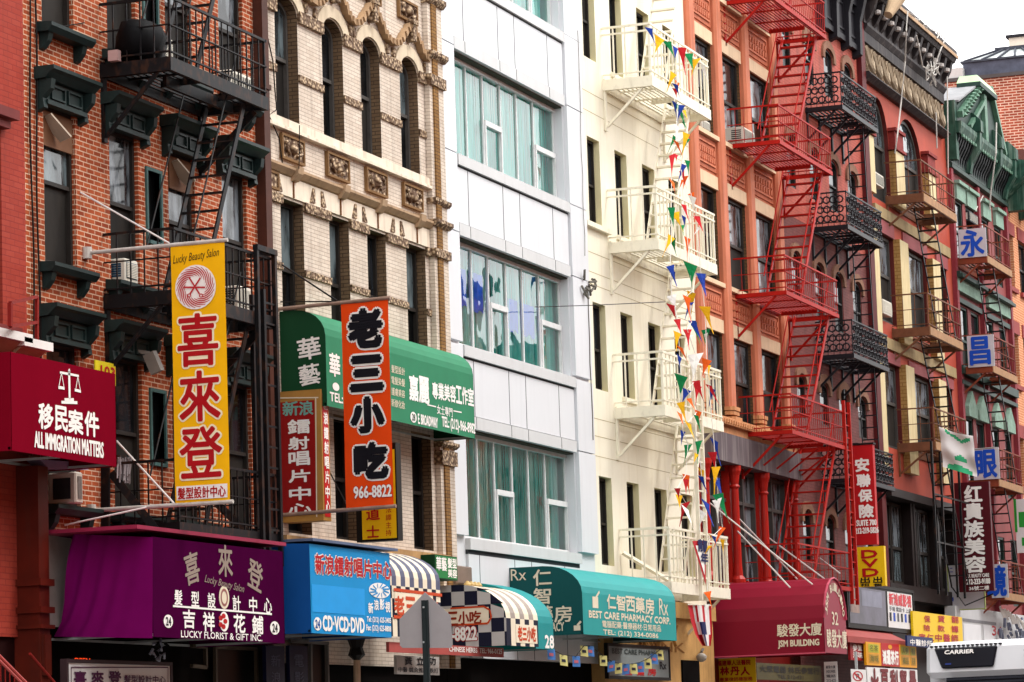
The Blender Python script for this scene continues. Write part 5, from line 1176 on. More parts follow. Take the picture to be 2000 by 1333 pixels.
line(t, fr, [(337, 1184), (530, 1200)], .025, L_WHITE)
chars(t, '吉祥花鋪', fr, [PX(fr, 357, 1192, 380, 1227), PX(fr, 396, 1197, 418, 1233), PX(fr, 456, 1201, 478, 1236), PX(fr, 492, 1204, 513, 1238)], L_WHITE, .03)
text(t, 'LUCKY FLORIST & GIFT INC.', fr, PX(fr, 353, 1236, 511, 1249), L_WHITE, .015)
for x, y in ((328, 1214), (536, 1227)): disc(t, fr, PX(fr, x-9, y-13, x+9, y+13), L_WHITE, 'number_disc'); text(t, '24', fr, PX(fr, x-5, y-8, x+5, y+8), L_BLACK, .03, .01)
disc(t, fr, PX(fr, 427, 1145, 447, 1190), L_CREAM, 'emblem_disc'); disc(t, fr, PX(fr, 430, 1150, 444, 1185), mk('taupe_red', '8d5a55', .6, .1), 'emblem_ring', .009, 24, .3); disc(t, fr, PX(fr, 428, 1195, 446, 1234), L_WHITE, 'flower_disc')
for k in range(5): disc(t, fr, PX(fr, 433+5*math.cos(k*1.257)-3, 1214+11*math.sin(k*1.257)-5, 440+5*math.cos(k*1.257)-2, 1214+11*math.sin(k*1.257)+5), L_RED, 'petal', .01, 12)
tag((lambda mb: (mb.prism([F3(84, 1040, -.12), F3(140, 1048, -.12), F3(120, 1225, -.12), F3(80, 1225, -.12)], (0, .05, 0)), mb.build('hoarding_board', mk('dirty_white_board', '8f8683', .7, .2, 2)))[1])(MB()), 'dirty white board against the wall between purple awning and red pilaster', 'board')
# ---------------------------------------------------------------- blue video awning
t = thing('awning', 'bright blue video and CD shop awning', 'awning', (44.3, -.75, 3.5))
M_BLU = mk('blue_canvas', '0c86c2', .55, .06, 1.2, spec=.3); M_BLUD = mk('shaded_blue_canvas', '0f4f96', .55, .1, 1.2)  # second blue is the same canvas with the side's shade painted in
XA, XB, Y, zb, zt = 42.77, 45.81, -1.5, 3.53, 4.82
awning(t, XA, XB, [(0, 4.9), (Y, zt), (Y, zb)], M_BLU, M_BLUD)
mb = MB(); mb.box(XA, XB+.2, Y-.06, 0, 4.86, 4.9); mb.build('awning_top', mk('slate_blue_edge', '55627d', .5, .15), t)
fr = frF(Y, XA, XB, zb, zt)
chars(t, '新浪鐳射唱片中心', fr, [PX(fr, 615+k*18.9, 1083+k*2.3, 632+k*18.7, 1121+k*1.4) for k in range(8)], L_RED, .03, .01, L_WHITE, .04)
rect(t, fr, PX(fr, 609, 1146, 712, 1199), mk('pale_blue_patch', '1c93d8', .55, .05), 'patch')
disc(t, fr, PX(fr, 720, 1139, 761, 1169), L_WHITE, 'flower_emblem', .006)
for k in range(12): a = k*math.pi/6; line(t, fr, [(740.5+7*math.cos(a), 1154+5*math.sin(a)), (740.5+19*math.cos(a+.3), 1154+14*math.sin(a+.3))], .022, M_BLU, 'petal_gap', .01)
chars(t, '新浪影視', fr, [PX(fr, 719+k*11, 1178-[0, 6, 7, 2][k], 728+k*11, 1198-[0, 6, 7, 2][k]) for k in range(4)], L_WHITE, .03)
disc(t, fr, PX(fr, 612, 1206, 627, 1232), L_WHITE, 'number_disc'); text(t, '24', fr, PX(fr, 615, 1211, 624, 1227), M_BLUD, .03, .01)
text(t, 'CD·VCD·DVD', fr, PX(fr, 630, 1206, 711, 1234), L_WHITE, .04); text(t, 'Tel: (212) 625-3405', fr, PX(fr, 716, 1206, 763, 1219), L_WHITE, .03); text(t, 'Fax: (212) 625-8808', fr, PX(fr, 715, 1222, 763, 1236), L_WHITE, .03)
# ---------------------------------------------------------------- checkered awnings
M_CKD = mk('navy_check', '15172c', .6, .08, 2); M_CKW = mk('grey_white_check', 'b9b6b2', .6, .06, 2); M_CKC = mk('cream_check', 'e6d9c0', .6, .06, 2); M_CKG = mk('grey_stripe', '575a70', .6, .08, 2)
t = thing('awning', 'checkered awning front with a red bordered snack shop panel, behind the blue awning', 'awning', (48, -.5, 3.6), 'checkered awnings')
mb = MB(); XA, XB, YF = 45.95, 49.15, -1.0; prof = arc(0, 5.05, YF, 4.55, 8)+[(YF, 4.4), (YF, 4.2), (YF, 3.9), (YF, 3.6)]
n = 17
for j, (a, b) in enumerate(zip(prof, prof[1:])):
    for k in range(n):
        x = XA+(XB-XA)*k/n; xe = XA+(XB-XA)*(k+1)/n; mb.poly([(x, a[0], a[1]), (x, b[0], b[1]), (xe, b[0], b[1]), (xe, a[0], a[1])], (k+(j if j > 8 else 0)) % 2+(0 if j > 8 else 2))
mb.build('canopy', [M_CKD, M_CKC, M_CKG, M_CKC], t, fixn=False)
mb = MB(); mb.prism([(XA, 0, 3.6)]+[(XA, y, z) for y, z in prof], (.01, 0, 0)); mb.build('side_panel', M_CKC, t)
fr = frF(YF, XA, XB, 3.6, 4.5); rect(t, fr, PX(fr, 770, 1160, 845, 1200), M_CKC, 'panel', .008)
for pts in ([(768, 1152), (862, 1163)], [(768, 1205), (862, 1210)]): line(t, fr, pts, .05, mk('orange_red_border', 'c1441c', .55, .06), 'border', .012)
chars(t, '老三小吃', fr, [PX(fr, 769+k*22, 1166+k*2, 788+k*22, 1200+k*2) for k in range(4)], mk('orange_red_border', 'c1441c'), .05, .012)
t = thing('awning', 'projecting checkered awning with navy and grey squares and a curved edge', 'awning', (51.8, -1, 3.5), 'checkered awnings')
XA = 51.0; y1, zb = G(990, 1258, XA); _, z0 = G(845, 1145, XA); prof = [(0, z0)]+arc(y1*.38, z0, y1, 3.98, 10)+[(y1, 3.52)]; zb = 3.52
mb = MB(); sq = .235
def zprof(y):
    for (ya, za), (yb, zb_) in zip(prof, prof[1:]):
        if yb < ya and yb <= y <= ya: return za+(zb_-za)*(y-ya)/(yb-ya)
    return 3.95
ny = int(-y1/sq)+1
for i in range(ny):
    ya, yb = -i*sq, max(y1, -(i+1)*sq)
    for j in range(8):
        za, ze = zb+j*sq, zb+(j+1)*sq; ta, tb = zprof(ya-1e-4), zprof(yb+1e-4)
        if za >= min(ta, tb)-.001 and za >= max(ta, tb): continue
        P = [(XA, ya, za), (XA, yb, za)]
        if ze <= tb: P.append((XA, yb, ze))
        elif tb > za: P.append((XA, yb, tb))
        P.append((XA, ya, min(ze, ta)))
        if ze <= ta and ze > tb and tb > za: pass
        mb.poly(P, (i+j) % 2)
mb.build('side_panel', [M_CKD, M_CKW], t, fixn=False)
mb = MB(); XE = F(1052, 1255, y1)[0]
for j, (a, b) in enumerate(zip(prof, prof[1:])):
    for k in range(7): x = XA+(XE-XA)*k/7; xe = XA+(XE-XA)*(k+1)/7; mb.poly([(x, a[0], a[1]), (x, b[0], b[1]), (xe, b[0], b[1]), (xe, a[0], a[1])], 2+(k % 2) if j < 11 else (k % 2))
mb.build('canopy', [M_CKD, M_CKC, M_CKC, mk('pale_stripe', '9b8f86', .6, .08)], t, fixn=False)
fr = frG(XA, 0, y1, zb, z0); M_ORL = mk('orange_red_border', 'c1441c'); ff = frF(y1, XA, XE, zb, 3.98); rect(t, ff, (.28, .12, .95, .8), M_CKC, 'front_panel', .006); text(t, '老三小吃', ff, (.34, .2, .9, .72), M_ORL, .04, .01)
rect(t, fr, PX(fr, 862, 1188, 955, 1222), M_CKC, 'panel', .006)
P = [(880, 1189), (945, 1185), (957, 1192), (960, 1206), (953, 1218), (880, 1222)]; line(t, fr, P, .03, M_ORL, 'border', .01)
chars(t, '老三小吃', fr, [PX(fr, 852, 1194, 872, 1220), PX(fr, 876, 1196, 894, 1222), PX(fr, 896, 1195, 916, 1220), PX(fr, 918, 1194, 940, 1218)], mk('brown_red_letter', '8a2a12', .55, .06), .035, .012)
text(t, '966-8822', fr, PX(fr, 850, 1226, 931, 1252), L_WHITE, .03, .012, mk('red_outline', 'a51d18'), .04)
# ---------------------------------------------------------------- teal awning 28
M_TEALC = mk('teal_canvas', '1a8788', .55, .06, 1.3, spec=.3); M_TEALD = mk('shaded_teal_canvas', '0c4a4a', .55, .08, 1.3)
t = thing('awning', 'curved teal awning numbered 28 just beyond the checkered awning', 'awning', (53.3, -1, 3.5))
XA = XE+.06; XT = XA+.95; y1, _ = G(1082, 1262, XT); _, z0 = G(962, 1141, XT)
prof = arc(0, z0, y1, 3.95, 10)+[(y1, 3.5)]; awning(t, XA, XT, prof, M_TEALC, M_TEALC)
fr = frF(y1, XA, XT, 3.5, 3.95); text(t, '28', fr, PX(fr, 1064, 1242, 1081, 1266), L_WHITE, .04)
# ---------------------------------------------------------------- pharmacy awning
t = thing('awning', 'teal pharmacy awning with white lettering and a rounded top', 'awning', (58, -.7, 3.8))
XA, XB, Y, zb = 55.0, 60.6, -1.43, 3.8; prof = [(0, 5.06), (-.35, 5.06)]+arc(-.7, 5.06, Y, 4.55, 7)+[(Y, zb)]
awning(t, XA, XB, prof, mk('teal_canvas_front', '258f8d', .55, .06, 1.3, spec=.3), M_TEALD)  # sides use a darker teal that holds their shade; front is lighter
fs = frG(XA, 0, Y, zb, 5.06)
text(t, 'Rx', fs, PX(fs, 998, 1112, 1028, 1134), L_CREAM, .0, .01); chars(t, '仁智藥房', fs, [PX(fs, 1042, 1113, 1077, 1144), PX(fs, 1043, 1149, 1076, 1180), PX(fs, 1050, 1184, 1080, 1215), PX(fs, 1083, 1184, 1117, 1215)], L_CREAM, .02, .01)
text(t, 'PHARMACY', fs, PX(fs, 1040, 1217, 1102, 1234), L_CREAM, .02, .01); rect(t, fs, PX(fs, 1121, 1222, 1134, 1232), L_CREAM, 'mortar_emblem', .01); line(t, fs, [(1128, 1222), (1135, 1214)], .04, L_CREAM, 'pestle_emblem', .012)
fr = frF(Y, XA, XB, zb, 4.6)
chars(t, '仁智西藥房', fr, [PX(fr, 1185+k*18.7, 1162+k*2, 1202+k*18.7, 1190+k*2.6) for k in range(5)], L_CREAM, .03); text(t, 'Rx', fr, PX(fr, 1287, 1170, 1304, 1202), L_CREAM, 0)
text(t, 'BEST CARE PHARMACY CORP.', fr, PX(fr, 1150, 1200, 1308, 1213), L_CREAM, .045); text(t, '電腦配藥·醫療器材·日常用品', fr, PX(fr, 1176, 1217, 1290, 1230), L_CREAM, .02); text(t, 'TEL: (212) 334-0086', fr, PX(fr, 1178, 1234, 1285, 1246), L_CREAM, .03)
rect(t, fr, PX(fr, 1157, 1166, 1168, 1188), L_CREAM, 'mortar_emblem'); line(t, fr, [(1163, 1168), (1170, 1156)], .05, L_CREAM, 'pestle_emblem')
# ---------------------------------------------------------------- small green sign, grey box, under signs
t = thing('box_sign', 'small green sign box with white lettering over the checkered awning', 'sign', (48, -.3, 5))
Y = -.5; xa, za = F(850, 1130, Y); xb, zb = F(894, 1138, Y); _, zt = F(850, 1083, Y); 
mb = MB(); mb.box(xa, xb, Y, 0, za, zt); mb.build('box', M_GRND, t); fr = frF(Y, xa, xb, za, zt); rect(t, fr, (.03, .04, .97, .96), mk('sign_green', '1f7a3c', .5, .06), 'face'); text(t, '華藝', fr, (.05, .35, .5, .9), L_WHITE, .03, .01); text(t, '髮型', fr, (.55, .5, .95, .9), L_WHITE, .03, .01); text(t, '美容', fr, (.55, .1, .95, .45), L_WHITE, .03, .01)
t = thing('meter_box', 'plain brown grey box on the wall right of the small green sign', 'box', F3(908, 1130, -.1))
xa, za = F(893, 1140, -.2); xb, zt = F(922, 1108, -.2); mb = MB(); mb.box(xa, xb, -.2, 0, za, zt); mb.build('casing', mk('taupe_box', '77675c', .6, .15), t, bevel=.02)
mb = MB()
for k in range(4): mb.lathe((xa+.1+k*.18, -.35, za-.1), [(.03, 0), (.07, .08), (.02, .14)], 8)
mb.pieces('small_lamp', mk('warm_lamp', 'c2a46a', .4, .1), t)
# ---------------------------------------------------------------- maroon entrance canopy
t = thing('awning', 'long maroon barrel canopy with building name, number 32 on its end', 'awning', (68.8, -1.3, 3.6))
XA = 67.8; yf = (G(1610, 1280, XA)[0]+G(1610, 1180, XA)[0])/2; _, zb = G(1500, 1280, XA); xe, _ = F(1655, 1283, yf); _, ze = G(1500, 1212, XA); _, zc = G(1393, 1155, XA)
M_MR = mk('maroon_vinyl', '7d1228', .42, .05, 1.2, spec=.4)
mb = MB(); n = 10; xm = (XA+xe)/2; W2 = (xe-XA)/2; zs = ze
def profx(k): a = math.pi*k/n; return (xm-W2*math.cos(a), zs+W2*.95*math.sin(a))
pr = [(XA, zb)]+[profx(k) for k in range(n+1)]+[(xe, zb)]
for a, b in zip(pr, pr[1:]): mb.poly([(a[0], 0, a[1]), (a[0], yf, a[1]), (b[0], yf, b[1]), (b[0], 0, b[1])])
mb.build('canopy', M_MR, t, fixn=False)
mb = MB(); mb.prism([(x, yf, z) for x, z in pr], (0, .012, 0)); mb.build('end_panel', mk('lit_maroon_vinyl', '8c1a33', .42, .05, spec=.4), t)  # lighter maroon paints the light on the street-facing end
mb = MB(); P = [(x, yf-.01, z) for x, z in pr[1:-1]]; mb.tube(P, .025, 6); mb.tube([(XA, yf, zb), (XA, 0, zb)], .02, 6)
mb.build('canopy_frame', mk('pink_piping', 'b3485c', .5, .1), t)
fs = frG(XA, 0, yf, zb, zs)
chars(t, '駿發大廈', fs, [PX(fs, 1518+k*22, 1220-k*1, 1539+k*22, 1244-k*1) for k in range(4)], L_CREAM, .02, .012); text(t, 'JSM BUILDING', fs, PX(fs, 1520, 1250, 1600, 1266), L_CREAM, .035, .012)
fe = frF(yf, XA, xe, zb, zs+W2*.95); text(t, '32', fe, PX(fe, 1624, 1196, 1636, 1221), L_CREAM, .01, .01); chars(t, '駿發大廈', fe, [PX(fe, 1614+k*10, 1229+k*1, 1623+k*10, 1264+k*1) for k in range(4)], L_CREAM, .02, .01)
nm = 'JSM BUILDING'; bx = []; rt_ = []
for k, c in enumerate(nm):
    a = math.pi*(.93-.86*k/(len(nm)-1)); cx, cz = .5+.4*math.cos(a), None; H_ = fe.v.length; zz = (zs-zb+W2*.74*math.sin(a))/H_; bx.append((cx-.035, zz-.05, cx+.035, zz+.05)); rt_.append(a-math.pi/2)
chars(t, nm, fe, bx, L_CREAM, .03, .01, rots=rt_)
# ================================================================== hanging signs further down the street
def panel_sign(name, label, cat, X, px, mat, th=.05, group=None, frame=None):
    """flat board across the street at X from its pixel box; returns thing and face"""
    x0, y0, x1, y1 = px; ya, zt = G(x0, y0, X); yb, zt2 = G(x1, y0, X); _, zb = G(x0, y1, X); _, zb2 = G(x1, y1, X); zt = (zt+zt2)/2; zb = (zb+zb2)/2
    t = thing(name, label, cat, (X, (ya+yb)/2, zb), group); mb = MB(); mb.box(X, X+th, yb, ya, zb, zt); mb.build('board', mat, t)
    if frame:
        mb = MB(); w = .03
        for q in ((yb-w, ya+w, zt, zt+w), (yb-w, ya+w, zb-w, zb), (yb-w, yb, zb, zt), (ya, ya+w, zb, zt)): mb.box(X-.015, X+th, q[0], q[1], q[2], q[3])
        mb.build('board_frame', frame, t)
    return t, frG(X, ya, yb, zb, zt)
def facade_sign(name, label, cat, Y, px, mat, th=.06, frame=None, fw_=.04, group=None):
    x0, y0, x1, y1 = px; xm = (x0+x1)/2; xa, _ = F(x0, (y0+y1)/2, Y); xb, _ = F(x1, (y0+y1)/2, Y); _, zt = F(xm, y0, Y); _, zb = F(xm, y1, Y)
    t = thing(name, label, cat, ((xa+xb)/2, Y, zb), group); mb = MB(); mb.box(xa, xb, Y, Y+th, zb, zt); mb.build('board', mat, t)
    if frame:
        mb = MB(); w = fw_
        for q in ((xa-w, xb+w, zt, zt+w), (xa-w, xb+w, zb-w, zb), (xa-w, xa, zb, zt), (xb, xb+w, zb, zt)): mb.box(q[0], q[1], Y-.02, Y+th, q[2], q[3])
        mb.build('board_frame', frame, t)
    return t, frF(Y, xa, xb, zb, zt)
M_SRED = mk('bright_sign_red', 'b3151a', .5, .06, 1.2); M_SYEL = mk('sign_yellow', 'e8c010', .5, .05); M_SWH = mk('sign_white', 'dedcda', .5, .05)
t, fr = panel_sign('hanging_sign', 'tall red insurance sign with white characters beside the black balconies', 'sign', 77.45, (1657, 870, 1704, 1065), M_SRED, .2)
mb = MB(); zt = fr.o.z+fr.v.z; mb.box(77.43, 77.66, fr.o.y+fr.u.y-.03, .0, zt+.01, zt+.05); mb.build('bracket_arm', M_IRON, t)
chars(t, '安聯保險', fr, [PX(fr, 1671, 896, 1697, 921), PX(fr, 1674, 927, 1700, 951), PX(fr, 1677, 957, 1703, 980), PX(fr, 1679, 986, 1706, 1011)], L_WHITE, .045, .012)
text(t, 'SUITE 700', fr, PX(fr, 1673, 1016, 1712, 1027), L_WHITE, .04, .012); text(t, '212-219-5826', fr, PX(fr, 1671, 1031, 1716, 1042), L_WHITE, .04, .012)
t, fr = panel_sign('hanging_sign', 'yellow DVD sign hanging under the tall red insurance sign', 'sign', 77.47, (1673, 1068, 1726, 1146), M_SYEL, .18)
for k in range(3): text(t, 'DVD'[k], fr, PX(fr, 1683+k*1.2, 1075+k*18, 1713+k*1.2, 1090+k*18), L_RED, .05, .012)
chars(t, '出出', fr, [PX(fr, 1681, 1128, 1699, 1139), PX(fr, 1706, 1127, 1723, 1139)], L_BLACK, .04, .012); chars(t, '租售', fr, [PX(fr, 1681, 1140, 1699, 1146), PX(fr, 1706, 1140, 1723, 1146)], L_BLACK, .03, .012)
t, fr = panel_sign('hanging_sign', 'dark maroon beauty sign with white characters at the lower right', 'sign', 90.5, (1863, 942, 1931, 1156), mk('dark_maroon_sign', '4d0d17', .5, .06), .2)
chars(t, '红貴族美容', fr, [PX(fr, 1884, 949+k*34.5, 1917+k*2, 980+k*34.5) for k in range(5)], L_WHITE, .04, .012)
text(t, 'K.K BEAUTY CARE', fr, PX(fr, 1888, 1121, 1932, 1128), L_WHITE, .02, .012); text(t, '212-233-9188', fr, PX(fr, 1888, 1131, 1934, 1141), L_WHITE, .04, .012); text(t, '36號二樓', fr, PX(fr, 1893, 1145, 1932, 1153), L_WHITE, .02, .012)
mb = MB(); ya = fr.o.y; mb.tube([(90.6, ya+.1, fr.o.z+fr.v.z), (90.6, ya+.1, fr.o.z+fr.v.z+.9)], .03, 6); mb.tube([(90.6, ya+.4, fr.o.z+fr.v.z+.9), (90.6, fr.o.y+fr.u.y-.2, fr.o.z+fr.v.z+.95)], .025, 6); mb.build('hanger', mk('grey_pipe', '8d8684', .45, .1), t)
M_BOARD = mk('pale_grey_board', 'b9b7bd', .5, .08, 2); L_BLUE = mk('blue_letter', '1547b0', .5, .05)
for c, px, lx, lab in (('永', (1871, 447, 1925, 503), (1877, 450, 1921, 500), 'grey board with a blue character, topmost on the rust red fire escape'), ('昌', (1888, 655, 1940, 717), (1895, 659, 1933, 712), 'grey board with a blue character, second from the top of the rust red fire escape'), ('眼', (1899, 875, 1950, 937), (1906, 880, 1946, 933), 'grey board with a blue character, right beside the white cloth sign'), ('鏡', (1934, 1102, 1967, 1168), (1928, 1106, 1964, 1164), 'grey board with a blue character, lowest, half behind the maroon beauty sign')):
    t, fr = panel_sign('character_board', lab, 'sign', 94.3, px, M_BOARD, .04, 'blue character boards'); chars(t, c, fr, [PX(fr, *lx)], L_BLUE, .03, .012)
    if c == '鏡': pass
t = thing('cloth_sign', 'creased white cloth sign with green print by the rusty fire escape', 'cloth sign', (85.4, -1.3, 8.6))
X = 85.4; c = [G3(1835, 834, X), G3(1901, 852, X), G3(1908, 932, X), G3(1841, 912, X)]
mb = MB(); n = 30
def cp(u, v): 
    p = c[3].lerp(c[2], u).lerp(c[0].lerp(c[1], u), v); p.x += .05*math.sin(u*8+v*5)+.04*math.sin(v*11); p.z += .04*math.sin(u*math.pi)*-(v > .9); return p
for i in range(n):
    for j in range(n):
        q = [cp(i/n, j/n), cp((i+1)/n, j/n), cp((i+1)/n, (j+1)/n), cp(i/n, (j+1)/n)]; u, v = i/n, j/n
        mb.poly(q, 1 if (.15 < u < .9 and .72+.35*abs(u-.6) < v < .8+.42*abs(u-.6)) or (.12 < u < .85 and v < .16-.2*abs(u-.45)) or (.38 < u < .72 and .26 < v < .42-.5*abs(u-.55)) else 0)
mb.build('cloth', [mk('white_cloth', 'dfdad8', .8, .05, 3), mk('green_print', '3fae7a', .8, .1, 3)], t, smooth=True)
t, fr = panel_sign('notice_board', 'plain white board half hidden behind the maroon beauty sign', 'sign', 91.2, (1851, 1103, 1919, 1190), mk('white_board', 'd6d4d8', .5, .06), .05, frame=mk('lime_edge', 'a9b36a', .5, .1))
chars(t, '二樓', fr, [PX(fr, 1855, 1110, 1861, 1118), PX(fr, 1857, 1167, 1863, 1175)], L_BLUE, .02, .01)
mb = MB(); mb.tube([G3(1860, 1148, 90.9), G3(1885, 1183, 90.9), G3(1940, 1160, 90.9)], .02, 5); mb.build('stay_wire', M_IRON, t)
t, fr = panel_sign('hanging_sign', 'white sign with green edges at the right edge above the truck', 'sign', 99, (1981, 975, 2016, 1080), M_SWH, .1)
for px in ((1981, 975, 1986, 1040), (1990, 1000, 2010, 1030), (1996, 1050, 2014, 1066)): rect(t, fr, PX(fr, *px), mk('sign_leaf_green', '2f9a3a', .5, .08), 'green_mark', .008)
# billboards over the red shop awning
t, fr = facade_sign('billboard', 'framed double billboard, grey portrait left and white phone advert right', 'sign', -.7, (1656, 1150, 1783, 1226), mk('black_frame_paint', '16130f'), .15, mk('black_frame_paint', '16130f'), .08)
rect(t, fr, (.02, .04, .56, .95), mk('grey_poster', '4e4a5a', .35, .55, 1.4), 'poster', .01); rect(t, fr, (.03, .3, .16, .95), mk('poster_skin', '8e7468', .4, .35, 4), 'poster_face', .016); rect(t, fr, (.2, .5, .5, .9), mk('poster_light', '77798a', .4, .2, 3), 'poster_text', .014)
rect(t, fr, (.59, .03, .985, .95), M_SWH, 'advert', .01)
chars(t, '新鴻威影視', fr, row(5, .61, .97, .62, .92), mk('pink_red_letter', 'd0454c', .5, .1), .05, .016); text(t, '手機 電話卡 上網', fr, (.61, .46, .96, .58), mk('grey_letter', '55555d', .5, .1), .01, .016)
for k in range(6): rect(t, fr, (.61+k*.06, .2, .64+k*.06, .42), [L_BLACK, L_BLUE, MATS['grey_letter']][k % 3], 'phone_print', .016)
mb = MB()
for s in (.1, .4, .7, .95): p = fr.p(s, 0, 0); mb.tube([p+Vector((0, .1, -.02)), p+Vector((0, .1, -.35)), p+Vector((0, .6, -.45))], .025, 5)
mb.pieces('support', mk('tan_bracket', 'a07c58', .5, .2), t)
t = thing('awning', 'narrow pinkish red awning under the double billboard', 'awning', (80, -.6, 3.9))
xa, za = F(1655, 1238, -1.1); xb, _ = F(1772, 1262, -1.1); awning(t, xa, xb, [(0, 4.6), (-.5, 4.55), (-1.1, 4.25), (-1.1, 4.1)], mk('pink_red_canvas', '9c4641', .6, .1, 2))
M_OK = mk('orange_yellow_sign', 'e09a18', .5, .08, 2)
t, fr = facade_sign('shop_sign', 'red and yellow shop sign with white characters below the billboard', 'sign', -1.12, (1692, 1258, 1790, 1302), M_OK, .06)
rect(t, fr, (.28, .0, .64, 1), M_SRED, 'face', .006); chars(t, '鴻運茶行', fr, row(4, .3, .62, .1, .68), L_WHITE, .06, .012); disc(t, fr, (.42, .76, .5, .95), M_OK, 'emblem_disc', .01)
for k, (a, b) in enumerate(((.04, .24), (.68, .84), (.87, .98))):
    rect(t, fr, (a, .55, b, .92), mk('yellow_green_patch', 'b7b02a', .5, .1), 'patch', .006); rect(t, fr, (a, .1, b, .48), mk('olive_patch', 'c08a22', .5, .1), 'patch', .006); text(t, ['名茶', '人參', '禮品'][k], fr, (a+.02, .6, b-.02, .88), mk('olive_letter', '6a6a18', .5, .1), .01, .012); text(t, ['海味', '補品', '花茶'][k], fr, (a+.02, .14, b-.02, .44), mk('olive_letter', '6a6a18'), .01, .012)
t, fr = facade_sign('shop_sign', 'small dark red notice sign beside the end of the maroon canopy', 'sign', -1.0, (1661, 1254, 1688, 1290), mk('dull_red_sign', '9c1f24', .5, .06))
text(t, '參茸', fr, (.15, .5, .85, .85), L_WHITE, .03); text(t, '海味', fr, (.15, .12, .85, .45), L_WHITE, .03)
t, fr = facade_sign('street_sign', 'white no parking sign with a red circle at the bottom right', 'sign', -3.0, (1663, 1308, 1692, 1345), M_SWH, .01)
bx = PX(fr, 1665, 1311, 1685, 1331); disc(t, fr, bx, L_RED, 'prohibition_ring', .004, 28, .22); text(t, 'P', fr, ((bx[0]*.65+bx[2]*.35), (bx[1]*.72+bx[3]*.28), (bx[0]*.35+bx[2]*.65), (bx[1]*.28+bx[3]*.72)), L_BLACK, .03, .003); line(t, fr, [(1668, 1315), (1682, 1328)], .05, L_RED, 'prohibition_bar', .006)
mb = MB(); xx = fr.p(.5, 0)[0]; mb.box(xx-.03, xx+.03, -2.98, -2.93, 0, fr.o.z+.8); mb.build('sign_post', M_ALU, t)
t, fr = facade_sign('shop_sign', 'row of dark red character panels at the bottom edge under the yellow shop sign', 'sign', -1.12, (1694, 1306, 1792, 1345), M_SWH, .04)
chars(t, '↓百利貿易', fr, row(5, .04, .98, .1, .9, .25), mk('dark_red_panel_letter', '6e1418', .5, .1), .07, .012)
t, fr = facade_sign('shop_sign', 'yellow herbalist sign with red characters behind the truck', 'sign', -.8, (1784, 1200, 1880, 1262), M_SYEL, .06)
chars(t, '保貸翻', fr, [PX(fr, 1804, 1203, 1816, 1216), PX(fr, 1831, 1203, 1844, 1216), PX(fr, 1858, 1205, 1871, 1217)], L_RED, .03, .012); chars(t, '險款譯', fr, [PX(fr, 1804, 1221, 1816, 1233), PX(fr, 1831, 1222, 1844, 1234), PX(fr, 1858, 1223, 1871, 1236)], L_RED, .03, .012)
chars(t, '定仁中醫師', fr, [PX(fr, 1794+k*16, 1238+k*.6, 1807+k*16, 1252+k*.6) for k in range(5)], L_RED, .03, .012)
t, fr = facade_sign('shop_sign', 'dark blue shop sign with white lettering tilted beside the red and yellow sign', 'sign', -1.3, (1772, 1244, 1822, 1264), mk('navy_sign', '20305f', .5, .1), .05)
text(t, '中醫診所', fr, (.1, .1, .95, .7), L_WHITE, .03, .01)
# white shop front at far right
t, fr = facade_sign('shop_signboard', 'pale grey and white shop signboard behind the truck', 'signboard', -.35, (1868, 1196, 2040, 1300), mk('white_shop_front', 'b9b9ba', .5, .08, 1.5), .3)
for px in ((1880, 1212, 1945, 1218),): rect(t, fr, PX(fr, *px), mk('grey_strip', '6e6c70', .5, .15), 'strip', .008)
for px in ((1882, 1220, 1916, 1258), (1921, 1222, 1944, 1258)): rect(t, fr, PX(fr, *px), mk('white_sheet', 'dadadc', .5, .04), 'sheet', .008)
text(t, '36', fr, PX(fr, 1937, 1224, 1957, 1242), L_RED, .03, .012)
mb = MB(); rr = random.Random(9)
for k in range(26): p = F3(1953+k*2.0, 1186+k*1.2+rr.uniform(-3, 3), -.6); mb.tube([p, p+Vector((rr.uniform(.1, .5), -.05, rr.uniform(-.35, -.1)))], .03, 4)
mb.pieces('white_fringe', L_WHITE, t)
mb = MB()
for k in range(18): p = F3(1955+rr.uniform(-3, 45), 1212+rr.uniform(0, 35), -.5); mb.tube([p, p+Vector((rr.uniform(-.2, .3), 0, rr.uniform(-.3, .3)))], .045, 5)
mb.pieces('ornament', mk('grey_blue_ornament', '6d7285', .5, .4, 4), t)
# ================================================================== signs under the awnings, left to right
M_SHOPF = mk('shop_frame_grey', '5d5b58', .5, .15)
t, fr = facade_sign('shop_sign', 'white salon sign with purple characters under the purple awning', 'sign', -.5, (132, 1298, 332, 1350), M_SWH, .08, mk('brown_sign_frame', '3a2a2c', .5, .15), .05)
for pts in ([(138, 1304), (327, 1304)], [(138, 1304), (138, 1345)], [(327, 1304), (327, 1345)]): line(t, fr, pts, .015, mk('plum_letter', '4a1040', .5, .08), 'border', .01)
chars(t, '喜來登', fr, [PX(fr, 143+k*34, 1312, 167+k*34, 1336) for k in range(3)], mk('plum_letter', '4a1040'), .05, .012); text(t, '髮型設計中心', fr, PX(fr, 241, 1320, 322, 1334), mk('plum_letter', '4a1040'), .03, .012)
t = thing('neon_sign', 'glowing red characters in the florist window at the bottom edge', 'sign', F3(452, 1325, -.05)); fr = frF(-.05, *[F(x, 1325, -.05)[0] for x in (428, 477)], F(450, 1345, -.05)[1], F(450, 1312, -.05)[1])
mb = MB(); a, b = fr.p(-.02, -.02, -.03), fr.p(1.02, 1.02, -.03); mb.box(a.x, b.x, -.02, 0, a.z, b.z); mb.build('backing', M_BLACKD, t)
chars(t, '鮮花點', fr, row(3, 0, 1, .05, 1), mk('red_glow', 'ff2a14', .5, 0, emit=1.4), .05)
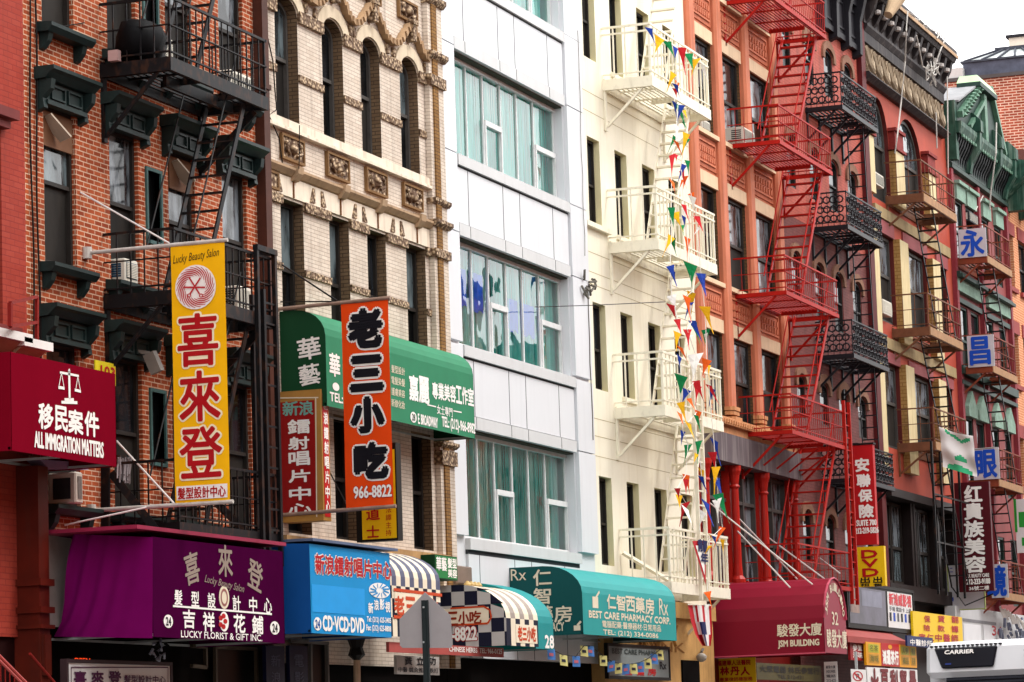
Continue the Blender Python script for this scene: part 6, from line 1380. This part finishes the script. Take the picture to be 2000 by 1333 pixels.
t = thing('neon_sign', 'short row of orange red glowing marks above the white salon sign', 'sign', F3(160, 1289, -.05)); fr = frF(-.05, *[F(x, 1289, -.05)[0] for x in (144, 175)], F(160, 1293, -.05)[1], F(160, 1286, -.05)[1])
mb = MB(); a, b = fr.p(0, 0, -.03), fr.p(1, 1, -.03); mb.box(a.x, b.x, -.02, 0, a.z, b.z); mb.build('backing', M_BLACKD, t); text(t, 'OPEN', fr, (0, 0, 1, 1), mk('orange_glow', 'ff4a14', .5, 0, emit=1.0), .03)
t = thing('barber_pole', 'grey and black twisted bundle hanging below the purple awning', 'ornament', F3(310, 1275, -.6))
mb = MB(); rr = random.Random(2)
for k in range(26): p = F3(310+rr.uniform(-12, 12), 1262+rr.uniform(-6, 26), -.6); mb.tube([p, p+Vector((rr.uniform(-.09, .09), rr.uniform(-.05, .05), rr.uniform(-.09, .09)))], .02, 5, k % 2)
mb.build('strips', [mk('silver_strip', '8f92a0', .35, .2), M_BLACKD], t)
for i, (px, tx, lab) in enumerate((((520, 1262, 556, 1345), '新浪', 'dark navy vertical sign left of the pair under the blue awning'), ((566, 1262, 601, 1345), '電影', 'dark navy vertical sign right of the pair under the blue awning'))):
    t, fr = facade_sign('shop_sign', lab, 'sign', -.3, px, mk('night_navy', '0c1030', .5, .15), .06, group='navy signs under the blue awning'); chars(t, tx, fr, column(2, .25, .75, .05, .85, .3), mk('dim_letter', '4a5068', .5, .2), .0, .008)
t = thing('shop_window', 'grey framed shop window below the blue awning', 'window', F3(610, 1300, -.1)); mb = MB()
for a, b in (((566, 1252), (640, 1257)), ((638, 1257), (640, 1340)), ((606, 1256), (607, 1340))): mb.bar(F3(*a, -.1), F3(*b, -.1), .05)
mb.build('window_frame', M_SHOPF, t); mb = MB(); mb.poly([F3(568, 1256, -.06), F3(638, 1259, -.06), F3(640, 1345, -.06), F3(568, 1345, -.06)]); mb.build('pane', P_BLACK, t, fixn=False)
t = thing('shop_window', 'dim framed window below the purple awning right end', 'window', F3(430, 1300, -.1)); mb = MB()
for a, b in (((374, 1262), (402, 1264)), ((401, 1264), (402, 1304)), ((374, 1301), (402, 1304)), ((420, 1264), (421, 1340)), ((500, 1268), (501, 1340)), ((420, 1264), (500, 1268))): mb.bar(F3(*a, -.1), F3(*b, -.1), .05)
mb.build('window_frame', mk('dark_gold_frame', '40372c', .5, .2), t); mb = MB(); mb.poly([F3(421, 1264, -.06), F3(500, 1268, -.06), F3(500, 1345, -.06), F3(421, 1345, -.06)]); mb.build('pane', P_BLACK, t, fixn=False)
t = thing('post', 'pale slim post in the dark shop entrance left of the pentagon sign', 'post', F3(697, 1300, -.2)); mb = MB(); mb.tube([F3(697, 1290, -.2), F3(699, 1420, -.2)], .06, 8); mb.build('shaft', mk('pale_post', 'b59f86', .6, .15), t); mb = MB(); mb.lathe(F3(697, 1290, -.2), [(.05, 0), (.14, .08), (.1, .2), (.15, .34), (.03, .42)], 9); mb.build('bulb', mk('dark_bulb', '1c1a1a', .4, .2), t)
t, fr = facade_sign('shop_sign', 'white doctor sign with black characters behind the pentagon sign post', 'sign', -.6, (775, 1282, 858, 1318), mk('grey_white_sign', 'b0aca6', .5, .08), .05)
chars(t, '黃立功', fr, [PX(fr, 790+k*23, 1284, 804+k*23, 1299) for k in range(3)], L_BLACK, .04, .01); text(t, '中醫 鍼灸推拿 跌打', fr, PX(fr, 777, 1304, 855, 1314), L_BLACK, .02, .01)
t = thing('valance', 'faded red valance strip under the checkered awnings', 'valance', F3(880, 1275, -.9)); Y = -.92; x0, z0 = F(760, 1270, Y); x1, z1 = F(984, 1280, Y)
mb = MB(); mb.box(x0, x1, Y, Y+.05, z1-.04, z1+.12); mb.build('strip', mk('faded_red', 'a24a44', .6, .12), t); text(t, 'CHINESE HERBS  TEL: 966-0125', frF(Y, x0, x1, z1-.04, z1+.12), (.5, .35, .98, .85), L_WHITE, .02)
t, fr = facade_sign('shop_sign', 'grey pharmacy sign in a black frame under the teal awning', 'sign', -.3, (1188, 1266, 1306, 1322), mk('sage_grey_sign', '7f8786', .5, .08), .06, mk('black_frame_paint', '16130f'), .06)
text(t, 'BEST CARE PHARMACY', fr, (.06, .76, .93, .93), mk('dark_sage_letter', '2d3a38', .5, .1), .03, .008); chars(t, '西藥房', fr, [(.25, .04, .37, .2), (.45, .04, .57, .24), (.63, .06, .77, .3)], L_RED, .04, .008); text(t, 'Rx', fr, (.84, .3, .95, .55), L_BLACK, .04, .008)
# paper bunting under the pharmacy awning
t = thing('paper_bunting', 'string of small blue and yellow paper cards under the pharmacy awning', 'bunting', F3(1220, 1290, -1.2)); Y = -1.25
P = [(1076, 1268), (1100, 1280), (1125, 1282), (1140, 1262), (1152, 1262), (1178, 1281), (1194, 1292), (1208, 1296), (1222, 1298), (1237, 1297), (1250, 1294), (1265, 1287), (1277, 1278), (1288, 1270), (1300, 1262)]
mb = MB(); mb.tube([F3(*p, Y) for p in P], .008, 5); mb.build('cord', M_CABLE, t)
M_PB, M_PY = mk('blue_paper', '4f7fc0', .6, .15, 8), mk('yellow_paper', 'd9cf86', .6, .08, 8); rr = random.Random(4)
for k, p in enumerate(P[:-1]):
    q = F3(*p, Y); an = rr.uniform(-.35, .35); w, h = .14, .19; ux, uz = Vector((math.cos(an)*.5+.1, -math.cos(an)*.8, math.sin(an)*.6)).normalized(), Vector((math.sin(an)*.3, math.sin(an)*.3, -1)).normalized()
    mb = MB(); mb.prism([q-ux*w/2, q+ux*w/2, q+ux*w/2+uz*h, q-ux*w/2+uz*h], (.004, -.002, 0)); o = mb.build('paper_card', [M_PB, M_PY][k % 2], t)
    mb = MB(); c = q+uz*h*.5+Vector((-.008, -.004, 0)); mb.poly([c-ux*w*.28-uz*h*.12, c+ux*w*.28-uz*h*.12, c+ux*w*.28+uz*h*.16, c-ux*w*.28+uz*h*.16]); mb.build('card_print', [mk('pink_print', 'c46a78', .6, .1), mk('dark_print', '35343c', .6, .1)][k % 2], o, fixn=False)
# red white blue festival flag, flood lamp
t = thing('festival_flag', 'red, white and blue festival cloth tied beside the maroon canopy', 'flag', F3(1368, 1200, -.9)); Y = -1.0
mb = MB(); n = 10; L_ = [(1343, 1181), (1350, 1215), (1358, 1240), (1372, 1262)]; R_ = [(1389, 1184), (1390, 1215), (1391, 1240), (1388, 1262)]
for i in range(len(L_)-1):
    for k in range(n):
        f = lambda a, b, u: F3(a[0]+(b[0]-a[0])*u, a[1]+(b[1]-a[1])*u, Y+.05*math.sin(u*9)); u0, u1 = k/n, (k+1)/n
        mi = 0 if (k < 2 or (i == 2 and (k < 4 or k > 7)) or (i == 0 and k % 3 == 0) or k > 8) else (2 if (i == 1 and 3 < k < 7) or (i == 2 and k == 5) else 1)
        mb.poly([f(L_[i+1], R_[i+1], u0), f(L_[i+1], R_[i+1], u1), f(L_[i], R_[i], u1), f(L_[i], R_[i], u0)], mi)
mb.build('cloth', [mk('flag_red', 'b3202a', .7, .08), mk('flag_white', 'e0dbd8', .7, .06), mk('flag_navy', '1d2450', .7, .1)], t, smooth=True)
mb = MB(); mb.tube([F3(1343, 1181, Y), F3(1389, 1183, Y)], .015, 5); mb.build('rail', M_CRI, t)
t = thing('flood_lamp', 'small grey flood lamp on the sand coloured wall beside the maroon canopy', 'lamp', F3(1370, 1280, -.4)); mb = MB(); mb.lathe(F3(1370, 1284, -.45)-Vector((0, 0, .1)), [(.03, 0), (.1, .04), (.12, .12), (.07, .17), (.02, .19)], 12); mb.build('housing', mk('lamp_steel', '9c958c', .4, .15), t, smooth=True); mb = MB(); mb.tube([F3(1370, 1275, -.4), F3(1373, 1268, -.1)], .03, 6); mb.build('arm', M_SHOPF, t)
t, fr = panel_sign('shop_sign', 'yellow lawyer sign with red characters under the maroon canopy', 'sign', 69, (1394, 1286, 1475, 1350), M_SYEL, .04)
text(t, '福建華人法醫院', fr, PX(fr, 1401, 1290, 1466, 1300), L_RED, .03, .01); chars(t, '林丹人', fr, [PX(fr, 1407+k*20, 1303, 1424+k*20, 1319) for k in range(3)], L_RED, .04, .01); text(t, '專業律師樓服務', fr, PX(fr, 1406, 1323, 1470, 1331), L_RED, .02, .01)
t, fr = facade_sign('shop_sign', 'dim olive shop sign in the shade under the maroon canopy', 'sign', -.3, (1478, 1298, 1604, 1330), mk('olive_sign', '4c4422', .5, .15), .06); text(t, '大眾電器 林氏參茸行', fr, (.04, .45, .96, .85), mk('dim_olive_letter', '23201a', .5, .1), .03, .01); text(t, 'TEL 212-431', fr, (.3, .12, .7, .34), MATS['dim_olive_letter'], .02, .01)
t, fr = panel_sign('paper_notice', 'white paper notice hanging below the end of the maroon canopy', 'notice', 70.2, (1609, 1293, 1635, 1345), M_SWH, .01)
for k in range(4): text(t, ['駿發大廈', '招租', '電話', '212-625'][k], fr, (.15, .75-k*.17, .85, .86-k*.17), mk('grey_letter', '55555d'), .02, .008)
# ================================================================== pentagon traffic sign seen from behind
t = thing('traffic_sign', 'back of a grey pentagon traffic sign on a dark green post', 'sign', G3(830, 1333, 41.5)); X = 41.5
mb = MB(); P = [(830, 1157), (880, 1203), (884, 1260), (879, 1266), (786, 1266), (781, 1261), (780, 1210)]; mb.prism([G3(*p, X) for p in P], (.006, 0, 0)); mb.build('plate', mk('aluminium_back', '9c9899', .45, .06, 3, spec=.4, streak=.1, dirt=(.25, .23, .22)), t)
yc, zt = G(831, 1173, X); mb = MB(); mb.box(X-.05, X-.004, yc-.045, yc+.045, .12, zt); mb.box(X-.065, X-.05, yc-.02, yc+.02, .12, zt); mb.build('post', mk('green_black_post', '222a2b', .5, .12, 4), t)
mb = MB()
for y in (1187, 1255): mb.lathe(Vector((X-.075, *G(831, y, X)))-Vector((0, 0, .012)), [(.014, 0), (.014, .024)], 8)
mb.build('bolt', M_ALU, t)
# ================================================================== refrigerated truck
t = thing('refrigerated_truck', 'white refrigerated truck with a black and white cooling unit over its cab', 'truck', (48, -10.4, 0))
c = Vector((48.0, G(1800, 1265, 48)[0]-1.15, 0)); t.location = c; t.rotation_euler = (0, 0, math.radians(-103)); ORG[t.name] = Vector((0, 0, 0))
M_TRW = mk('white_truck_paint', 'd5d6d8', .35, .05, 1.5, spec=.5); M_TRB = mk('black_grille_plastic', '12151d', .35, .15, 3, spec=.5); zt = G(1800, 1262, 48)[1]
mb = MB(); mb.box(-1.17, 1.17, .05, 6.2, .95, zt-.02); mb.build('cargo_box', M_TRW, t, bevel=.03)
mb = MB(); mb.hexa([(-1.02, -.42, zt-.5), (1.02, -.42, zt-.5), (1.05, .04, zt-.5), (-1.05, .04, zt-.5)], [(-1.05, -.3, zt+.03), (1.05, -.3, zt+.03), (1.08, .04, zt+.05), (-1.08, .04, zt+.05)]); mb.build('cooling_unit', M_TRW, t, bevel=.09)
mb = MB(); mb.hexa([(-.72, -.445, zt-.36), (.12, -.445, zt-.36), (.12, -.4, zt-.36), (-.72, -.4, zt-.36)], [(-.88, -.35, zt-.05), (.16, -.35, zt-.05), (.16, -.3, zt-.05), (-.88, -.3, zt-.05)]); gr = mb.build('grille', M_TRB, t, bevel=.02)
fr = Fr((-.92, -.45, zt-.38), (1.2, 0, 0), (0, .095, .35)); text(gr, 'CARRIER', fr, (.2, .66, .6, .82), L_WHITE, .05, .012)
rect(gr, fr, (.22, .2, .3, .27), mk('blue_badge', '2a3a7a', .4, .05), 'badge', .01)
mb = MB(); mb.box(-.62, 1.0, -.5, -.1, zt-.95, zt-.5)
mb2 = MB()
for k in range(8): mb2.box(-.6, .98, -.53, -.5, zt-.93+k*.055, zt-.9+k*.055)
mb.build('condenser', M_TRB, t); mb2.build('louvre', mk('dark_louvre', '2a2c33', .4, .1), t)
mb = MB()
for k in range(4): mb.box(.62, .86, -.42+k*.001, -.33, zt-.4+k*.08, zt-.37+k*.08)
mb.build('vent_slot', mk('grey_vent', '8c8d90', .5, .1), t)
mb = MB()
for k in range(16): mb.box(-.95+k*.075, -.91+k*.075, -.33, -.28, zt-.035, zt-.012)
mb.build('mesh_edge', M_TRB, t)
mb = MB(); mb.hexa([(-1.0, -1.75, .55), (1.0, -1.75, .55), (1.0, -.02, .55), (-1.0, -.02, .55)], [(-.92, -1.0, zt-.98), (.92, -1.0, zt-.98), (.92, -.02, zt-.98), (-.92, -.02, zt-.98)]); cabn = mb.build('cab', M_TRW, t, bevel=.06)
mb = MB(); mb.poly([(-.85, -1.5, 1.3), (.85, -1.5, 1.3), (.8, -1.17, 2.0), (-.8, -1.17, 2.0)]); mb.build('windscreen', P_DARK, cabn)
for x in (-1, 1):
    for y in (-1.0, 4.6): 
        mb = MB(); mb.tube([(x*.85, y, .45), (x*1.1, y, .45)], .45, 20); w = mb.build('wheel', M_BLACKD, t); mb = MB(); mb.tube([(x*1.1, y, .45), (x*1.115, y, .45)], .22, 16); mb.build('rim', M_ALU, w)
    mb = MB(); mb.box(x*1.12-.06, x*1.12+.06, -1.3, -1.2, 1.4, 1.85); mb.build('mirror', M_TRB, cabn)
# ================================================================== pennants on the cream fire escape
PC = {'r': mk('pennant_red', 'c2232c', .7, .08), 'g': mk('pennant_green', '15824a', .7, .08), 'b': mk('pennant_blue', '1f3b95', .7, .08), 'y': mk('pennant_yellow', 'efb51c', .7, .08), 'o': mk('pennant_orange', 'ee6420', .7, .08), 'w': mk('pennant_white', 'eeece8', .7, .05)}
def z1(x, y): return (960+x*.28, y*.28)
def z2(x, y): return (960+x*.28, 330+y*.28)
def z3(x, y): return (960+x*.28, 660+y*.28)
def z4(x, y): return (960+x*.28, 960+y*.28)
STR = [
 ('pennants along the top railing of the cream fire escape', -1.12, [(z1(1095, 195), 'b', 90), (z1(1170, 260), 'y', 120), (z1(1225, 290), 'g', 110), (z1(1282, 330), 'b', 110), (z1(1325, 330), 'r', 130), (z1(1375, 375), 'g', 90), (z1(1430, 410), 'y', 130), (z1(1470, 450), 'w', 120)]),
 ('left string of pennants hanging down the cream fire escape', -1.2, [(z1(1270, 510), 'y', 100), (z1(1295, 570), 'o', 100), (z1(1275, 710), 'b', 110), (z1(1300, 730), 'g', 130), (z1(1290, 880), 'w', 130), (z1(1285, 985), 'o', 90), (z1(1262, 1080), 'r', 130), (z2(1255, 80), 'o', 100), (z2(1255, 270), 'g', 120), (z2(1255, 470), 'y', 110), (z2(1245, 675), 'b', 100), (z2(1255, 880), 'w', 120), (z2(1295, 1050), 'r', 100), (z2(1310, 1240), 'o', 100), (z3(1320, 260), 'g', 130), (z3(1320, 450), 'y', 110), (z3(1335, 650), 'b', 80), (z3(1370, 745), 'g', 110), (z3(1355, 955), 'o', 110), (z3(1295, 1050), 'r', 80), (z3(1355, 1150), 'r', 130)]),
 ('middle string of pennants hanging down the cream fire escape', -1.25, [(z1(1330, 735), 'b', 100), (z1(1335, 850), 'g', 30), (z1(1360, 930), 'y', 120), (z1(1365, 1120), 'g', 90), (z1(1345, 1150), 'b', 110), (z1(1325, 1190), 'r', 90), (z2(1340, 250), 'r', 120), (z2(1340, 330), 'b', 90), (z2(1365, 480), 'o', 130), (z2(1385, 660), 'g', 160), (z2(1395, 860), 'y', 120), (z2(1360, 890), 'o', 130), (z2(1400, 1060), 'b', 130), (z2(1365, 1120), 'r', 110), (z2(1420, 1290), 'w', 190), (z3(1425, 300), 'r', 130), (z3(1362, 360), 'b', 110), (z3(1440, 510), 'o', 120), (z3(1370, 590), 'y', 100), (z3(1445, 720), 'g', 120), (z3(1460, 915), 'y', 110), (z3(1490, 1140), 'b', 150)]),
 ('right string of pennants hanging down past the terracotta building', -1.3, [(z2(1390, 170), 'o', 110), (z2(1430, 330), 'r', 110), (z2(1460, 730), 'b', 130), (z2(1485, 960), 'y', 150), (z2(1495, 1120), 'g', 120), (z3(1500, 150), 'o', 130), (z3(1515, 330), 'r', 100), (z3(1550, 710), 'b', 150), (z3(1565, 900), 'y', 170), (z3(1580, 1090), 'g', 160), (z4(1610, 250), 'o', 110), (z4(1545, 310), 'b', 80), (z4(1520, 300), 'y', 50), (z4(1505, 700), 'o', 90)])]
rr = random.Random(11)
for lab, Y, L in STR:
    t = thing('pennant_string', lab, 'pennants', F3(*L[0][0], Y), 'pennant strings')
    mb = MB(); mb.tube([F3(*p, Y+.01) for p, c, h in L], .008, 5); mb.build('cord', L_WHITE, t)
    LL = list(L)
    for i_, ((x, y), c, h) in enumerate(L):
        if 'top railing' not in lab and rr.random() < .7: LL.append(((x+rr.uniform(-5, 7), y+rr.uniform(5, 26)), rr.choice('rgbyoww'), h*rr.uniform(.6, .95)))
    for p, c, h in LL:
        q = F3(*p, Y+rr.uniform(-.06, .06)); H_ = h*.28*.0135*rr.uniform(.85, 1.15); w = H_*rr.uniform(.3, .55); a = rr.uniform(-.9, .5); ux = Vector((math.cos(a)*.45, -abs(math.cos(a))*.8, rr.uniform(-.7, .3))).normalized(); tip = q+Vector((rr.uniform(-.15, .3), rr.uniform(-.18, .18), -H_*1.05))
        mb = MB(); n = 5
        for i in range(n):
            u0, u1 = i/n, (i+1)/n; f = lambda u, s: (q+ux*w*s*(1-u)).lerp(tip, u)+Vector((-.05*math.sin(u*4+s*2+a*3)*w*4, 0, 0))*.6
            A = [f(u0, -.5), f(u1, -.5), f(u1, 0), f(u0, 0)]; Bq = [f(u0, 0), f(u1, 0), f(u1, .5), f(u0, .5)]
            mb.poly(A); mb.poly(Bq)
        mb.build('pennant', PC[c], t, smooth=False)
t = thing('welcome_pennant', 'long red edged festival pennant with dark lettering on the lowest cream balcony', 'pennant', F3(1372, 1060, -1.2)); Y = -1.22
A, Bp, T = F3(1352, 1057, Y), F3(1378, 1056, Y), F3(1378, 1142, Y)
mb = MB(); mb.prism([A, Bp, T], (.004, -.004, 0)); mb.build('cloth', mk('flag_red', 'b3202a'), t); c = (A+Bp+T)/3; s = lambda p, k: c+(p-c)*k+Vector((0, -.012, 0))
mb = MB(); mb.poly([s(A, .68), s(T, .68), s(Bp, .68)]); mb.build('white_field', L_WHITE, t, fixn=False)
fw2 = Fr(s(A, .3)+Vector((0, -.008, -.25)), (Bp.x-A.x, 0, 0), (0, 0, .5)); chars(t, '龍年', fw2, [(-.1, .5, .62, .98), (.1, .0, .62, .45)], mk('flag_navy', '1d2450'), .05, .004)
t = thing('overhead_wire', 'thin wire crossing the white facade at mid height', 'wire', F3(1150, 600, -.6)); mb = MB(); mb.tube([F3(1045, 600, -.3), F3(1150, 597, -.6), F3(1300, 590, -1.1)], .008, 5); mb.build('wire', M_CABLE, t)
